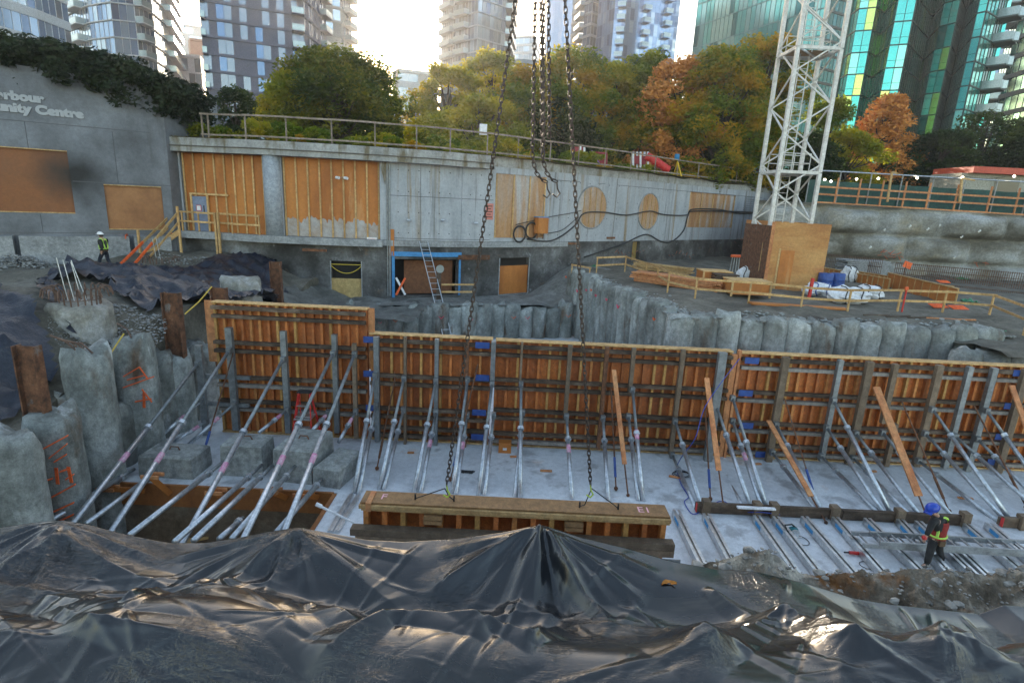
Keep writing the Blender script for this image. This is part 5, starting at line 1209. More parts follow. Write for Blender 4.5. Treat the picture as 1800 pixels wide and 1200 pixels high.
# spray numbers on the soiled wall
for px, py, lab, n in ((1080, 443, 'orange survey numbers sprayed on the soiled wall below the round windows', 9), (1290, 422, 'orange survey scribble on the soiled wall beside the crane box', 6), (1175, 448, 'orange survey scribble right of the narrow slot', 8)):
    b = MB(); r = random.Random(px)
    for i in range(n):
        u, z, _ = face.hit(px + i * 6, py + r.uniform(-3, 3)); b.bar(face.at(u, .02 + .002 * i, z), face.at(u + r.uniform(.1, .35), .02 + .002 * i, z + r.uniform(-.3, .3)), .05, .012, (0, 0, 1))
    tag(b.build('spray_mark', mat('dull_orange', [(.45, .12, .06), (.20, .12, .10)], 6)), lab, 'paint mark')

# ------------------------------------------------------------------ crane mast and its plywood box
CX, CY = 15.22, 33.12
crm = mat('crane_paint', [(.55, .52, .47), (.68, .66, .62), (.74, .72, .69)], 2.5, rough=.45, second=((.35, .20, .10), 2.2, .66, (1, 1, .5)))
cr = thing('crane_mast', 'white lattice mast of the tower crane rising out of the plywood box', 'crane', (CX, CY, -3))
ca = R(0); S = 2.25; ex = Vector((math.cos(ca), math.sin(ca), 0)); ey = Vector((-math.sin(ca), math.cos(ca), 0))
def cpt(a, c, z): return Vector((CX, CY, z)) + ex * a * S / 2 + ey * c * S / 2
cor = [(-1, -1), (1, -1), (1, 1), (-1, 1)]
ZT = 34.0
for a, c in cor:
    for z0 in (-3.5, 2.3, 8.5, 14.7, 20.9, 27.1):
        m = MB(); m.bar(cpt(a, c, z0), cpt(a, c, z0 + 6.15 if z0 > 0 else 2.26), .19, .19, tuple(ex)); m.build('leg', crm, cr)
for zr in (2.28, 8.48, 14.68, 20.88, 27.1):
    m = MB()
    for i in range(4):
        p, q = cor[i], cor[(i + 1) % 4]; m.bar(cpt(*p, zr), cpt(*q, zr), .12, .16); 
    m.bar(cpt(-1, -1, zr), cpt(1, 1, zr), .08, .08); m.build('ring_frame', crm, cr)
    m = MB(); m.add([cpt(-.8, -.2, zr + .1), cpt(.9, -.2, zr + .1), cpt(.9, .9, zr + .1), cpt(-.8, .9, zr + .1)], [(0, 1, 2, 3)]); m.add([cpt(-.8, -.2, zr + .06), cpt(.9, -.2, zr + .06), cpt(.9, .9, zr + .06), cpt(-.8, .9, zr + .06)], [(3, 2, 1, 0)]); m.build('landing', mat('landing_rust', [(.35, .22, .12)], 2), cr)
    m = MB()
    for hh in (.55, 1.05): m.path([cpt(-.75, -.2, zr + hh), cpt(.85, -.2, zr + hh), cpt(.85, .85, zr + hh), cpt(-.75, .85, zr + hh)], .025, 5)
    for e in ((-.75, -.2), (.05, -.2), (.85, -.2), (.85, .85), (-.75, .85)): m.tube(cpt(*e, zr), cpt(*e, zr + 1.05), .025, 5)
    m.build('guard_rail', crm, cr)
hb = 1.53
for i in range(4):
    p, q = cor[i], cor[(i + 1) % 4]; k = 0; z = -3.4
    while z < 33:
        m = MB(); a, c = (p, q) if (k + i) % 2 else (q, p); m.bar(cpt(*a, z), cpt(*c, z + hb), .07, .07)
        m.build('diagonal', crm, cr); k += 1; z += hb
        if abs((z - 2.28) % 6.2) < .3: pass
m = MB()
for s in (-.22, .22): m.tube(cpt(s, .35, -3.4), cpt(s, .35, 34), .03, 6)
z = -3.3
while z < 34: m.tube(cpt(-.22, .35, z), cpt(.22, .35, z), .016, 5); z += .3
m.build('climbing_ladder', crm, cr)
bx0, bx1, by0, by1, bz0, bz1 = 13.95, 17.15, 31.3, 35.0, -4.4, -.42
t = thing('plywood_box', 'tall patched plywood box round the foot of the crane', 'enclosure', (bx0, by0, bz0))
pbx = mat('patched_ply', grain=.15, cols=[(.34, .12, .03), (.48, .23, .07), (.58, .33, .12)], scale=.7, sc3=(.35, 1, 1.6), rough=.65, second=((.40, .15, .06), .9, .58, (.25, 1, 1.8)))
m = MB(); m.box((bx0, by0 - .01, bz0), (bx1, by0 + .02, bz1)); m.build('front_panel', pbx, t)
m = MB(); m.box((bx0 - .03, by0 + .02, bz0), (bx0 - .001, by1, bz1 - .2)); m.build('side_panel', rust, t)
m = MB(); m.box((bx1 - .02, by0 + .022, bz0), (bx1 + .02, by1, bz1)); m.box((bx0, by1 - .02, bz0), (bx1 - .021, by1, bz1)); m.build('back_panels', pbx, t)
m = MB(); m.box((bx0 - .06, by0 - .07, bz0), (bx0 + .12, by0 - .012, bz1)); m.build('corner_board', lumr, t)
dx0 = ray(1368, 470).x * by0; dx1 = ray(1392, 470).x * by0; dzt = atY(1380, 440, by0).z
m = MB(); m.box((dx0, by0 - .05, bz0 + .1), (dx1, by0 - .012, dzt)); m.build('door', hoardm, t)
m = MB(); m.box((dx0 - .12, by0 - .04, bz0), (dx0 - .02, by0 - .012, dzt + .1)); m.build('batten', lumb, t)
m = MB(); m.box((bx0 - .034, by0 + .8, -3.2), (bx0 - .031, by0 + .9, -1.6)); m.build('batten', lumb, t)

# ------------------------------------------------------------------ things on the platform
def at(px, py, z=-4.05): return atZ(px, py, z)
t_ = at(1195, 515)
def lumber_stack(px, py, n, L, ang, label, mt, hgt=5, w=.14):
    p = at(px, py); t = thing('lumber_stack', label, 'lumber stack', tuple(p)); d = Vector((math.cos(ang), math.sin(ang), 0)); s = Vector((-d.y, d.x, 0)); k = 0
    for r_ in range(hgt):
        for c_ in range(n):
            o = p + s * (c_ - n / 2) * w * 1.04 + Vector((0, 0, .08 + r_ * .09)) + d * rnd.uniform(-.2, .2); m = MB(); e_ = s * rnd.uniform(-.12, .12); m.bar(o - d * L / 2 - e_, o + d * L / 2 + e_, w * .9, .07); m.build('plank', mt, t)
    return t
lumber_stack(1190, 503, 8, 4.8, R(-40), 'heap of fresh reddish planks behind the platform rail', lumr, 6)
lumber_stack(1165, 478, 4, 3.8, R(-38), 'pale planks lying on the back of the fresh lumber heap', lumb, 5)
for i, (px, py, sz, lab) in enumerate(((1258, 508, (1.5, 1.2, .9), 'brown timber crate beside the lumber heap'), (1318, 522, (1.9, 1.3, .75), 'low orange brown crate in front of the crane box'))):
    p = at(px, py); t = thing('crate', lab, 'crate', tuple(p)); m = MB(); m.box(p + Vector((-sz[0] / 2, 0, .1)), p + Vector((sz[0] / 2, sz[1], sz[2]))); m.build('body', hoardm, t)
    for s in (-1, 1): m = MB(); m.box(p + Vector((s * sz[0] / 2 - .05, -.06, 0)), p + Vector((s * sz[0] / 2 + .05, -.002, sz[2] + .04))); m.build('corner_post', lumb, t)
    m = MB(); m.box(p + Vector((-sz[0] / 2 - .05, -.05, sz[2] + .002)), p + Vector((sz[0] / 2 + .05, sz[1], sz[2] + .05))); m.build('lid', lumb, t)
for k in range(7):
    p = at(1275, 512); b = MB(); b.box((p.x - .6, p.y - .1, -4.05 + .02 + k * .13), (p.x + .6, p.y + .8, -4.05 + .1 + k * .13))
    tag(b.build('pallet', weat), ['bottom', 'second', 'third', 'fourth', 'fifth', 'sixth', 'topmost'][k] + ' dark board of the stack right of the brown crate', 'pallet')
def sack(px, py, s, label, mt, seed, z=-4.05, blue=False):
    p = at(px, py, z); t = thing('sack', label, 'sack', tuple(p), 'white sacks dumped in front of the crane box'); m = MB(); P = []
    for i in range(11):
        a = PI * i / 10; row = []
        for j in range(19):
            c = 2 * PI * (j % 18) / 18; v = Vector((math.sin(a) * math.cos(c), math.sin(a) * math.sin(c), math.cos(a))); r = 1 + .30 * fbm(v.x * 2 + seed, v.y * 2, v.z * 2, 4)
            row.append((p.x + v.x * s[0] * r, p.y + v.y * s[1] * r, p.z + s[2] * .8 + v.z * s[2] * r))
        P.append(row)
    m.grid(P); m.build('body', mt, t, False)
    for k in (-.4, .35): m = MB(); m.path([(p.x + k * s[0] + .1 * math.cos(i), p.y - s[1] * math.sqrt(max(0, 1 - k * k)) * math.cos(i * PI / 10 - PI / 2 * .6) * 1.05, p.z + s[2] * .8 + s[2] * 1.07 * math.sin(i * PI / 10 - PI / 2 * .6)) for i in range(9)], .03, 5); m.build('strap', blup if blue else blak, t)
    return t
sack(1437, 520, (.75, .5, .38), 'white sack with blue marks at the left of the sack row', whit, 2, blue=True)
sack(1488, 533, (1.0, .7, .45), 'large crumpled white sack in the middle of the sack row', whit, 5)
sack(1525, 525, (.75, .6, .40), 'crumpled white sack at the right end of the sack row', whit, 9)
sack(1490, 495, (.5, .5, .55), 'upright white sack behind the row of crumpled sacks', whit, 13)
sack(1310, 495, (.6, .5, .5), 'white sack sagging behind the low crate', whit, 17)
for px, lab in ((1447, 'left dark blue barrel beside the crane box'), (1468, 'right dark blue barrel beside the crane box')):
    p = at(px, 512); t = thing('barrel', lab, 'barrel', tuple(p), 'blue barrels'); m = MB(); m.path([p + Vector((0, 0, z)) for z in (0, .05, .3, .33, .36, .65, .68, .71, .98, 1.02)], [.36, .38, .38, .40, .38, .38, .40, .38, .38, .34], 20); m.build('drum', blup, t, True)
    m = MB(); m.tube(p + Vector((.1, 0, 1.02)), p + Vector((.1, 0, 1.05)), .05, 10); m.build('bung', blak, t)
p = at(1421, 528); b = MB(); b.bar(p, p + Vector((.03, 0, 1.1)), .12, .12, (0, 1, 0)); tag(b.build('barrier_post', redp), 'short red post among the white sacks', 'post')
p = at(1455, 520); b = MB()
for i in range(6): b.path([p + Vector((i * .12 + .12 * math.cos(k * PI / 6), -.1, .25 + .22 * math.sin(k * PI / 6))) for k in range(12)], .025, 5, closed=True)
tag(b.build('hose_coil', orng), 'orange hose coil lying in front of the blue barrels', 'hose')
lumber_stack(1405, 540, 2, 4.2, R(-3), 'two long brown boards lying along the platform edge', hoardm, 1, .25)
p = at(1585, 548); t = thing('warning_post', 'red post with an orange flag beside the platform rail', 'post', tuple(p)); m = MB(); m.bar(p, p + Vector((0, 0, 1.0)), .05, .05, (0, 1, 0)); m.build('post', redp, t); m = MB(); m.bar(p + Vector((0, 0, 1.0)), p + Vector((0, 0, 1.15)), .14, .06, (0, 1, 0)); m.build('flag', orng, t)
grn = mat('green_plastic', [(.015, .14, .06), (.03, .22, .10)], 4, rough=.5)
for px, py, z, lab in ((1690, 493, -4.2, 'green plastic sheet lying far back near the rebar'), (1702, 533, -4.2, 'crumpled green sheet lying behind the platform rail'), (1752, 588, -4.4, 'green netting bunched on the shelf at the right'), (1045, 470, -4.0, 'green strap tied on the rail at the left end of the platform')):
    p = at(px, py, z); b = MB(); r = random.Random(px); s = .45 if px > 1600 else .25
    b.grid([[(p.x + (i - 4) * .2 * s, p.y + (j - 4) * .2 * s, p.z + .25 * s + .35 * s * fbm(i * .5 + px, j * .5) + .3 * s * math.exp(-((i - 4) ** 2 + (j - 4) ** 2) / 8)) for i in range(9)] for j in range(9)])
    tag(b.build('green_sheet', grn), lab, 'plastic sheet')
for px, py, lab in ((1655, 542, 'orange boards lying at the right behind the platform rail'), (1662, 498, 'orange bars lying far back in front of the ribbed wall'), (1560, 462, 'orange sprayed patch at the foot of the lumpy wall'), (1690, 545, 'second bundle of orange boards')):
    p = at(px, py, -4.05); b = MB()
    for k in range(4): b.bar(p + Vector((-.4, k * .12, .05 + .03 * k)), p + Vector((.4, k * .12 + .1, .05 + .03 * k)), .08, .05)
    tag(b.build('orange_boards', orng), lab, 'board')
b = MB(); r = random.Random(77)       # broken edge along the top of the platform piles
for i in range(2200):
    q = r.random()
    if q < .65: x = r.uniform(6.2, 19.8); y = 21.45 + abs(r.gauss(0, .55))
    else: y = r.uniform(22, 34); x = side(y) + abs(r.gauss(0, .5)) - .15
    b.rock((x, y, plat_z(x, y) + .02), r.uniform(.025, .10), r, (1.2, 1, .7))
tag(b.build('rubble', mat('edge_rubble', [(.14, .14, .13), (.27, .28, .27), (.38, .39, .38)], 3, rough=.9)), 'broken concrete rubble along the rim of the crane platform', 'rubble', kind='stuff')
p = at(1585, 500); t = thing('orange_flag', 'orange flag on a thin dark stake in front of the lumpy wall', 'flag', tuple(p)); m = MB(); m.tube(p, p + Vector((0, 0, 1.4)), .03, 6); m.build('stake', rust, t); m = MB(); m.bar(p + Vector((-.15, 0, 1.35)), p + Vector((.35, 0, 1.2)), .04, .4); m.build('cloth', orng, t)
# concrete panels stacks & rebar mats & low forms in the back
for i in range(10):
    p = at(1520, 492, -4.3); b = MB(); b.box((p.x - 1.6 + .08 * (i % 3), p.y, -4.3 + i * .14), (p.x + 1.7 - .07 * (i % 4), p.y + 1.3, -4.3 + i * .14 + .11)); tag(b.build('slab_panel', conc), ORD[i] + ' grey plank from the bottom of the pale stack by the lumpy wall', 'plank', 'pale stacked planks by the wall')
def cage(px0, py0, px1, py1, z, h, label, mt=rebr, n=40):
    a = at(px0, py0, z); c = at(px1, py1, z); t = thing('rebar_mat', label, 'reinforcement', tuple(a)); m = MB()
    for i in range(n + 1): q = a.lerp(c, i / n); m.tube(q, q + Vector((0, 0, h)), .02, 5)
    m.build('vertical_bars', mt, t); m = MB()
    for k in (.25, .6, .95): m.tube(a + Vector((0, -.03, h * k)), c + Vector((0, -.03, h * k)), .02, 5)
    m.build('horizontal_bars', mt, t)
cage(1445, 478, 1545, 490, -4.1, 1.4, 'rebar grid left of the pale stack by the wall', n=34)
cage(1570, 487, 1830, 512, -4.1, 1.1, 'long rusty rebar grid running along the foot of the lumpy wall', rust, n=70)
cage(1560, 502, 1830, 532, -4.4, .5, 'low dense rebar grid in front of the long rusty one', rebr, n=90)
def lowform(px0, py0, px1, py1, z, h, label, n=16):
    a = at(px0, py0, z); c = at(px1, py1, z); t = thing('low_form', label, 'form panel', tuple(a)); d = c - a
    m = MB(); m.bar(a + Vector((0, .06, h / 2)), c + Vector((0, .06, h / 2)), .03, h); m.build('plywood', hoardm, t)
    m = MB(); m.bar(a + Vector((0, 0, h)), c + Vector((0, 0, h)), .14, .05); m.build('top_plate', lumb, t)
    for i in range(n + 1): q = a.lerp(c, i / n); m = MB(); m.bar(q + Vector((0, -.02, 0)), q + Vector((0, -.02, h - .03)), .06, .08, (0, 1, 0)); m.build('stud', lumb, t)
lowform(1440, 488, 1560, 512, -4.2, .75, 'low wooden form running away beside the crane box', 14)
lowform(1500, 497, 1670, 528, -4.25, .8, 'low wooden form in the middle of the back area', 18)
lowform(1556, 510, 1675, 545, -4.3, 1.1, 'taller brown wooden form behind the platform rail', 9)
p = at(1290, 478); t = thing('floor_stool', 'orange topped wire chair stand at the left of the crane box', 'stand', tuple(p)); m = MB(); m.tube(p + Vector((-.35, 0, 1.1)), p + Vector((.35, 0, 1.1)), .1, 8); m.build('orange_cap', orng, t); m = MB()
for s in (-.3, -.1, .1, .3): m.tube(p + Vector((s, 0, 0)), p + Vector((s * .8, 0, 1.1)), .03, 5)
m.build('wires', galv, t)
lb = at(1625, 562); 
for k in range(5):
    p = at(1540 + k * 38, 556 + k * 2); b = MB(); an = rnd.uniform(-.5, .5); b.bar(p + Vector((-.6, -.6 * an, .05)), p + Vector((.6, .6 * an, .06)), .1, .05); tag(b.build('plank_scrap', rnd.choice([weat, lumr])), ORD[k] + ' loose board from the left along the right part of the platform edge', 'board')

# ------------------------------------------------------------------ lumpy shotcrete wall at the right, fence above
WZ0, a0, a1 = -4.8, atZ(1425, 352, 1.0), atZ(1812, 379, .88)
W0 = Vector((18.5, 45.5)); W1 = Vector((52, 42.5)); W1b = Vector((75, 38)); zt0 = ray(1440, 356).z; 
def wx(px): # position on the wall line for an image column
    v = ray(px, 365); d = W1 - W0; t = (v.x * W0.y - W0.x) / (d.x - v.x * d.y); return t
SP = Path([W0, W1, W1b]); P = []
topz = lambda u: np.interp(u, [SP.hit(1440, 357)[0], SP.hit(1800, 379)[0]], [SP.hit(1440, 357)[1], SP.hit(1800, 379)[1]])
nu = 300; nzz = 44
def lump(u, z):
    zr = int(math.floor((z + 5.0) / 1.9)); o = (zr % 2) * 2.3 + .5 * math.sin(zr * 5.1); c = math.floor((u + o) / 4.6); fu = ((u + o) / 4.6 - c - .5) * 2; fz = ((z + 5.0) / 1.9 - zr - .5) * 2
    q = max(0, 1 - abs(fu) ** 5) * max(0, 1 - abs(fz) ** 4)
    return .95 * q * (1 + .35 * math.sin(c * 3.7 + zr * 2.1)) + .10 * fbm(u * .8, z * .8, 4, 4) + .03 * fbm(u * 4, z * 4, 4, 3)
for j in range(nzz + 1):
    P.append([])
    for i in range(nu + 1):
        u = SP.L * i / nu; z = WZ0 + (topz(u) - WZ0) * j / nzz; P[-1].append(SP.at(u, lump(u, z), z))
b = MB(); b.grid(P)
for i in range(nu):
    u0, u1 = SP.L * i / nu, SP.L * (i + 1) / nu; q0, q1 = P[-1][i], P[-1][i + 1]; b.add([q0, q1, SP.at(u1, -1.6, q1.z), SP.at(u0, -1.6, q0.z)], [(0, 1, 2, 3)])
shot = mat('shotcrete', [(.09, .08, .06), (.19, .18, .15), (.32, .325, .31), (.42, .43, .43)], .30, sc3=(1, 1, 1.6), rough=.9, bump=.03, bscale=3, second=[((.30, .26, .18), .16, .58, (1, 1, 1.2)), ((.08, .08, .07), .6, .64, (.7, 1, 1))])
sw = tag(b.build('retaining_wall', shot, None, True), 'lumpy sprayed concrete retaining wall at the right below the timber fence', 'wall')
for k, (px, py) in enumerate(((1551, 403), (1679, 415), (1704, 405), (1519, 433), (1661, 450), (1590, 397), (1645, 396), (1622, 402))):
    u, z, _ = SP.hit(px, py); b = MB(); p = SP.at(u, lump(u, z) + .02, z); b.tube(p, p + Vector((-.12, -.25, .06)), .03, 8); b.bar(p + Vector((-.08, 0, -.08)), p + Vector((.08, 0, .08)), .02, .14); tag(b.build('soil_nail', galv), ORD[k] + ' soil nail head, one of the small bright studs on the lumpy wall', 'soil nail', None)
# red survey spray on the lower wall
for k, (px, py, lab) in enumerate(((1533, 445, 'single orange scribble on the lumpy wall'), (1553, 449, 'pair of orange scribbles on the lumpy wall'), (1708, 462, 'faint orange number on the lumpy wall'))):
    b = MB(); r = random.Random(px)
    for i in range(6):
        u, z, _ = SP.hit(px + i * 4, py + r.uniform(-4, 4)); b.bar(SP.at(u, lump(u, z) + .05 + .002 * i, z), SP.at(u + .25, lump(u, z) + .05 + .002 * i, z + r.uniform(-.35, .35)), .08, .012)
    tag(b.build('spray_mark', orng), lab, 'paint mark')
# fence on top
us = [SP.hit(px, 330)[0] for px in (1440, 1475, 1515, 1556, 1597, 1640, 1690, 1750, 1800)]
ft = [SP.at(u, -.35, float(topz(u))) for u in us]
far_ext = [SP.at(us[-1] + 4, -.35, float(topz(us[-1]))), SP.at(us[-1] + 9, -.35, float(topz(us[-1])) - .1)]
railing(ft + far_ext, 'orange toned timber guard rail on top of the lumpy wall', None, 1.25, w=.10, post_up=.75, m=lumr, rails=(1.0, .55, .05), rw=.13)
t = thing('mesh_fence', 'steel fence hung with dark green netting behind the timber rail', 'fence', SP.at(us[0], -1.1, 1))
net = mat('green_netting', [(.008, .045, .04), (.015, .07, .06), (.02, .09, .075)], 1.5, rough=.7)
u0, u1 = SP.hit(1430, 330)[0], SP.L - 2; nn = 22; P = [[], []]
for i in range(nn * 4 + 1):
    u = u0 + (u1 - u0) * i / (nn * 4); z = float(topz(u)); P[0].append(SP.at(u, -1.2 + .06 * nz(u, 2), z + .05)); P[1].append(SP.at(u, -1.2 + .06 * nz(u, 4), z + 1.75 + .12 * nz(u * .5, 1)))
m = MB(); m.grid(P); m.build('netting', net, t)
for i in range(nn + 1):
    u = u0 + (u1 - u0) * i / nn; z = float(topz(u)); m = MB(); m.tube(SP.at(u, -1.1, z - .1), SP.at(u, -1.1, z + 2.55), .05, 8); m.build('post', dgal, t)
m = MB(); m.path([SP.at(u0 + (u1 - u0) * i / nn, -1.1, float(topz(u0 + (u1 - u0) * i / nn)) + 2.5) for i in range(nn + 1)], .05, 8); m.build('top_rail', galv, t)
bulb = bpy.data.materials.new('bulb'); bulb.use_nodes = True; bb = bulb.node_tree.nodes['Principled BSDF']; bb.inputs['Emission Color'].default_value = (1, .85, .6, 1); bb.inputs['Emission Strength'].default_value = 5
t = thing('string_lights', 'string of small lit bulbs along the netted fence', 'lights', SP.at(us[0], -.8, 3))
pts = [(1459, 315), (1470, 318), (1516, 314), (1555, 313), (1625, 312), (1706, 311), (1799, 309)]
pp = [SP.at(SP.hit(px, py)[0], -.9, SP.hit(px, py)[1]) for px, py in pts]
m = MB(); q = []
for a, c in zip(pp[:-1], pp[1:]): q += [a.lerp(c, i / 6) + Vector((0, 0, .12 - .25 * 4 * (i / 6) * (1 - i / 6))) for i in range(6)]
m.path(q, .018, 5); m.build('wire', blak, t)
for p in pp: m = MB(); m.ball(p, .085, 10, 6); m.build('bulb', bulb, t)
for k, (px, lab) in enumerate(((1562, 'tall leaning timber post behind the rail left of the netting'), (1690, 'tall timber post with a short arm behind the rail'))):
    u, z, _ = SP.hit(px, 355); p = SP.at(u, -.2, z); q = SP.at(SP.hit(px + (8 if k == 0 else 6), 305)[0], -.2, SP.hit(px, 302 if k == 0 else 313)[1]); b = MB(); b.bar(p, q, .13, .13, (1, 0, 0)); b.bar(q, q + Vector((1.0 if k else .5, 0, -.1)), .1, .12); tag(b.build('timber_post', lumb), lab, 'post')
# red roofed pavilion and white van behind the fence
t = thing('pavilion', 'pale cabin with a red roof behind the netted fence at the right', 'building', tuple(atY(1770, 340, 52)))
a = atY(1713, 292, 52); c = atY(1850, 304, 52); b0 = atY(1706, 345, 52)
m = MB(); m.box((a.x, 52, a.z - .55), (a.x + 14, 57, a.z)); m.build('roof', mat('red_roof', [(.50, .06, .03), (.60, .09, .04)], 1, rough=.5), t)
m = MB(); m.box((a.x - .5, 52.6, b0.z - 1), (a.x + 13.6, 56.5, a.z - .56)); m.build('wall', mat('cabin_wall', [(.35, .34, .28), (.42, .40, .34)], 1), t)
for i in range(3): m = MB(); m.box((a.x + 2.6 + i * 3.4, 52.56, a.z - 2.3), (a.x + 4.8 + i * 3.4, 52.59, a.z - .8)); m.build('window', mat('cabin_glass', [(.05, .06, .07)], 1, rough=.1), t)
# ------------------------------------------------------------------ park ground behind the walls
bd = []
e = LW.at(0, 0); bd.append((e[0] - 20, e[1] - 6, 1.5)); bd.append((e[0], e[1] + 1, 1.5)); e = LW.at(LW.L, 0); bd.append((e[0] + .3, e[1] + 1.5, 2.0))
for i in range(0, 40): 
    u = front.L * i / 39; q = front.at(u + .01, -.12); bd.append((q[0], q[1], ROOF + .03))
for i in range(12):
    u = 2 + (SP.L - 2) * i / 11; q = SP.at(u, -.5); bd.append((q[0], q[1], float(topz(u)) - .02))
bd.append((140, 30, .9))
P = []
for k, d in enumerate((0, 1.2, 3, 6, 10, 18, 40, 100, 400, 2500)):
    P.append([])
    for (x, y, z) in bd:
        r = math.hypot(x, y); X, Y = x * (1 + d / r), y * (1 + d / r); zz = z if d == 0 else z - .1 + .35 * fbm(X * .3, Y * .3, 3, 3) * (1 if d < 20 else 0)
        if d > 20: zz = .8
        P[-1].append((X, Y, zz))
b = MB(); b.grid(P); struct('park_ground', b, mat('turf', [(.04, .05, .015), (.09, .09, .03), (.15, .10, .04)], .8, rough=.95, bump=.05, bscale=5), True)

# ------------------------------------------------------------------ foliage
def leafmat(name, stops, trans=.55, scale=.35):
    if name in MATS: return MATS[name]
    m = bpy.data.materials.new(name); m.use_nodes = True; nb = NB(m); nt_ = m.node_tree; bs = nt_.nodes['Principled BSDF']; out = nt_.nodes['Material Output']
    co = nb.add('ShaderNodeTexCoord').outputs['Object']; f1 = ntex(nb, co, scale, 3, .5); f2 = ntex(nb, co, 3.5, 2, .5)
    mx = nb.add('ShaderNodeMath', operation='MULTIPLY_ADD'); mx.inputs[1].default_value = .35; nb.link(f2, mx.inputs[0]); nb.link(f1, mx.inputs[2])
    c = ramp(nb, mx.outputs[0], [(.46 + .34 * i / (len(stops) - 1), s) for i, s in enumerate(stops)]); nb.link(c, bs.inputs['Base Color']); bs.inputs['Roughness'].default_value = .6; bs.inputs['Specular IOR Level'].default_value = .25
    tr = nb.add('ShaderNodeBsdfTranslucent'); nb.link(c, tr.inputs[0]); ms = nb.add('ShaderNodeMixShader'); ms.inputs[0].default_value = trans; nb.link(bs.outputs[0], ms.inputs[1]); nb.link(tr.outputs[0], ms.inputs[2]); nb.link(ms.outputs[0], out.inputs[0])
    MATS[name] = m; return m
def leaves(name, centers, radii, n, size, m, parent, seed, flat=.6):
    """n leaf blades scattered round cluster centres"""
    r = np.random.RandomState(seed); C = np.array(centers); Rr = np.array(radii); k = r.choice(len(C), n, p=(Rr ** 2) / (Rr ** 2).sum())
    d = r.normal(size=(n, 3)); d /= np.linalg.norm(d, axis=1)[:, None]; q = r.rand(n) ** .45
    p = C[k] + d * (q * Rr[k])[:, None] * np.array([1, 1, flat])
    a = r.normal(size=(n, 3)); a[:, 2] *= .6; a /= np.linalg.norm(a, axis=1)[:, None]; b_ = np.cross(a, r.normal(size=(n, 3))); b_ /= np.linalg.norm(b_, axis=1)[:, None]
    s = size * (.55 + .9 * r.rand(n))[:, None]; v = np.empty((n, 4, 3)); v[:, 0] = p - a * s; v[:, 1] = p + b_ * s * .42; v[:, 2] = p + a * s; v[:, 3] = p - b_ * s * .42
    o = ORG[parent.name]; v = v.reshape(-1, 3) - np.array(o)
    me = bpy.data.meshes.new(name); me.vertices.add(n * 4); me.vertices.foreach_set('co', v.ravel()); me.loops.add(n * 4); me.loops.foreach_set('vertex_index', np.arange(n * 4)); me.polygons.add(n)
    me.polygons.foreach_set('loop_start', np.arange(n) * 4); me.polygons.foreach_set('loop_total', np.full(n, 4)); me.materials.append(m); me.update(calc_edges=True)
    ob = bpy.data.objects.new(name, me); COL.objects.link(ob); ob.parent = parent; ORG[ob.name] = o; return ob
bark = mat('bark', [(.03, .022, .016), (.07, .05, .035)], 6, rough=.95)
def tree(px, ptop, Y, wpx, label, stops, seed, n=9000, leaf=.22, base=1.2, low=.12, shape='round', mname=None, cat='tree', dens=1.0, group='trees in the park behind the curved building'):
    top = atY(px, ptop, Y); X = top.x; H = top.z - base; W = wpx / 1035 * Y / 2; r = random.Random(seed)
    t = thing(cat if cat != 'tree' else 'park_tree', label, cat, (X, Y, base), group); cen = []; rad = []
    n = int(n * 1.9); nc = int(75 * dens * max(1, W / 3.5))
    for i in range(nc):
        f = r.random(); z = low + (1 - low) * f
        if shape == 'cone': env = (1 - z) ** .8 * 1.05 + .06
        elif False: env = math.sin(PI * min(1, max(0, (z - .02))) ** 1.25) ** .6 * .95 + .05
        else: env = math.sqrt(max(0, 1 - ((z - .48) / .55) ** 2)) if z > .48 else math.sqrt(max(.25, 1 - ((z - .48) / .75) ** 2))
        a = r.uniform(0, 2 * PI); env *= 1 + .20 * math.sin(2 * a + seed + z * 5) + .16 * math.sin(3 * a - seed * 2 + z * 9); q = r.uniform(.35, 1) ** .6 * env * W * r.uniform(.8, 1.1)
        cr_ = r.uniform(.13, .30) * W + .4; cr_ *= .62 if shape == 'cone' else 1; cen.append((X + q * math.cos(a), Y + q * math.sin(a) * .85, base + H * z * .97 - cr_ * .4)); rad.append(cr_)
    leaves('crown', cen, rad, n, leaf * .85, leafmat(mname, stops), t, seed)
    m = MB(); m.path([(X, Y, base - 1.5), (X + .1, Y, base + H * .3), (X - .1, Y, base + H * .65), (X, Y, base + H * .9)], [.028 * H + .05, .022 * H + .03, .012 * H + .02, .02], 8)
    for i in range(0, len(cen), 2):
        c = Vector(cen[i]); z0 = base + (c.z - base) * r.uniform(.45, .7); o = Vector((X, Y, z0)); m.path([o, o.lerp(c, .5) + Vector((0, 0, -.05 * H * .3)), c], [.010 * H + .02, .006 * H + .015, .012], 5)
    m.build('trunk', bark, t)
    return t
GR = [(.04, .08, .006), (.12, .18, .010), (.28, .28, .012)]; YG = [(.10, .14, .008), (.28, .28, .012), (.50, .38, .015)]
OR_ = [(.16, .09, .01), (.48, .17, .012), (.65, .26, .012)]; MX = [(.05, .11, .008), (.17, .22, .01), (.52, .30, .012)]; DK = [(.012, .028, .008), (.028, .052, .010), (.06, .09, .012)]
tree(590, 78, 56, 235, 'broad dark green tree left of the sun gap', [(.03, .055, .006), (.075, .105, .008), (.20, .18, .010)], 1, 15000, .25, mname='leaf_dusk', dens=1.15)
tree(505, 120, 54, 110, 'pale yellow green tree leaning out left of the broad tree', YG, 31, 9000, mname='leaf_ygreen')
tree(655, 112, 60, 110, 'green tree standing under the sun gap', GR, 32, 9000, mname='leaf_green')
tree(730, 150, 62, 90, 'small thin reddish tree right of the broad tree', MX, 2, 2600, .22, mname='leaf_mixed', dens=.7)
tree(790, 105, 58, 115, 'yellow green tree under the left of the two middle towers', YG, 3, 8500, mname='leaf_ygreen')
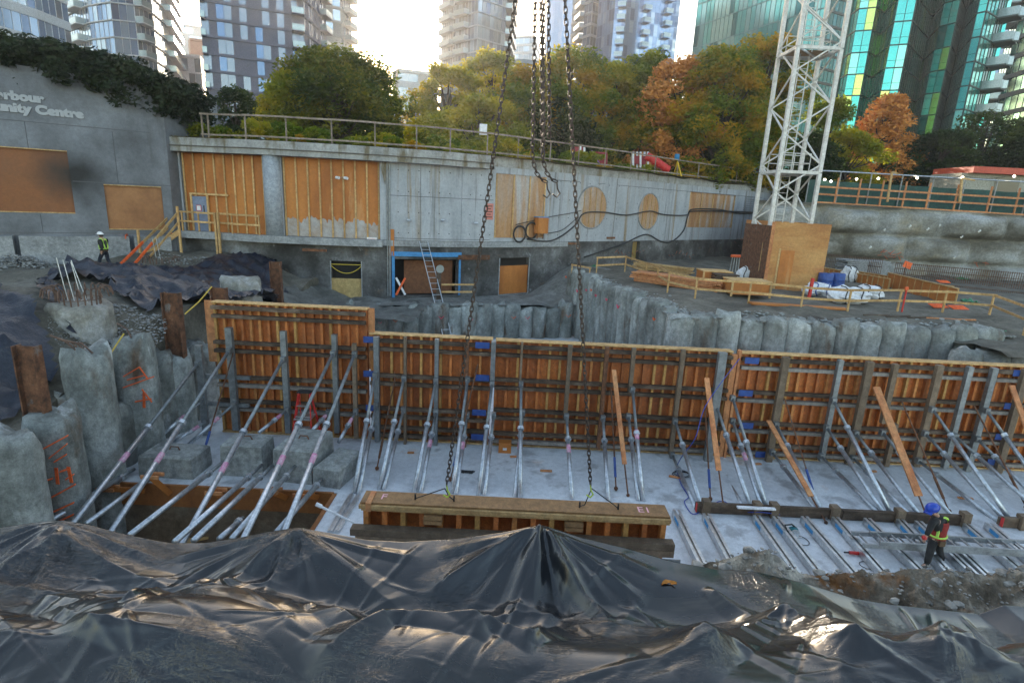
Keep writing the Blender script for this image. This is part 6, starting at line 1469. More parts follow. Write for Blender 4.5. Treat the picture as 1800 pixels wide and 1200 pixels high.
tree(866, 78, 60, 110, 'airy tall yellow tree left of the long left chain', YG, 4, 7500, mname='leaf_ygreen')
tree(925, 112, 54, 130, 'dark tree behind the bundle of hanging chains', MX, 5, 11000, mname='leaf_mixed')
tree(1010, 74, 56, 170, 'wide green tree with golden top right of the chain bundle', MX, 6, 17000, mname='leaf_mixed', dens=1.2)
tree(1085, 100, 58, 120, 'green and gold tree between the wide one and the upright one', YG, 7, 9500, mname='leaf_ygreen')
tree(1140, 80, 60, 110, 'upright green tree in front of the blue tower', GR, 8, 9000, mname='leaf_green')
tree(1200, 92, 56, 150, 'rusty orange tree in the white sky gap', OR_, 9, 13000, mname='leaf_orange', dens=1.1)
tree(1285, 78, 54, 170, 'large tree with orange top left of the crane mast', MX, 10, 17000, mname='leaf_mixed', dens=1.2)
tree(1352, 50, 57, 150, 'tallest tree with orange tips touching the crane mast', MX, 11, 16000, mname='leaf_mixed', dens=1.1)
tree(1130, 165, 57, 150, 'low tree with orange sprays above the playground', MX, 12, 11000, mname='leaf_mixed')
tree(975, 165, 54, 150, 'low dark green tree above the left end of the playground', DK, 13, 11000, mname='leaf_dark')
tree(1245, 180, 56, 130, 'dark green bush like tree right of the playground slide', DK, 14, 10000, mname='leaf_dark')
tree(1335, 175, 60, 130, 'dark tree at the foot of the crane mast', DK, 15, 10000, mname='leaf_dark')
tree(1470, 165, 62, 90, 'slim green tree just right of the crane mast', GR, 16, 6500, mname='leaf_green')
tree(1572, 158, 66, 190, 'bright orange maple in front of the green tower', OR_, 17, 9500, .24, mname='leaf_orange', shape='cone', dens=1.3)
tree(1500, 225, 60, 110, 'low yellow green tree left of the orange maple', YG, 18, 7000, mname='leaf_ygreen')
tree(1665, 225, 62, 130, 'dark low tree right of the orange maple', DK, 19, 9000, mname='leaf_dark')
tree(1745, 190, 64, 150, 'half bare tree at the right below the balconies', DK, 20, 7000, .22, mname='leaf_dark')
tree(1830, 200, 60, 150, 'dark tree cut by the right edge of the photo', DK, 21, 8000, mname='leaf_dark')
tree(1440, 230, 56, 90, 'dark low tree seen through the crane mast', DK, 35, 6000, mname='leaf_dark')
tree(412, 147, 60, 95, 'dark spreading pine left of the broad tree', DK, 22, 7000, .2, mname='leaf_dark', cat='tree', dens=.9)
tree(845, 165, 50, 150, 'low olive tree behind the small white sign', YG, 23, 9000, mname='leaf_ygreen')
tree(770, 190, 52, 110, 'low sparse tree behind the bend of the roof rail', YG, 24, 5000, mname='leaf_ygreen')
# dense planting on the wing
prof = [(-80, 50, 100), (-10, 52, 110), (60, 66, 110), (120, 84, 100), (175, 90, 90), (225, 112, 90), (270, 126, 80), (305, 138, 52)]
for i, (px, py, w) in enumerate(prof):
    u, z, Y = LW.hit(px, 150); top = atY(px, py, Y + .8); q = LW.at(u, -1.0); t = thing('roof_shrub', ['shrub past the left edge above the wing', 'leftmost shrub above the missing start of the lettering', 'shrub above the word ending in arbour', 'tallest bulging shrub right above the lettering', 'shrub just right of the lettering', 'shrub on the wing half way to the corner', 'shrub with pale gaps near the wing corner', 'rightmost shrub spilling over the wing corner'][i], 'shrub', (q[0], q[1], ltop), 'dense dark shrubs on the roof of the wing')
    r = random.Random(i); cen = []; rad = []; W = w / 1035 * Y * .65
    zb = [ltop - 1.3, ltop - .95, ltop - .55, ltop - .65, ltop - 1.0, ltop - 1.5, ltop - 1.3, ltop - 1.8][i]
    for k in range(42):
        a = r.uniform(-1, 1); zz = r.random(); cen.append((q[0] + a * W, q[1] + r.uniform(-.9, 2.2) - .3, zb + .4 + (top.z - zb - .55) * zz * (1 - .25 * abs(a)))); rad.append(r.uniform(.45, .75))
    leaves('foliage', cen, rad, 7500, .14, leafmat('leaf_wing', [(.006, .014, .006), (.014, .026, .010), (.03, .045, .015)], .25), t, 100 + i, .8)
    m = MB()
    for c in cen[:8]: m.path([(q[0], q[1] + 1, ltop - .2), c], .03, 5)
    m.build('stems', bark, t)
# low roof planting behind the guard rail
for i in range(26):
    u = front.L * (i + .4) / 27; q = front.at(u, -2.2 - (i % 3) * 1.1); h = [.7, 1.0, .55, .85][i % 4] * (1.1 if i < 14 else .6); px_ = 0
    t = thing('roof_bush', '%s low bush from the left behind the roof guard rail' % (ORD[i] if i < 20 else ['twenty first', 'twenty second', 'twenty third', 'twenty fourth', 'twenty fifth', 'twenty sixth'][i - 20]), 'bush', (q[0], q[1], ROOF), 'low bushes planted along the curved roof')
    r = random.Random(i + 50); cen = [(q[0] + r.uniform(-1.3, 1.3), q[1] + r.uniform(-.8, .8), ROOF + r.uniform(.1, h)) for k in range(14)]
    leaves('foliage', cen, [r.uniform(.25, .5) for k in cen], 2600, .10, leafmat(['leaf_green', 'leaf_ygreen', 'leaf_mixed', 'leaf_green'][i % 4], GR), t, 200 + i, .7)
b = MB()          # weeds and moss hanging over the slab edge
r = random.Random(5)
for i in range(500):
    u = r.choice([r.uniform(.2, 3.5), r.uniform(0, front.L * .6)]); p = front.at(u, r.uniform(-.25, .06), ROOF + .02); s = r.uniform(.05, .16); d = Vector((r.uniform(-1, 1), r.uniform(-1, .2), r.uniform(-.6, 1))) * s
    b.add([p, p + Vector((s * .3, 0, 0)), p + d], [(0, 1, 2)])
tag(b.build('weeds', leafmat('leaf_weed', [(.06, .05, .02), (.12, .10, .03), (.25, .15, .04)])), 'dry weeds along the edge of the roof slab', 'weeds', kind='stuff')

# ------------------------------------------------------------------ playground
def pl(px, py, Y): return atY(px, py, Y)
YP = 46.8
t = thing('slide', 'red tube slide behind the roof guard rail', 'slide', tuple(pl(1170, 300, YP))); a, c = pl(1136, 274, YP), pl(1172, 297, YP)
m = MB(); m.path([a, a.lerp(c, .5) + Vector((0, 0, .05)), c, c + Vector((.2, 0, -.05))], .30, 14); m.build('tube', redp, t, True)
m = MB()
for f in (.15, .4, .65, .9): q = a.lerp(c, f); d = (c - a).normalized(); m.tube(q - d * .04, q + d * .04, .34, 14)
m.build('ring_seams', redp, t)
t = thing('play_tower', 'white posts and red panels of the play structure beside the slide', 'play structure', tuple(pl(1125, 300, YP)))
for k, px in enumerate((1113, 1120, 1126, 1133, 1139)):
    m = MB(); m.tube(pl(px, 298, YP + .3 * (k % 2)), pl(px, 267, YP + .3 * (k % 2)), .08, 8); m.build('post', whit, t)
m = MB(); a, c = pl(1112, 288, YP + .1), pl(1136, 275, YP + .2); m.box(a, (c.x, c.y + .8, c.z)); m.build('panel', mat('dark_red', [(.25, .03, .04)], 2), t)
t = thing('climbing_frame', 'dark red climbing frame with a small slide at the left of the playground', 'play structure', tuple(pl(1030, 290, YP)))
for k, (px, y0) in enumerate(((1005, 262), (1020, 256), (1027, 259), (1042, 268), (1066, 268))):
    m = MB(); m.tube(pl(px, 290, YP), pl(px, y0, YP), .09, 8); m.build('post', whit if k in (1, 2) else mat('dark_red', [(.25, .03, .04)], 2), t)
m = MB(); m.bar(pl(1038, 268, YP), pl(1067, 270, YP), .15, .15); m.box(pl(1044, 288, YP + .1), pl(1062, 278, YP + .5)); m.box(pl(1008, 266, YP), pl(1024, 260, YP + .6)); m.build('panels', mat('dark_red', [(.25, .03, .04)], 2), t)
m = MB(); m.bar(pl(1006, 266, YP - .3), pl(990, 284, YP - .8), .6, .1); m.build('small_slide', redp, t)
b = MB(); b.tube(pl(1040, 265, YP), pl(1056, 292, YP - .4), .05, 6); tag(b.build('purple_pole', mat('purple', [(.18, .08, .35)], 2)), 'purple pole leaning on the climbing frame', 'pole')
t = thing('survey_tripod', 'yellow survey tripod with a blue instrument by the roof guard rail', 'tripod', tuple(pl(1192, 305, 47)))
for dx in (-8, 0, 7): m = MB(); m.tube(pl(1191, 284, 47), pl(1191 + dx, 311, 47.3 - .1 * dx), .05, 6); m.build('leg', mat('safety_yellow', [(.7, .45, .03)], 2), t)
m = MB(); p = pl(1190, 276, 47); m.box(p + Vector((-.16, -.14, -.22)), p + Vector((.16, .14, .22))); m.tube(p + Vector((0, -.2, 0)), p + Vector((0, .2, 0)), .1, 8); m.build('instrument', mat('instrument_blue', [(.03, .2, .4)], 2), t)
# ------------------------------------------------------------------ towers
def glass(name, col, metal=.65, rough=.12):
    return mat(name, [tuple(c * .8 for c in col), col], .15, rough=rough, metal=metal, spec=.8)
TS = {'v': 0}
def tower(label, pts, base, nfl, fh, gm, wm, pane=1.5, slab=.28, out=.18, weights=None, edges=None, balc=None, depth=22, cap=True, mull=.06, cat='tower'):
    """pts: front plan points left to right as (px at y=100, Y). edges: per edge kind: g glass, s solid with windows, d dark glass, b balcony bay"""
    Pt = [Vector((ray(px, 100).x * Y, Y)) for px, Y in pts]; r = random.Random(TS['v']); TS['v'] += 1
    edges = edges or ['g'] * (len(Pt) - 1)
    t = thing('tower', label, 'tower', (Pt[0].x, Pt[0].y, base)); c0 = sum(Pt, Vector((0, 0))) / len(Pt); back = c0.normalized() * depth
    H = nfl * fh
    poly = [(p.x, p.y) for p in Pt] + [(Pt[-1].x + back.x, Pt[-1].y + back.y), (Pt[0].x + back.x, Pt[0].y + back.y)]
    inner = []
    n = len(Pt)
    m = MB(); sh = c0.normalized() * .35; m.prism([(x + sh.x, y + sh.y) for x, y in poly], base, base + H + .2); m.build('core_wall', wm, t)
    dirs = [(Pt[i + 1] - Pt[i]) for i in range(n - 1)]
    for f in range(nfl):
        z0, z1 = base + f * fh, base + (f + 1) * fh; g = MB(); s = MB(); bl = MB()
        for i, d in enumerate(dirs):
            L = d.length; dn = d / L; nr = Vector((dn.y, -dn.x)); k = max(1, round(L / pane)); kind = edges[i]
            A = Pt[i]
            if kind != 'x':
                for j in range(k):
                    p, q = A + dn * (L * j / k), A + dn * (L * (j + 1) / k)
                    if kind == 's':       # solid wall with punched windows
                        g.cur = len(gm) if j % 5 in (1, 4) else (r.choices(range(len(gm)), weights)[0] if r.random() < .25 else (0, 0, 3, 0, 0)[j % 5])
                    elif kind == 'd': g.cur = len(gm) - 1
                    else: g.cur = r.choices(range(len(gm)), weights)[0]
                    ins = mull / 2; zb, zt_ = z0 + slab, z1
                    a1, a2 = p + dn * ins, q - dn * ins
                    zs_ = [(zb, zt_)] if kind != 'g2' else [(zb, zb + .9), (zb + .95, zt_)]
                    for za, zz in zs_: g.add([(a1.x, a1.y, za), (a2.x, a2.y, za), (a2.x, a2.y, zz), (a1.x, a1.y, zz)], [(0, 1, 2, 3)])
                    if mull: 
                        g.cur = len(gm); e0 = p - nr * .12; e1 = p + nr * .06; g.add([(e0.x - dn.x * ins, e0.y - dn.y * ins, zb), (e1.x - dn.x * ins, e1.y - dn.y * ins, zb), (e1.x + dn.x * ins, e1.y + dn.y * ins, zb), (e0.x + dn.x * ins, e0.y + dn.y * ins, zb), (e0.x - dn.x * ins, e0.y - dn.y * ins, zt_), (e1.x - dn.x * ins, e1.y - dn.y * ins, zt_), (e1.x + dn.x * ins, e1.y + dn.y * ins, zt_), (e0.x + dn.x * ins, e0.y + dn.y * ins, zt_)], [(0, 1, 5, 4), (1, 2, 6, 5), (2, 3, 7, 6)])
            oo = out if kind != 'b' else out + 1.5
            a0, b0 = A + nr * oo, A + d + nr * oo; a1, b1 = A - nr * .3, A + d - nr * .3
            s.add([(a0.x, a0.y, z0), (b0.x, b0.y, z0), (b1.x, b1.y, z0), (a1.x, a1.y, z0), (a0.x, a0.y, z0 + slab), (b0.x, b0.y, z0 + slab), (b1.x, b1.y, z0 + slab), (a1.x, a1.y, z0 + slab)], [(3, 2, 1, 0), (4, 5, 6, 7), (0, 1, 5, 4), (1, 2, 6, 5), (3, 0, 4, 7)])
            if kind == 'b':
                for (u0, u1) in ((a0, b0), (a1, a0), (b0, b1)):
                    bl.add([(u0.x, u0.y, z0 + slab), (u1.x, u1.y, z0 + slab), (u1.x, u1.y, z0 + slab + 1.05), (u0.x, u0.y, z0 + slab + 1.05)], [(0, 1, 2, 3)])
        if balc:
            for (i, fr0, fr1, dep) in balc:
                d = dirs[i]; dn = d.normalized(); nr = Vector((dn.y, -dn.x)); a0, b0 = Pt[i] + d * fr0, Pt[i] + d * fr1; a1, b1 = a0 + nr * dep, b0 + nr * dep
                bl2 = [(a0.x, a0.y), (a1.x, a1.y), (b1.x, b1.y), (b0.x, b0.y)]
                s.add([(x, y, z0 - .01) for x, y in bl2] + [(x, y, z0 + .2) for x, y in bl2], [(0, 1, 2, 3), (7, 6, 5, 4), (0, 4, 5, 1), (1, 5, 6, 2), (2, 6, 7, 3)])
                for (u0, u1) in ((a0, a1), (a1, b1), (b1, b0)):
                    bl.add([(u0.x, u0.y, z0 + .2), (u1.x, u1.y, z0 + .2), (u1.x, u1.y, z0 + 1.25), (u0.x, u0.y, z0 + 1.25)], [(0, 1, 2, 3)])
        if g.f: g.build('window_band', list(gm) + [wm], t)
        s.build('floor_slab', wm if not isinstance(slab, tuple) else wm, t)
        if bl.f: bl.build('balcony_railing', railg, t)
    if cap:
        m = MB(); m.prism([(x - sh.x * .1, y - sh.y * .1) for x, y in poly], base + H + .2, base + H + .9); m.build('roof', wm, t)
    return t
railg = glass('balcony_glass', (.40, .48, .50), .4, .2)
bg_ = [glass('glass_blue', (.30, .42, .62)), glass('glass_pale', (.48, .58, .70)), glass('glass_deep', (.13, .20, .34)), glass('glass_grey', (.30, .34, .40))]
pale = mat('tower_white', [(.50, .52, .56), (.60, .62, .66)], .3, rough=.7); mauve = mat('tower_mauve', [(.16, .16, .21), (.22, .21, .27)], .3, rough=.8)
beige = mat('tower_beige', [(.34, .34, .35), (.42, .42, .42)], .3, rough=.8); greyt = mat('tower_grey', [(.18, .21, .27), (.25, .29, .36)], .3, rough=.7)
tg = [glass('glass_teal', (.22, .60, .54)), glass('glass_teal_pale', (.40, .64, .58)), glass('glass_teal_deep', (.06, .22, .22))]
gg = [glass('glass_green', (.10, .56, .50), .8), glass('glass_green_pale', (.30, .74, .62), .8), glass('glass_yellow_reflection', (.70, .85, .22), .8), glass('glass_green_dark', (.03, .14, .125), .7)]  # the yellow reflections are put into the tint of some panes
dkf = mat('tower_dark_frame', [(.02, .035, .035), (.035, .055, .05)], .5, rough=.4)
tower('white banded office tower at the far left edge behind the shrubs', [(-260, 62), (-160, 70), (0, 80), (75, 86), (130, 92)], 0, 16, 3.6, bg_, pale, 1.3, 1.2, .12, (4, 2, 3, 2))
tower('curved pale blue tower with stacked balconies at the left', [(128, 128), (165, 121), (205, 118), (245, 119), (275, 124), (292, 130), (316, 150)], 0, 22, 3.0, bg_, pale, 1.4, .22, .25, (5, 4, 1, 1), balc=[(0, .3, .8, 1.6), (3, .0, .6, 1.6), (5, .1, .9, 1.5)])
tower('broad mauve grey apartment tower left of the sun', [(358, 118), (515, 124), (536, 125), (575, 138)], 0, 20, 3.1, [glass('glass_mauve', (.24, .28, .36), .4), mauve, mauve, bg_[2]], mauve, 1.35, .5, .25, (3, 3, 3, 1), edges=['s', 'g', 's'], balc=[(1, 0, 1, 1.7), (2, .7, 1.0, 1.5), (0, .0, .05, 1.2)])
tower('pale tower with stacked balconies just left of the sun', [(574, 150), (600, 152), (619, 158)], 0, 22, 3.1, [bg_[1], bg_[3], beige], beige, 1.6, .6, .3, None, balc=[(1, .3, 1.0, 1.8)])
tower('slim grey tower with balconies right of the sun', [(776, 166), (800, 160), (838, 154), (886, 160), (897, 176)], 0, 24, 3.0, [bg_[3], bg_[1], bg_[2]], greyt, 1.3, .3, .2, (4, 3, 1), balc=[(0, .1, .9, 1.5), (1, .1, .6, 1.6), (3, 0, 1, 1.6)])
tower('small white tower behind the left chain', [(893, 250), (938, 246), (949, 262)], 0, 22, 2.9, [bg_[1], bg_[3]], pale, 2.2, .8, .1, None)
tower('plain blue glass tower behind the hanging chain bundle', [(958, 230), (985, 225), (1008, 228)], 0, 30, 3.2, [bg_[0], glass('glass_sky', (.36, .46, .66))], bg_[0], 2.0, .1, .05, None, mull=.04)
tower('low white block in front of the plain blue tower', [(967, 190), (972, 186), (1002, 188)], 0, 11, 3.4, [pale, bg_[1]], pale, 3, 1.2, .05, (4, 1))
tower('grey tower with round stacked balconies between two blue towers', [(1001, 200), (1012, 196), (1022, 190), (1035, 187), (1050, 190)], 0, 24, 3.1, [bg_[3], bg_[2]], greyt, 1.6, .7, .2, None, edges=['x', 'g', 'g', 'g'], balc=[(1, .1, 1, 1.5)])
tower('tall blue glass tower with two columns of balconies', [(1046, 172), (1074, 166), (1094, 165), (1186, 170)], 0, 24, 3.0, bg_, bg_[0], 1.2, .25, .08, (6, 2, 3, 0), edges=['g', 'g', 'g2'], balc=[(1, .3, 1, 1.4), (2, .30, .43, 1.4), (2, .70, .83, 1.4)])
tower('teal curtain wall tower right of the white sky gap', [(1216, 132), (1232, 130), (1395, 108), (1440, 104)], 0, 14, 4.2, tg, mat('teal_frame', [(.12, .20, .20)], 1), 1.15, .16, .06, (5, 4, 1), mull=.05)
tower('dark green glass tower with yellow reflections behind the orange maple', [(1478, 100), (1495, 96), (1525, 95), (1540, 97), (1560, 91), (1592, 90), (1604, 93), (1625, 98), (1640, 92), (1668, 90), (1680, 94), (1700, 86), (1716, 85), (1735, 87), (1748, 89), (1756, 89)], 0, 16, 3.1, gg, dkf, 1.2, .16, .08, (7, 4, 1.5, .5),
      edges=['g2', 'g2', 'g2', 'g2', 'g2', 'd', 'g2', 'g2', 'g2', 'd', 'g2', 'g2', 'g2', 'd', 'g'], balc=[(14, .0, 1, 2.8), (13, .2, 1, 2.2)], mull=.08)
tower('hazy blue tower seen between the green tower and the right edge', [(1735, 190), (1775, 186), (1800, 190)], 0, 26, 3.2, bg_, bg_[0], 1.6, .3, .1)
tower('green tower with beige bands at the right edge', [(1762, 112), (1775, 108), (1830, 100), (1900, 98)], 0, 16, 3.1, [tg[2], tg[0], gg[3]], beige, 1.5, .7, .25, None, balc=[(0, 0, 1, 1.6)])
tower('grey balcony tower seen through the crane mast', [(1405, 150), (1440, 146), (1480, 150)], 0, 24, 3.1, [gg[3], tg[2]], mat('grey_dark_tower', [(.10, .13, .13)], 1), 1.5, .5, .2, None, balc=[(0, .1, .7, 1.6)])
tower('low pink stepped building between the two left towers', [(333, 182), (336, 178), (372, 180)], 0, 12, 3.4, [mat('pink_wall', [(.45, .28, .22), (.5, .33, .27)], 1), beige], MATS['pink_wall'], 5, 2, .02, None)
tower('bright glassy block below the pink building', [(314, 150), (318, 146), (352, 147), (358, 152)], 0, 9, 3.3, [bg_[1], pale, bg_[3]], pale, 1.5, .35, .1, None)
tower('far pale slab tower behind the pink building', [(312, 260), (318, 255), (360, 258)], 0, 20, 3.2, [bg_[1], pale], pale, 2, .8, .05, None)
tower('low white office block behind the small reddish tree', [(690, 150), (700, 146), (752, 148), (770, 150)], 0, 9, 3.2, [beige, bg_[3]], pale, 2.2, 1.4, .05, None)
tower('low grey block with a flat roof behind the dark tree', [(902, 120), (908, 117), (966, 118)], 0, 8, 3.2, [greyt, bg_[3]], greyt, 2.2, 1.5, .05, None)
# ------------------------------------------------------------------ people
def skin(name, chains, m, parent, lev=2):
    """chains: list of [(point, radius)...]; chains starting at a shared point are joined"""
    me = bpy.data.meshes.new(name); V = []; Rr = []; E = []; key = {}
    o = ORG[parent.name]
    for ch in chains:
        prev = None
        for p, r in ch:
            k = (round(p[0], 4), round(p[1], 4), round(p[2], 4))
            if k not in key: key[k] = len(V); V.append(Vector(p) - o); Rr.append(r)
            i = key[k]
            if prev is not None and prev != i: E.append((prev, i))
            prev = i
    me.from_pydata(V, E, []); ob = bpy.data.objects.new(name, me); COL.objects.link(ob)
    md = ob.modifiers.new('s', 'SKIN'); md.use_smooth_shade = True
    if not me.skin_vertices: bpy.context.view_layer.objects.active = ob
    sv = me.skin_vertices[0].data if me.skin_vertices else None
    if sv is None:
        bpy.ops.object.select_all(action='DESELECT') if False else None
    for i, r in enumerate(Rr):
        rr = r if isinstance(r, tuple) else (r, r); sv[i].radius = rr; sv[i].use_root = (i == 0)
    sb = ob.modifiers.new('b', 'SUBSURF'); sb.levels = lev; sb.render_levels = lev
    bpy.context.view_layer.update(); dg = bpy.context.evaluated_depsgraph_get(); ev = ob.evaluated_get(dg); nm = bpy.data.meshes.new_from_object(ev)
    ob.modifiers.clear(); ob.data = nm; nm.materials.clear(); nm.materials.append(m); ob.parent = parent; ORG[ob.name] = o; return ob
skn = mat('skin', [(.42, .24, .17), (.50, .30, .22)], 6, rough=.55)
def person(J, label, hat, jacket, trousers, vest, boots, stripe=None, extra=None):
    """J: joint dict in world space"""
    g = {k: Vector(v) for k, v in J.items()}; feet = (g['footL'] + g['footR']) / 2
    t = thing('person', label, 'person', (g['pelvis'].x, g['pelvis'].y, min(g['footL'].z, g['footR'].z) - .05))
    fw = Vector(J['face']).normalized(); up = (g['head'] - g['neck']).normalized(); rt = fw.cross(up).normalized()
    # body: one continuous skin with head, hands and fingers
    ch = [[(g['pelvis'], .12), (g['waist'], .11), (g['chest'], .135), (g['neck'] - up * .03, .06), (g['neck'] + up * .05, .055), (g['head'] - up * .04, .085), (g['head'] + up * .05, .095), (g['head'] + up * .11, .06)]]
    ch.append([(g['head'] - up * .04, .085), (g['head'] - up * .035 + fw * .085, .035), (g['head'] - up * .03 + fw * .115, .016)])
    for s in 'LR':
        ch.append([(g['chest'], .135), (g['sh' + s], .058), (g['el' + s], .045), (g['wr' + s], .030)])
        d = (g['wr' + s] - g['el' + s]).normalized(); pc = g['wr' + s] + d * .07; ch.append([(g['wr' + s], .030), (pc, .038)])
        sd_ = d.cross(Vector((0, 0, 1))).normalized() if abs(d.z) < .95 else Vector((1, 0, 0))
        dn = d.cross(sd_)
        for k, ln in enumerate((.075, .085, .08, .062)):
            b0 = pc + sd_ * (.026 - .0175 * k) + d * .025; ch.append([(pc, .038), (b0, .012), (b0 + d * ln * .5 + dn * .008, .010), (b0 + d * ln * .85 + dn * .035, .009)])
        ch.append([(g['wr' + s], .030), (g['wr' + s] + d * .04 + sd_ * .035, .013), (g['wr' + s] + d * .085 + sd_ * .055, .010)])
        ch.append([(g['pelvis'], .12), (g['hip' + s], .085), (g['kn' + s], .06), (g['an' + s], .042), (g['foot' + s], .04)])
    skin('body', ch, skn, t)
    ch = [[(g['pelvis'], .145), (g['waist'], .14), (g['chest'], .165), (g['neck'] - up * .05, .085)]]
    for s in 'LR': ch.append([(g['chest'], .165), (g['sh' + s], .085), (g['el' + s], .066), (g['wr' + s], .05)])
    skin('jacket', ch, jacket, t)
    ch = [[(g['waist'] * .3 + g['pelvis'] * .7, .142), (g['pelvis'], .15)]]
    for s in 'LR': ch.append([(g['pelvis'], .15), (g['hip' + s], .105), (g['kn' + s], .082), (g['an' + s], .068)])
    skin('trousers', ch, trousers, t)
    for s in 'LR':
        f = (g['foot' + s] - g['an' + s]); f.z = 0; f = f.normalized(); skin('boot', [[(g['an' + s] + Vector((0, 0, .06)), .062), (g['an' + s] - Vector((0, 0, .03)), .06), (g['foot' + s], .05), (g['foot' + s] + f * .07, .04)]], boots, t, 1)
    # helmet
    m = MB(); c = g['head'] + up * .075; P = []
    for i in range(7):
        a = i / 6 * PI / 2; P.append([c + up * (.13 * math.cos(a)) + (fw * math.cos(2 * PI * j / 18) * 1.12 + rt * math.sin(2 * PI * j / 18)) * (.128 * math.sin(a)) for j in range(19)])
    m.grid(P); m.path([c + (fw * math.cos(2 * PI * j / 18) * 1.15 + rt * math.sin(2 * PI * j / 18)) * .13 for j in range(18)], .014, 6, closed=True)
    m.bar(c + fw * .13 + rt * .0, c + fw * .20 - up * .01, .17, .012, tuple(up)); m.build('helmet', hat, t, True)
    m = MB()
    for k in (-1, 1): m.ball(g['head'] + fw * .10 + rt * .035 * k + up * .01, .013, 6, 4)
    m.build('eyes', blak, t)
    m = MB(); cb_ = g['pelvis'] + (g['waist'] - g['pelvis']) * .1; m.path([cb_ + Vector((.155 * math.cos(j * PI / 8), .155 * math.sin(j * PI / 8), 0)) for j in range(16)], .025, 6, closed=True); m.box(cb_ + Vector((-.06, -.21, -.1)), cb_ + Vector((.06, -.15, .02))); m.build('tool_belt', mat('belt', [(.10, .06, .03)], 2), t)
    # hair at the nape
    m = MB(); m.ball(g['head'] - fw * .02 + up * .02, .104, 10, 8, (1, 1, .9)); m.build('hair', mat('hair', [(.03, .02, .015)], 3), t, True)
    # vest and stripes
    ax = (g['chest'] - g['pelvis']).normalized(); vf = (fw - ax * fw.dot(ax)).normalized(); vr = vf.cross(ax).normalized()
    def ring(c, r, w): return [c + vf * (r * math.cos(2 * PI * j / 16)) + vr * (r * 1.08 * math.sin(2 * PI * j / 16)) for j in range(16)]
    m = MB(); P = []
    for f, r in ((-.05, .165), (.25, .16), (.55, .165), (.85, .178), (1.12, .16)):
        c = g['pelvis'].lerp(g['chest'], f) + ax * .02; P.append([p for p in ring(c, r, 0)] + [ring(c, r, 0)[0]])
    m.grid(P); m.build('vest', vest, t, True)
    sm_ = stripe or mat('lime_stripe', [(.45, .75, .08), (.55, .85, .15)], 5, rough=.4)
    m = MB()
    c = g['pelvis'].lerp(g['chest'], .25); m.path(ring(c, .172, 0), .022, 6, closed=True)
    for k in (-1, 1):
        for sg in (-1, 1):
            a = g['pelvis'].lerp(g['chest'], .3) + vr * .085 * k + vf * .155 * sg; b_ = g['chest'] + ax * .10 + vr * .09 * k + vf * .12 * sg; m.bar(a, b_, .05, .03, tuple(vf)); m.bar(b_, g['chest'] + ax * .17 + vr * .09 * k, .05, .02, tuple(vr))
    m.build('reflective_straps', sm_, t)
    return t
navy = mat('navy_cloth', [(.010, .013, .025), (.02, .025, .04)], 6, rough=.9); blkc = mat('black_cloth', [(.012, .012, .013), (.028, .028, .03)], 6, rough=.9); boot = mat('boot', [(.03, .03, .03), (.07, .065, .06)], 6, rough=.7)
whel = mat('white_helmet', [(.78, .79, .80)], 1, rough=.3); bhel = mat('blue_helmet', [(.01, .05, .40), (.015, .07, .5)], 1, rough=.3)
redj = mat('red_cloth', [(.22, .015, .012), (.32, .03, .025)], 6, rough=.85)
def walker(px, py, z, h, az, label, step, vestm, phase=1):
    """upright walking figure with feet at px,py; az is the heading"""
    f = atZ(px, py, z); z = bank_z(f.x, f.y) + .06; k = h / 1.8; fw = Vector((math.cos(az), math.sin(az), 0)); rt = Vector((fw.y, -fw.x, 0)); V = lambda a, b_, c: Vector((f.x, f.y, z)) + (fw * a + rt * b_ + Vector((0, 0, c))) * k
    s = step * phase
    return person(dict(face=fw, pelvis=V(0, 0, .92), waist=V(.01, 0, 1.08), chest=V(.03, 0, 1.34), neck=V(.05, 0, 1.52), head=V(.08, 0, 1.64),
        shL=V(.03, -.19, 1.42), elL=V(-.06 - s * .3, -.26, 1.14), wrL=V(.08 - s * .5, -.25, .93), shR=V(.03, .19, 1.42), elR=V(-.04 + s * .3, .26, 1.14), wrR=V(.12 + s * .5, .25, .95),
        hipL=V(0, -.10, .86), knL=V(.10 + s * .35, -.11, .48), anL=V(s * .75, -.11, .10), footL=V(s * .75 + .13, -.11, .03), hipR=V(0, .10, .86), knR=V(.06 - s * .25, .11, .47), anR=V(-s * .75, .11, .12), footR=V(-s * .75 + .12, .11, .04)),
        label, whel, blkc, navy, vestm, boot)
vd = mat('vest_dark', [(.02, .03, .02), (.04, .06, .03)], 5, rough=.8)
walker(187, 470, -4.1, 1.8, R(172), 'walker with a white helmet and lime straps in front of the pale footing', .34, vd)
if 0: walker(174, 468, -4.1, 1.76, R(185), 'walker with a white helmet half hidden behind the other, the left one of the pair', .24, vd, -1)
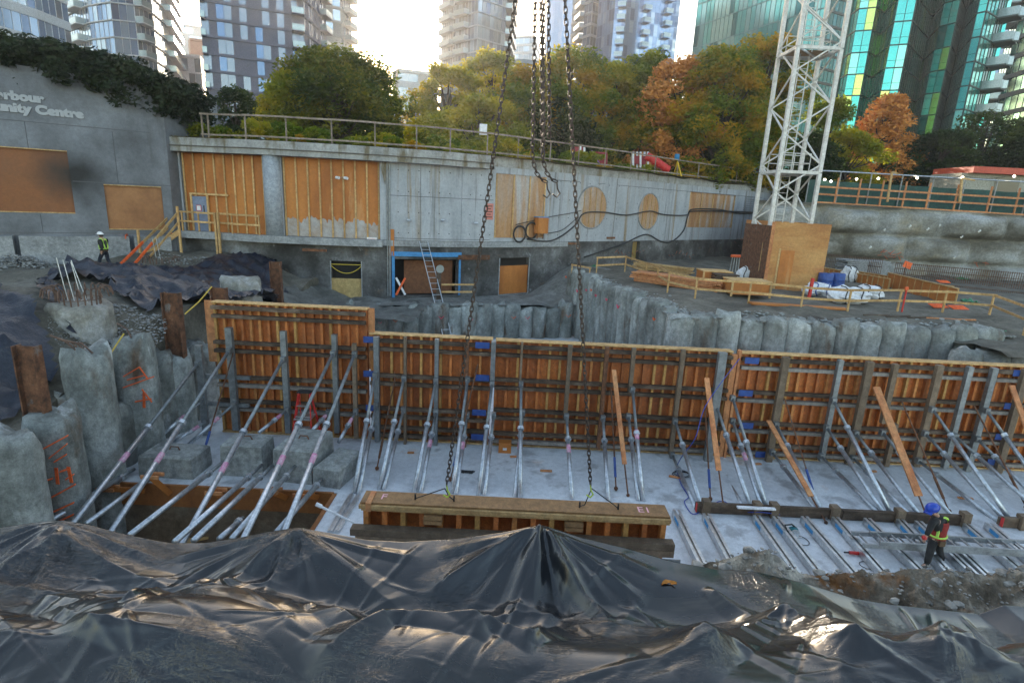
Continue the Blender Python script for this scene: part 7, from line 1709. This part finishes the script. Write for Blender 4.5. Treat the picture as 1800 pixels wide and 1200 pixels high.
# the worker stepping over the channels with the ladder
fz = SL + .10
pL = atZ(1622, 1000, SL); pR = atZ(1655, 977, SL + .05)
fc_ = Vector((-.75, -.35, -.5))
B = Vector((pL.x, pL.y, SL)); k = 1.0
def pos(px, py, Y): return atY(px, py, Y)
Y0 = pL.y
J = dict(face=fc_, footL=(pL.x - .10, pL.y - .03, SL + .06), anL=(pL.x + .06, pL.y, SL + .13), knL=tuple(pos(1634, 972, Y0 + .02)), hipL=tuple(pos(1641, 948, Y0 + .1)),
         pelvis=tuple(pos(1646, 945, Y0 + .16)), hipR=tuple(pos(1651, 946, Y0 + .24)), knR=tuple(pos(1651, 965, Y0 + .3)), anR=tuple(pos(1656, 983, Y0 + .42)), footR=tuple(pos(1650, 986, Y0 + .42)),
         waist=tuple(pos(1649, 935, Y0 + .16)), chest=tuple(pos(1651, 917, Y0 + .15)), neck=tuple(pos(1645, 904, Y0 + .13)), head=tuple(pos(1641, 896, Y0 + .10)),
         shL=tuple(pos(1641, 914, Y0 - .02)), elL=tuple(pos(1634, 930, Y0 - .10)), wrL=tuple(pos(1628, 941, Y0 - .12)), shR=tuple(pos(1658, 915, Y0 + .32)), elR=tuple(pos(1656, 934, Y0 + .42)), wrR=tuple(pos(1640, 938, Y0 + .42)))
w = person(J, 'worker in a blue helmet and red hi-vis vest bending over the ladder on the slab', bhel, blkc, blkc, redj, boot)
m = MB(); q = Vector(J['wrL']) + Vector((-.03, 0, -.05)); m.ball(q, .055, 10, 7); m.build('red_glove', redp, w, True)
# ------------------------------------------------------------------ air
b = MB(); b.box((-230, -60, -11), (260, 330, 110)); hz = b.build('haze', None)
hm = bpy.data.materials.new('haze_air'); hm.use_nodes = True; hn = hm.node_tree; hn.nodes.remove(hn.nodes['Principled BSDF'])
pv = hn.nodes.new('ShaderNodeVolumePrincipled'); pv.inputs['Density'].default_value = .0005; pv.inputs['Anisotropy'].default_value = .55; pv.inputs['Color'].default_value = (.92, .93, .95, 1)
hn.links.new(pv.outputs[0], hn.nodes['Material Output'].inputs['Volume']); hz.data.materials.clear(); hz.data.materials.append(hm); hz['kind'] = 'stuff'; hz['label'] = 'thin pale haze in the morning air'; hz['category'] = 'haze'
